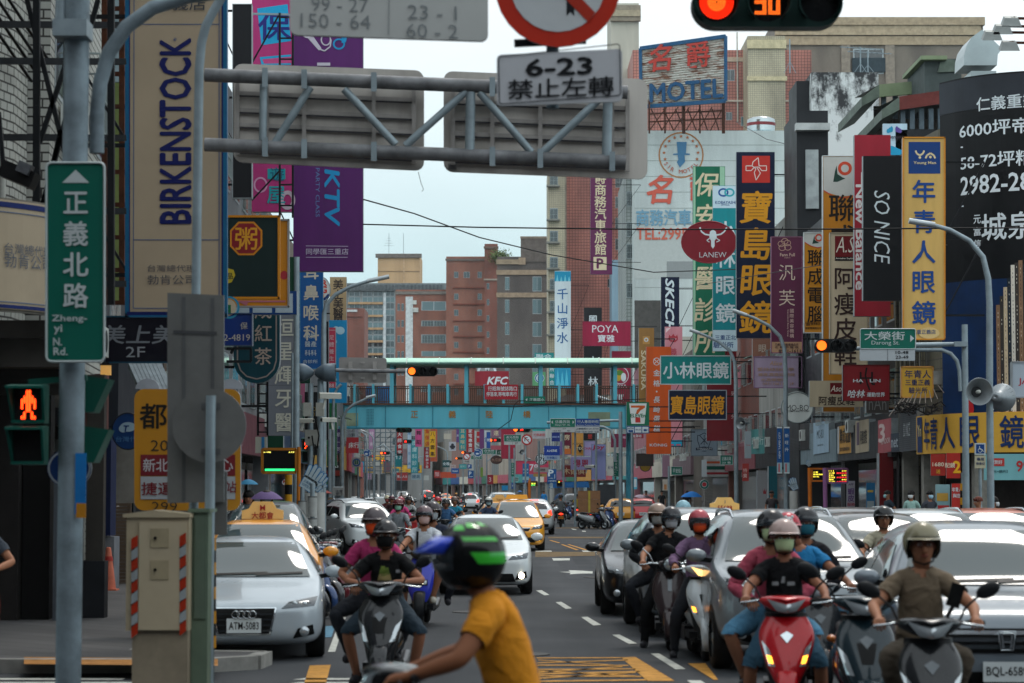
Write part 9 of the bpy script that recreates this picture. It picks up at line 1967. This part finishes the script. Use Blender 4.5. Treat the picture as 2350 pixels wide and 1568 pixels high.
ride(1888,21.6,.03,'dark scooter with a tall head lamp right of the red scooter',dict(style='v',col='#1c2126',lit=0,col2='#14202c'),'rider in a bright blue shirt with a red helmet bearing a white bear',('tee','#1f6c9c'),('shorts','#4f7c94'),dict(col='#a8142c',style='open',dec=lambda o,c,rx,ry,rz:[(lambda b:(b.sph(c+Vector((0,-ry*.94,rz*.42)),(.036,.012,.034),WHT,10,6),[b.sph(c+Vector((s*.03,-ry*.93,rz*.66)),(.014,.012,.014),WHT,8,5)for s in(-1,1)],[b.sph(c+Vector((s*.015,-ry*1.02,rz*.44)),(.008,.006,.011),M('#a8142c',.3),6,4)for s in(-1,1)],b.build('emblem',o)))(MB())]),'#8f949c',key='blue',pose=hp(RIDE,head=(-.10,0,0),lean=(-.16,-.1)),skin=SKIN2,pil=('passenger in a black jacket with a teal mask and a black helmet',('long','#1f1f24'),dict(col='#1a1c20',style='open',visor='short'),'#1f5c6c',.03))
scooter('tall dark teal scooter squeezed beside the large silver vehicle','#14262e',(GX(1992,17.6),17.6,0),-.05,style='sport',lit=2,col2='#0e1216',k=1.05)
ride(2052,29.6,.0,'hidden scooter of the beige shirted rider',dict(style='v',col='#2a2c30'),'rider in a beige shirt and a plain black helmet between the cars',('tee','#a09a86'),('trousers','#1c1e22'),dict(col='#14171a',style='open'),None,key='ride5',pose=RIDE)
BR=hp(RIDE,hip=(0,1.0,.82),lean=(0,-.08),head=(.01,0,0),elbow=(1,.2,-.55),torso=.5)
ride(2140,15.6,-.07,'black scooter with a heart shaped lamp and red trim at the front right',dict(style='v',col='#15181b',lit=0),'man in a brown shirt with an olive helmet, glasses and bare face',('tee','#665949'),('trousers','#4a4238'),dict(col='#7d775f',style='open',k=1.02),None,key='brown',pose=BR,skin=SKIN,turn=.12,glasses=True)
t=thing('phone','black phone on a bracket at the front right handlebar','phone',(GX(2185,16.3),16.25,1.2));b=MB();b.box((0,0,0),(.09,.02,.16),BLK,mat=Matrix.Rotation(.3,4,'Y'));b.bar((0,.02,-.05),(-.05,.08,-.16),.02,DKP);b.build('case',t)
for lb,plb,u,d,top,hel,pm in(('black scooter with an orange plate riding away','rider in a grey shirt with a crossbody strap riding away',1287,124,('tee','#55595c'),dict(col='#26282c',style='half'),M('#b8741c',.4)),('dark scooter with a white plate riding away','rider in a yellow printed shirt riding away',1326,150,('tee','#b09a34'),dict(col='#2c3038',style='half'),None),('black scooter riding away with cardboard boxes','rider hidden behind the stacked cardboard boxes',1352,121,('tee','#4a4c50'),dict(col='#3a3c40',style='half'),None)):
 loc=(GX(u,d),d+1.8,0);scooter(lb,'#17191c',loc,math.pi,tail=True,plate='MEK-0712',sub=0,group='scooters riding away',platem=pm)
 person(plb,loc,math.pi,'ridef',hp(RIDE,fingers=False),top=top,legs=('trousers','#22262c'),hel=hel,sub=1,group='scooters riding away')
for k,(z,h,lb)in enumerate(((.80,.66,'large brown cardboard box strapped on the scooter riding away'),(1.47,.42,'smaller cardboard box on top of the large one'))):
 t=thing('cardboard_box',lb,'cardboard box',(GX(1352,121),121.4,z));b=MB();b.bx(-.55,.55,-.35,.35,0,h,M('#8a6446',.85,0,.12,3));b.build('carton',t);b=MB();b.bx(-.05,.05,-.356,-.352,0,h,M('#b0a03c',.5));b.build('tape',t)
PK=['#1c1f24','#26406c','#3a3c40','#5c1c24','#22302c','#8f9496']
for i,(u,d,rz)in enumerate(((752,34.5,.9),(770,36.2,.95),(786,37.8,1.0),(798,39.6,.95),(806,41.5,1.0))):
 scooter(('black scooter with blue trim parked nearest behind the white saloon','blue scooter parked second in the left kerb row','grey scooter parked third in the left kerb row','dark red scooter parked fourth in the left kerb row','dark green scooter parked last in the left kerb row')[i],PK[i],(GX(u,d),d,0),rz,sub=0,lit=2,group='scooters parked at the left kerb')
for i,(u,d)in enumerate(((1262,128),(1272,140),(1300,150),(1310,158),(1340,160),(1398,118),(1406,120),(1414,122),(1378,150))):
 scooter(('dark scooter parked leftmost in the far row','black scooter parked second in the far row','grey scooter parked behind the yellow shirted rider','dark red scooter parked behind the yellow shirted rider','green black scooter parked beside the cardboard boxes','black scooter parked leftmost by the yellow taxi','blue scooter parked in the middle by the yellow taxi','grey scooter parked rightmost by the yellow taxi','silver scooter parked against the dark grey hoarding')[i],PK[(i*2+1)%6],(GX(u,d),d,0),.5+.3*(i%3),sub=0,lit=2,group='scooters parked on the far right')
t=thing('box_fence','dark grey site hoarding with black and orange stripes at its foot','hoarding',(GX(1388,140),140,0));b=MB();at=(GX(1388,140),140,0);P,Q=W(1372,1200,140),W(1412,1126,140);b.bx(P.x,Q.x,140,140.3,.5,Q.z+.35,M('#3a3e42',.7,0,.15));b.build('panel',t,at);b=MB()
for k in range(8):x=P.x+(Q.x-P.x)*k/8;b.prism([(x,139.9,0),(x+.13/1,139.9,0),(x+.25,139.9,.5),(x+.12,139.9,.5)],(0,.1,0),M('#8a4a24',.7)if k%2 else BLK)
b.build('stripe_foot',t,at)
for lb,u,d,rz,top,leg,hair,kw in(('young man with auburn hair, a white shirt and a black strap',2246,57,-1.2,('tee','#b4b4b2'),('trousers','#3a3c40'),('short','#5a2a1c'),{}),('woman with long dark hair and a white mask at the right',2275,57.5,1.0,('tee','#2a2c30'),('trousers','#26282c'),('long','#17120f'),dict(msk='#b9bcbc')),('man with a mask pulled under his chin by the red wall',2038,76,-1.3,('tee','#26323c'),('trousers','#22262c'),('short','#14110f'),dict(msk='#7fa8ac')),('woman with black hair and a white mask beside the grey wall',2090,72,-.4,('tee','#8fb0a8'),('trousers','#26282c'),('long','#14110f'),dict(msk='#b9bcbc')),('person with a pale blue mask behind the silver roof',2131,70,.2,('tee','#3a3c44'),('trousers','#26282c'),('short','#14110f'),dict(msk='#8fb0c0')),('person in a dark cap by the grey lamp post',1770,96,-.3,('tee','#3a3436'),('trousers','#26282c'),('short','#17130f'),{}),('person in black with a helmet standing on the right pavement',1518,158,0,('tee','#15171a'),('trousers','#15171a'),('short','#17130f'),{}),('woman under the blue umbrella on the right',1576,152,0,('tee','#4a3c44'),('trousers','#26282c'),('long','#2a1a14'),{}),('person in bright blue on the far pavement',1248,205,0,('long','#1c7fc0'),('trousers','#26282c'),('short','#17130f'),{}),('person in a yellow top with a white mask under the purple umbrella',613,42,.1,('tee','#a8822c'),('trousers','#26282c'),('long','#1a1412'),dict(msk='#a9b4bc')),('person under the pale umbrella behind the red car',1482,150,0,('tee','#6c6470'),('trousers','#26282c'),('short','#17130f'),{}),('person under the teal umbrella by the yellow route board',572,46,0,('tee','#2a3034'),('trousers','#26282c'),('long','#14110f'),{})):
 person(lb,(GX(u,d),d,.14 if d>60 or u<700 else 0),rz,'walk' if rz else 'stand',hp(WALK if rz else STAND,fingers=False),top=top,legs=leg,hair=hair,sub=1,group='people on the pavements',eyes=d<100,**kw)
person('smoker standing in the dark doorway at the left edge',(GX(38,34.2),34.2,.14),-.9,'smoke',hp(STAND,hands=[(-.16,-.36,1.22),(.22,-.06,.82)],grip=((.1,-.8,.5),(0,-.2,-1))),top=('tee','#16171a'),legs=('trousers','#16171a'),hair=('short','#14110f'),group='people on the pavements')
person('pedestrian whose bent bare arm enters at the left edge',(GX(-42,24.6),24.6,.0),.3,'arm',hp(STAND,hands=[(-.2,-.2,1.2),(.10,-.34,1.16)],grip=((0,-.6,.6),(-.5,-.5,.7)),elbow=(1,.2,-.3)),top=('tee','#3a4048'),legs=('shorts','#7c2c2c'),hair=('short','#14110f'),group='people on the pavements')
def umbrella(lb,u,v,wpx,d,c,tilt=0.):
 p=W(u,v,d);r=wpx*d/F/2;t=thing('umbrella',lb,'umbrella',p,0,'umbrellas');t.rotation_euler=(0,tilt,0);b=MB();n=16;rings=[]
 for j in range(6):
  a=j/5;rings.append([Vector((r*a*math.cos(2*math.pi*i/n)*(1 if i%2==0 else .97),r*a*math.sin(2*math.pi*i/n)*(1 if i%2==0 else .97),-r*.52*a*a))for i in range(n)])
 b.loft(rings,M(c,.7,0,.08),True,False);b.build('canopy',t);b=MB();b.cyl((0,0,-.9),(0,0,.06),.008,GALV,n=6);b.build('shaft',t)
umbrella('purple umbrella behind the yellow taxi',612,1126,76,42,'#5c4a74');umbrella('teal umbrella half hidden by the yellow route board',570,1100,46,46,'#2a6c8c');umbrella('bright blue umbrella on the right pavement',1587,1128,50,152,'#1268b0');umbrella('pale pink and cream umbrella above the red car',1474,1136,34,150,'#9a8a98',.3);umbrella('dark blue umbrella tilted among the far scooters',1278,1135,30,160,'#1c3a5c',-.6);umbrella('coral umbrella beside the striped left post',750,1126,24,100,'#b0645c');umbrella('small blue umbrella far on the right pavement',1193,1126,12,200,'#2a5c94')
t=thing('painted_dome','white helmet shaped dome with blue writing behind the silver roof','dome',(GX(1567,60),60,0));b=MB();b.sph((0,0,1.45),(.20,.2,.22),M('#8fb4c0',.4,0,.3,9),14,8);b.cyl((0,0,0),(0,0,1.4),.05,GALV);b.build('dome',t)
t=thing('pickup_canopy','blue tarpaulin roof over the far parked scooters','tarpaulin',(GX(1306,190),190,2.1));b=MB();b.prism([(-1.6,0,0),(1.6,0,.05),(1.5,0,.5),(-1.2,0,.45)],(0,2.5,0),M('#1c5c94',.6,0,.15));b.build('sheet',t)
b=MB();b.bx(-260,300,-8,760,-1,95,BLK);hz=b.build('haze');struct(hz,'stuff');hm=bpy.data.materials.new('damp_air');hm.use_nodes=True;ht=hm.node_tree;ht.nodes.clear()
hv=ht.nodes.new('ShaderNodeVolumePrincipled');hv.inputs['Color'].default_value=(.86,.92,.95,1);hv.inputs['Density'].default_value=.00009;hv.inputs['Anisotropy'].default_value=.3
ho=ht.nodes.new('ShaderNodeOutputMaterial');ht.links.new(hv.outputs[0],ho.inputs['Volume']);hz.data.materials.clear();hz.data.materials.append(hm)
# ---------------- tidy ----------------
bpy.data.objects.remove(_fo)
bpy.data.scenes.remove(TS)
SC.render.use_motion_blur=False
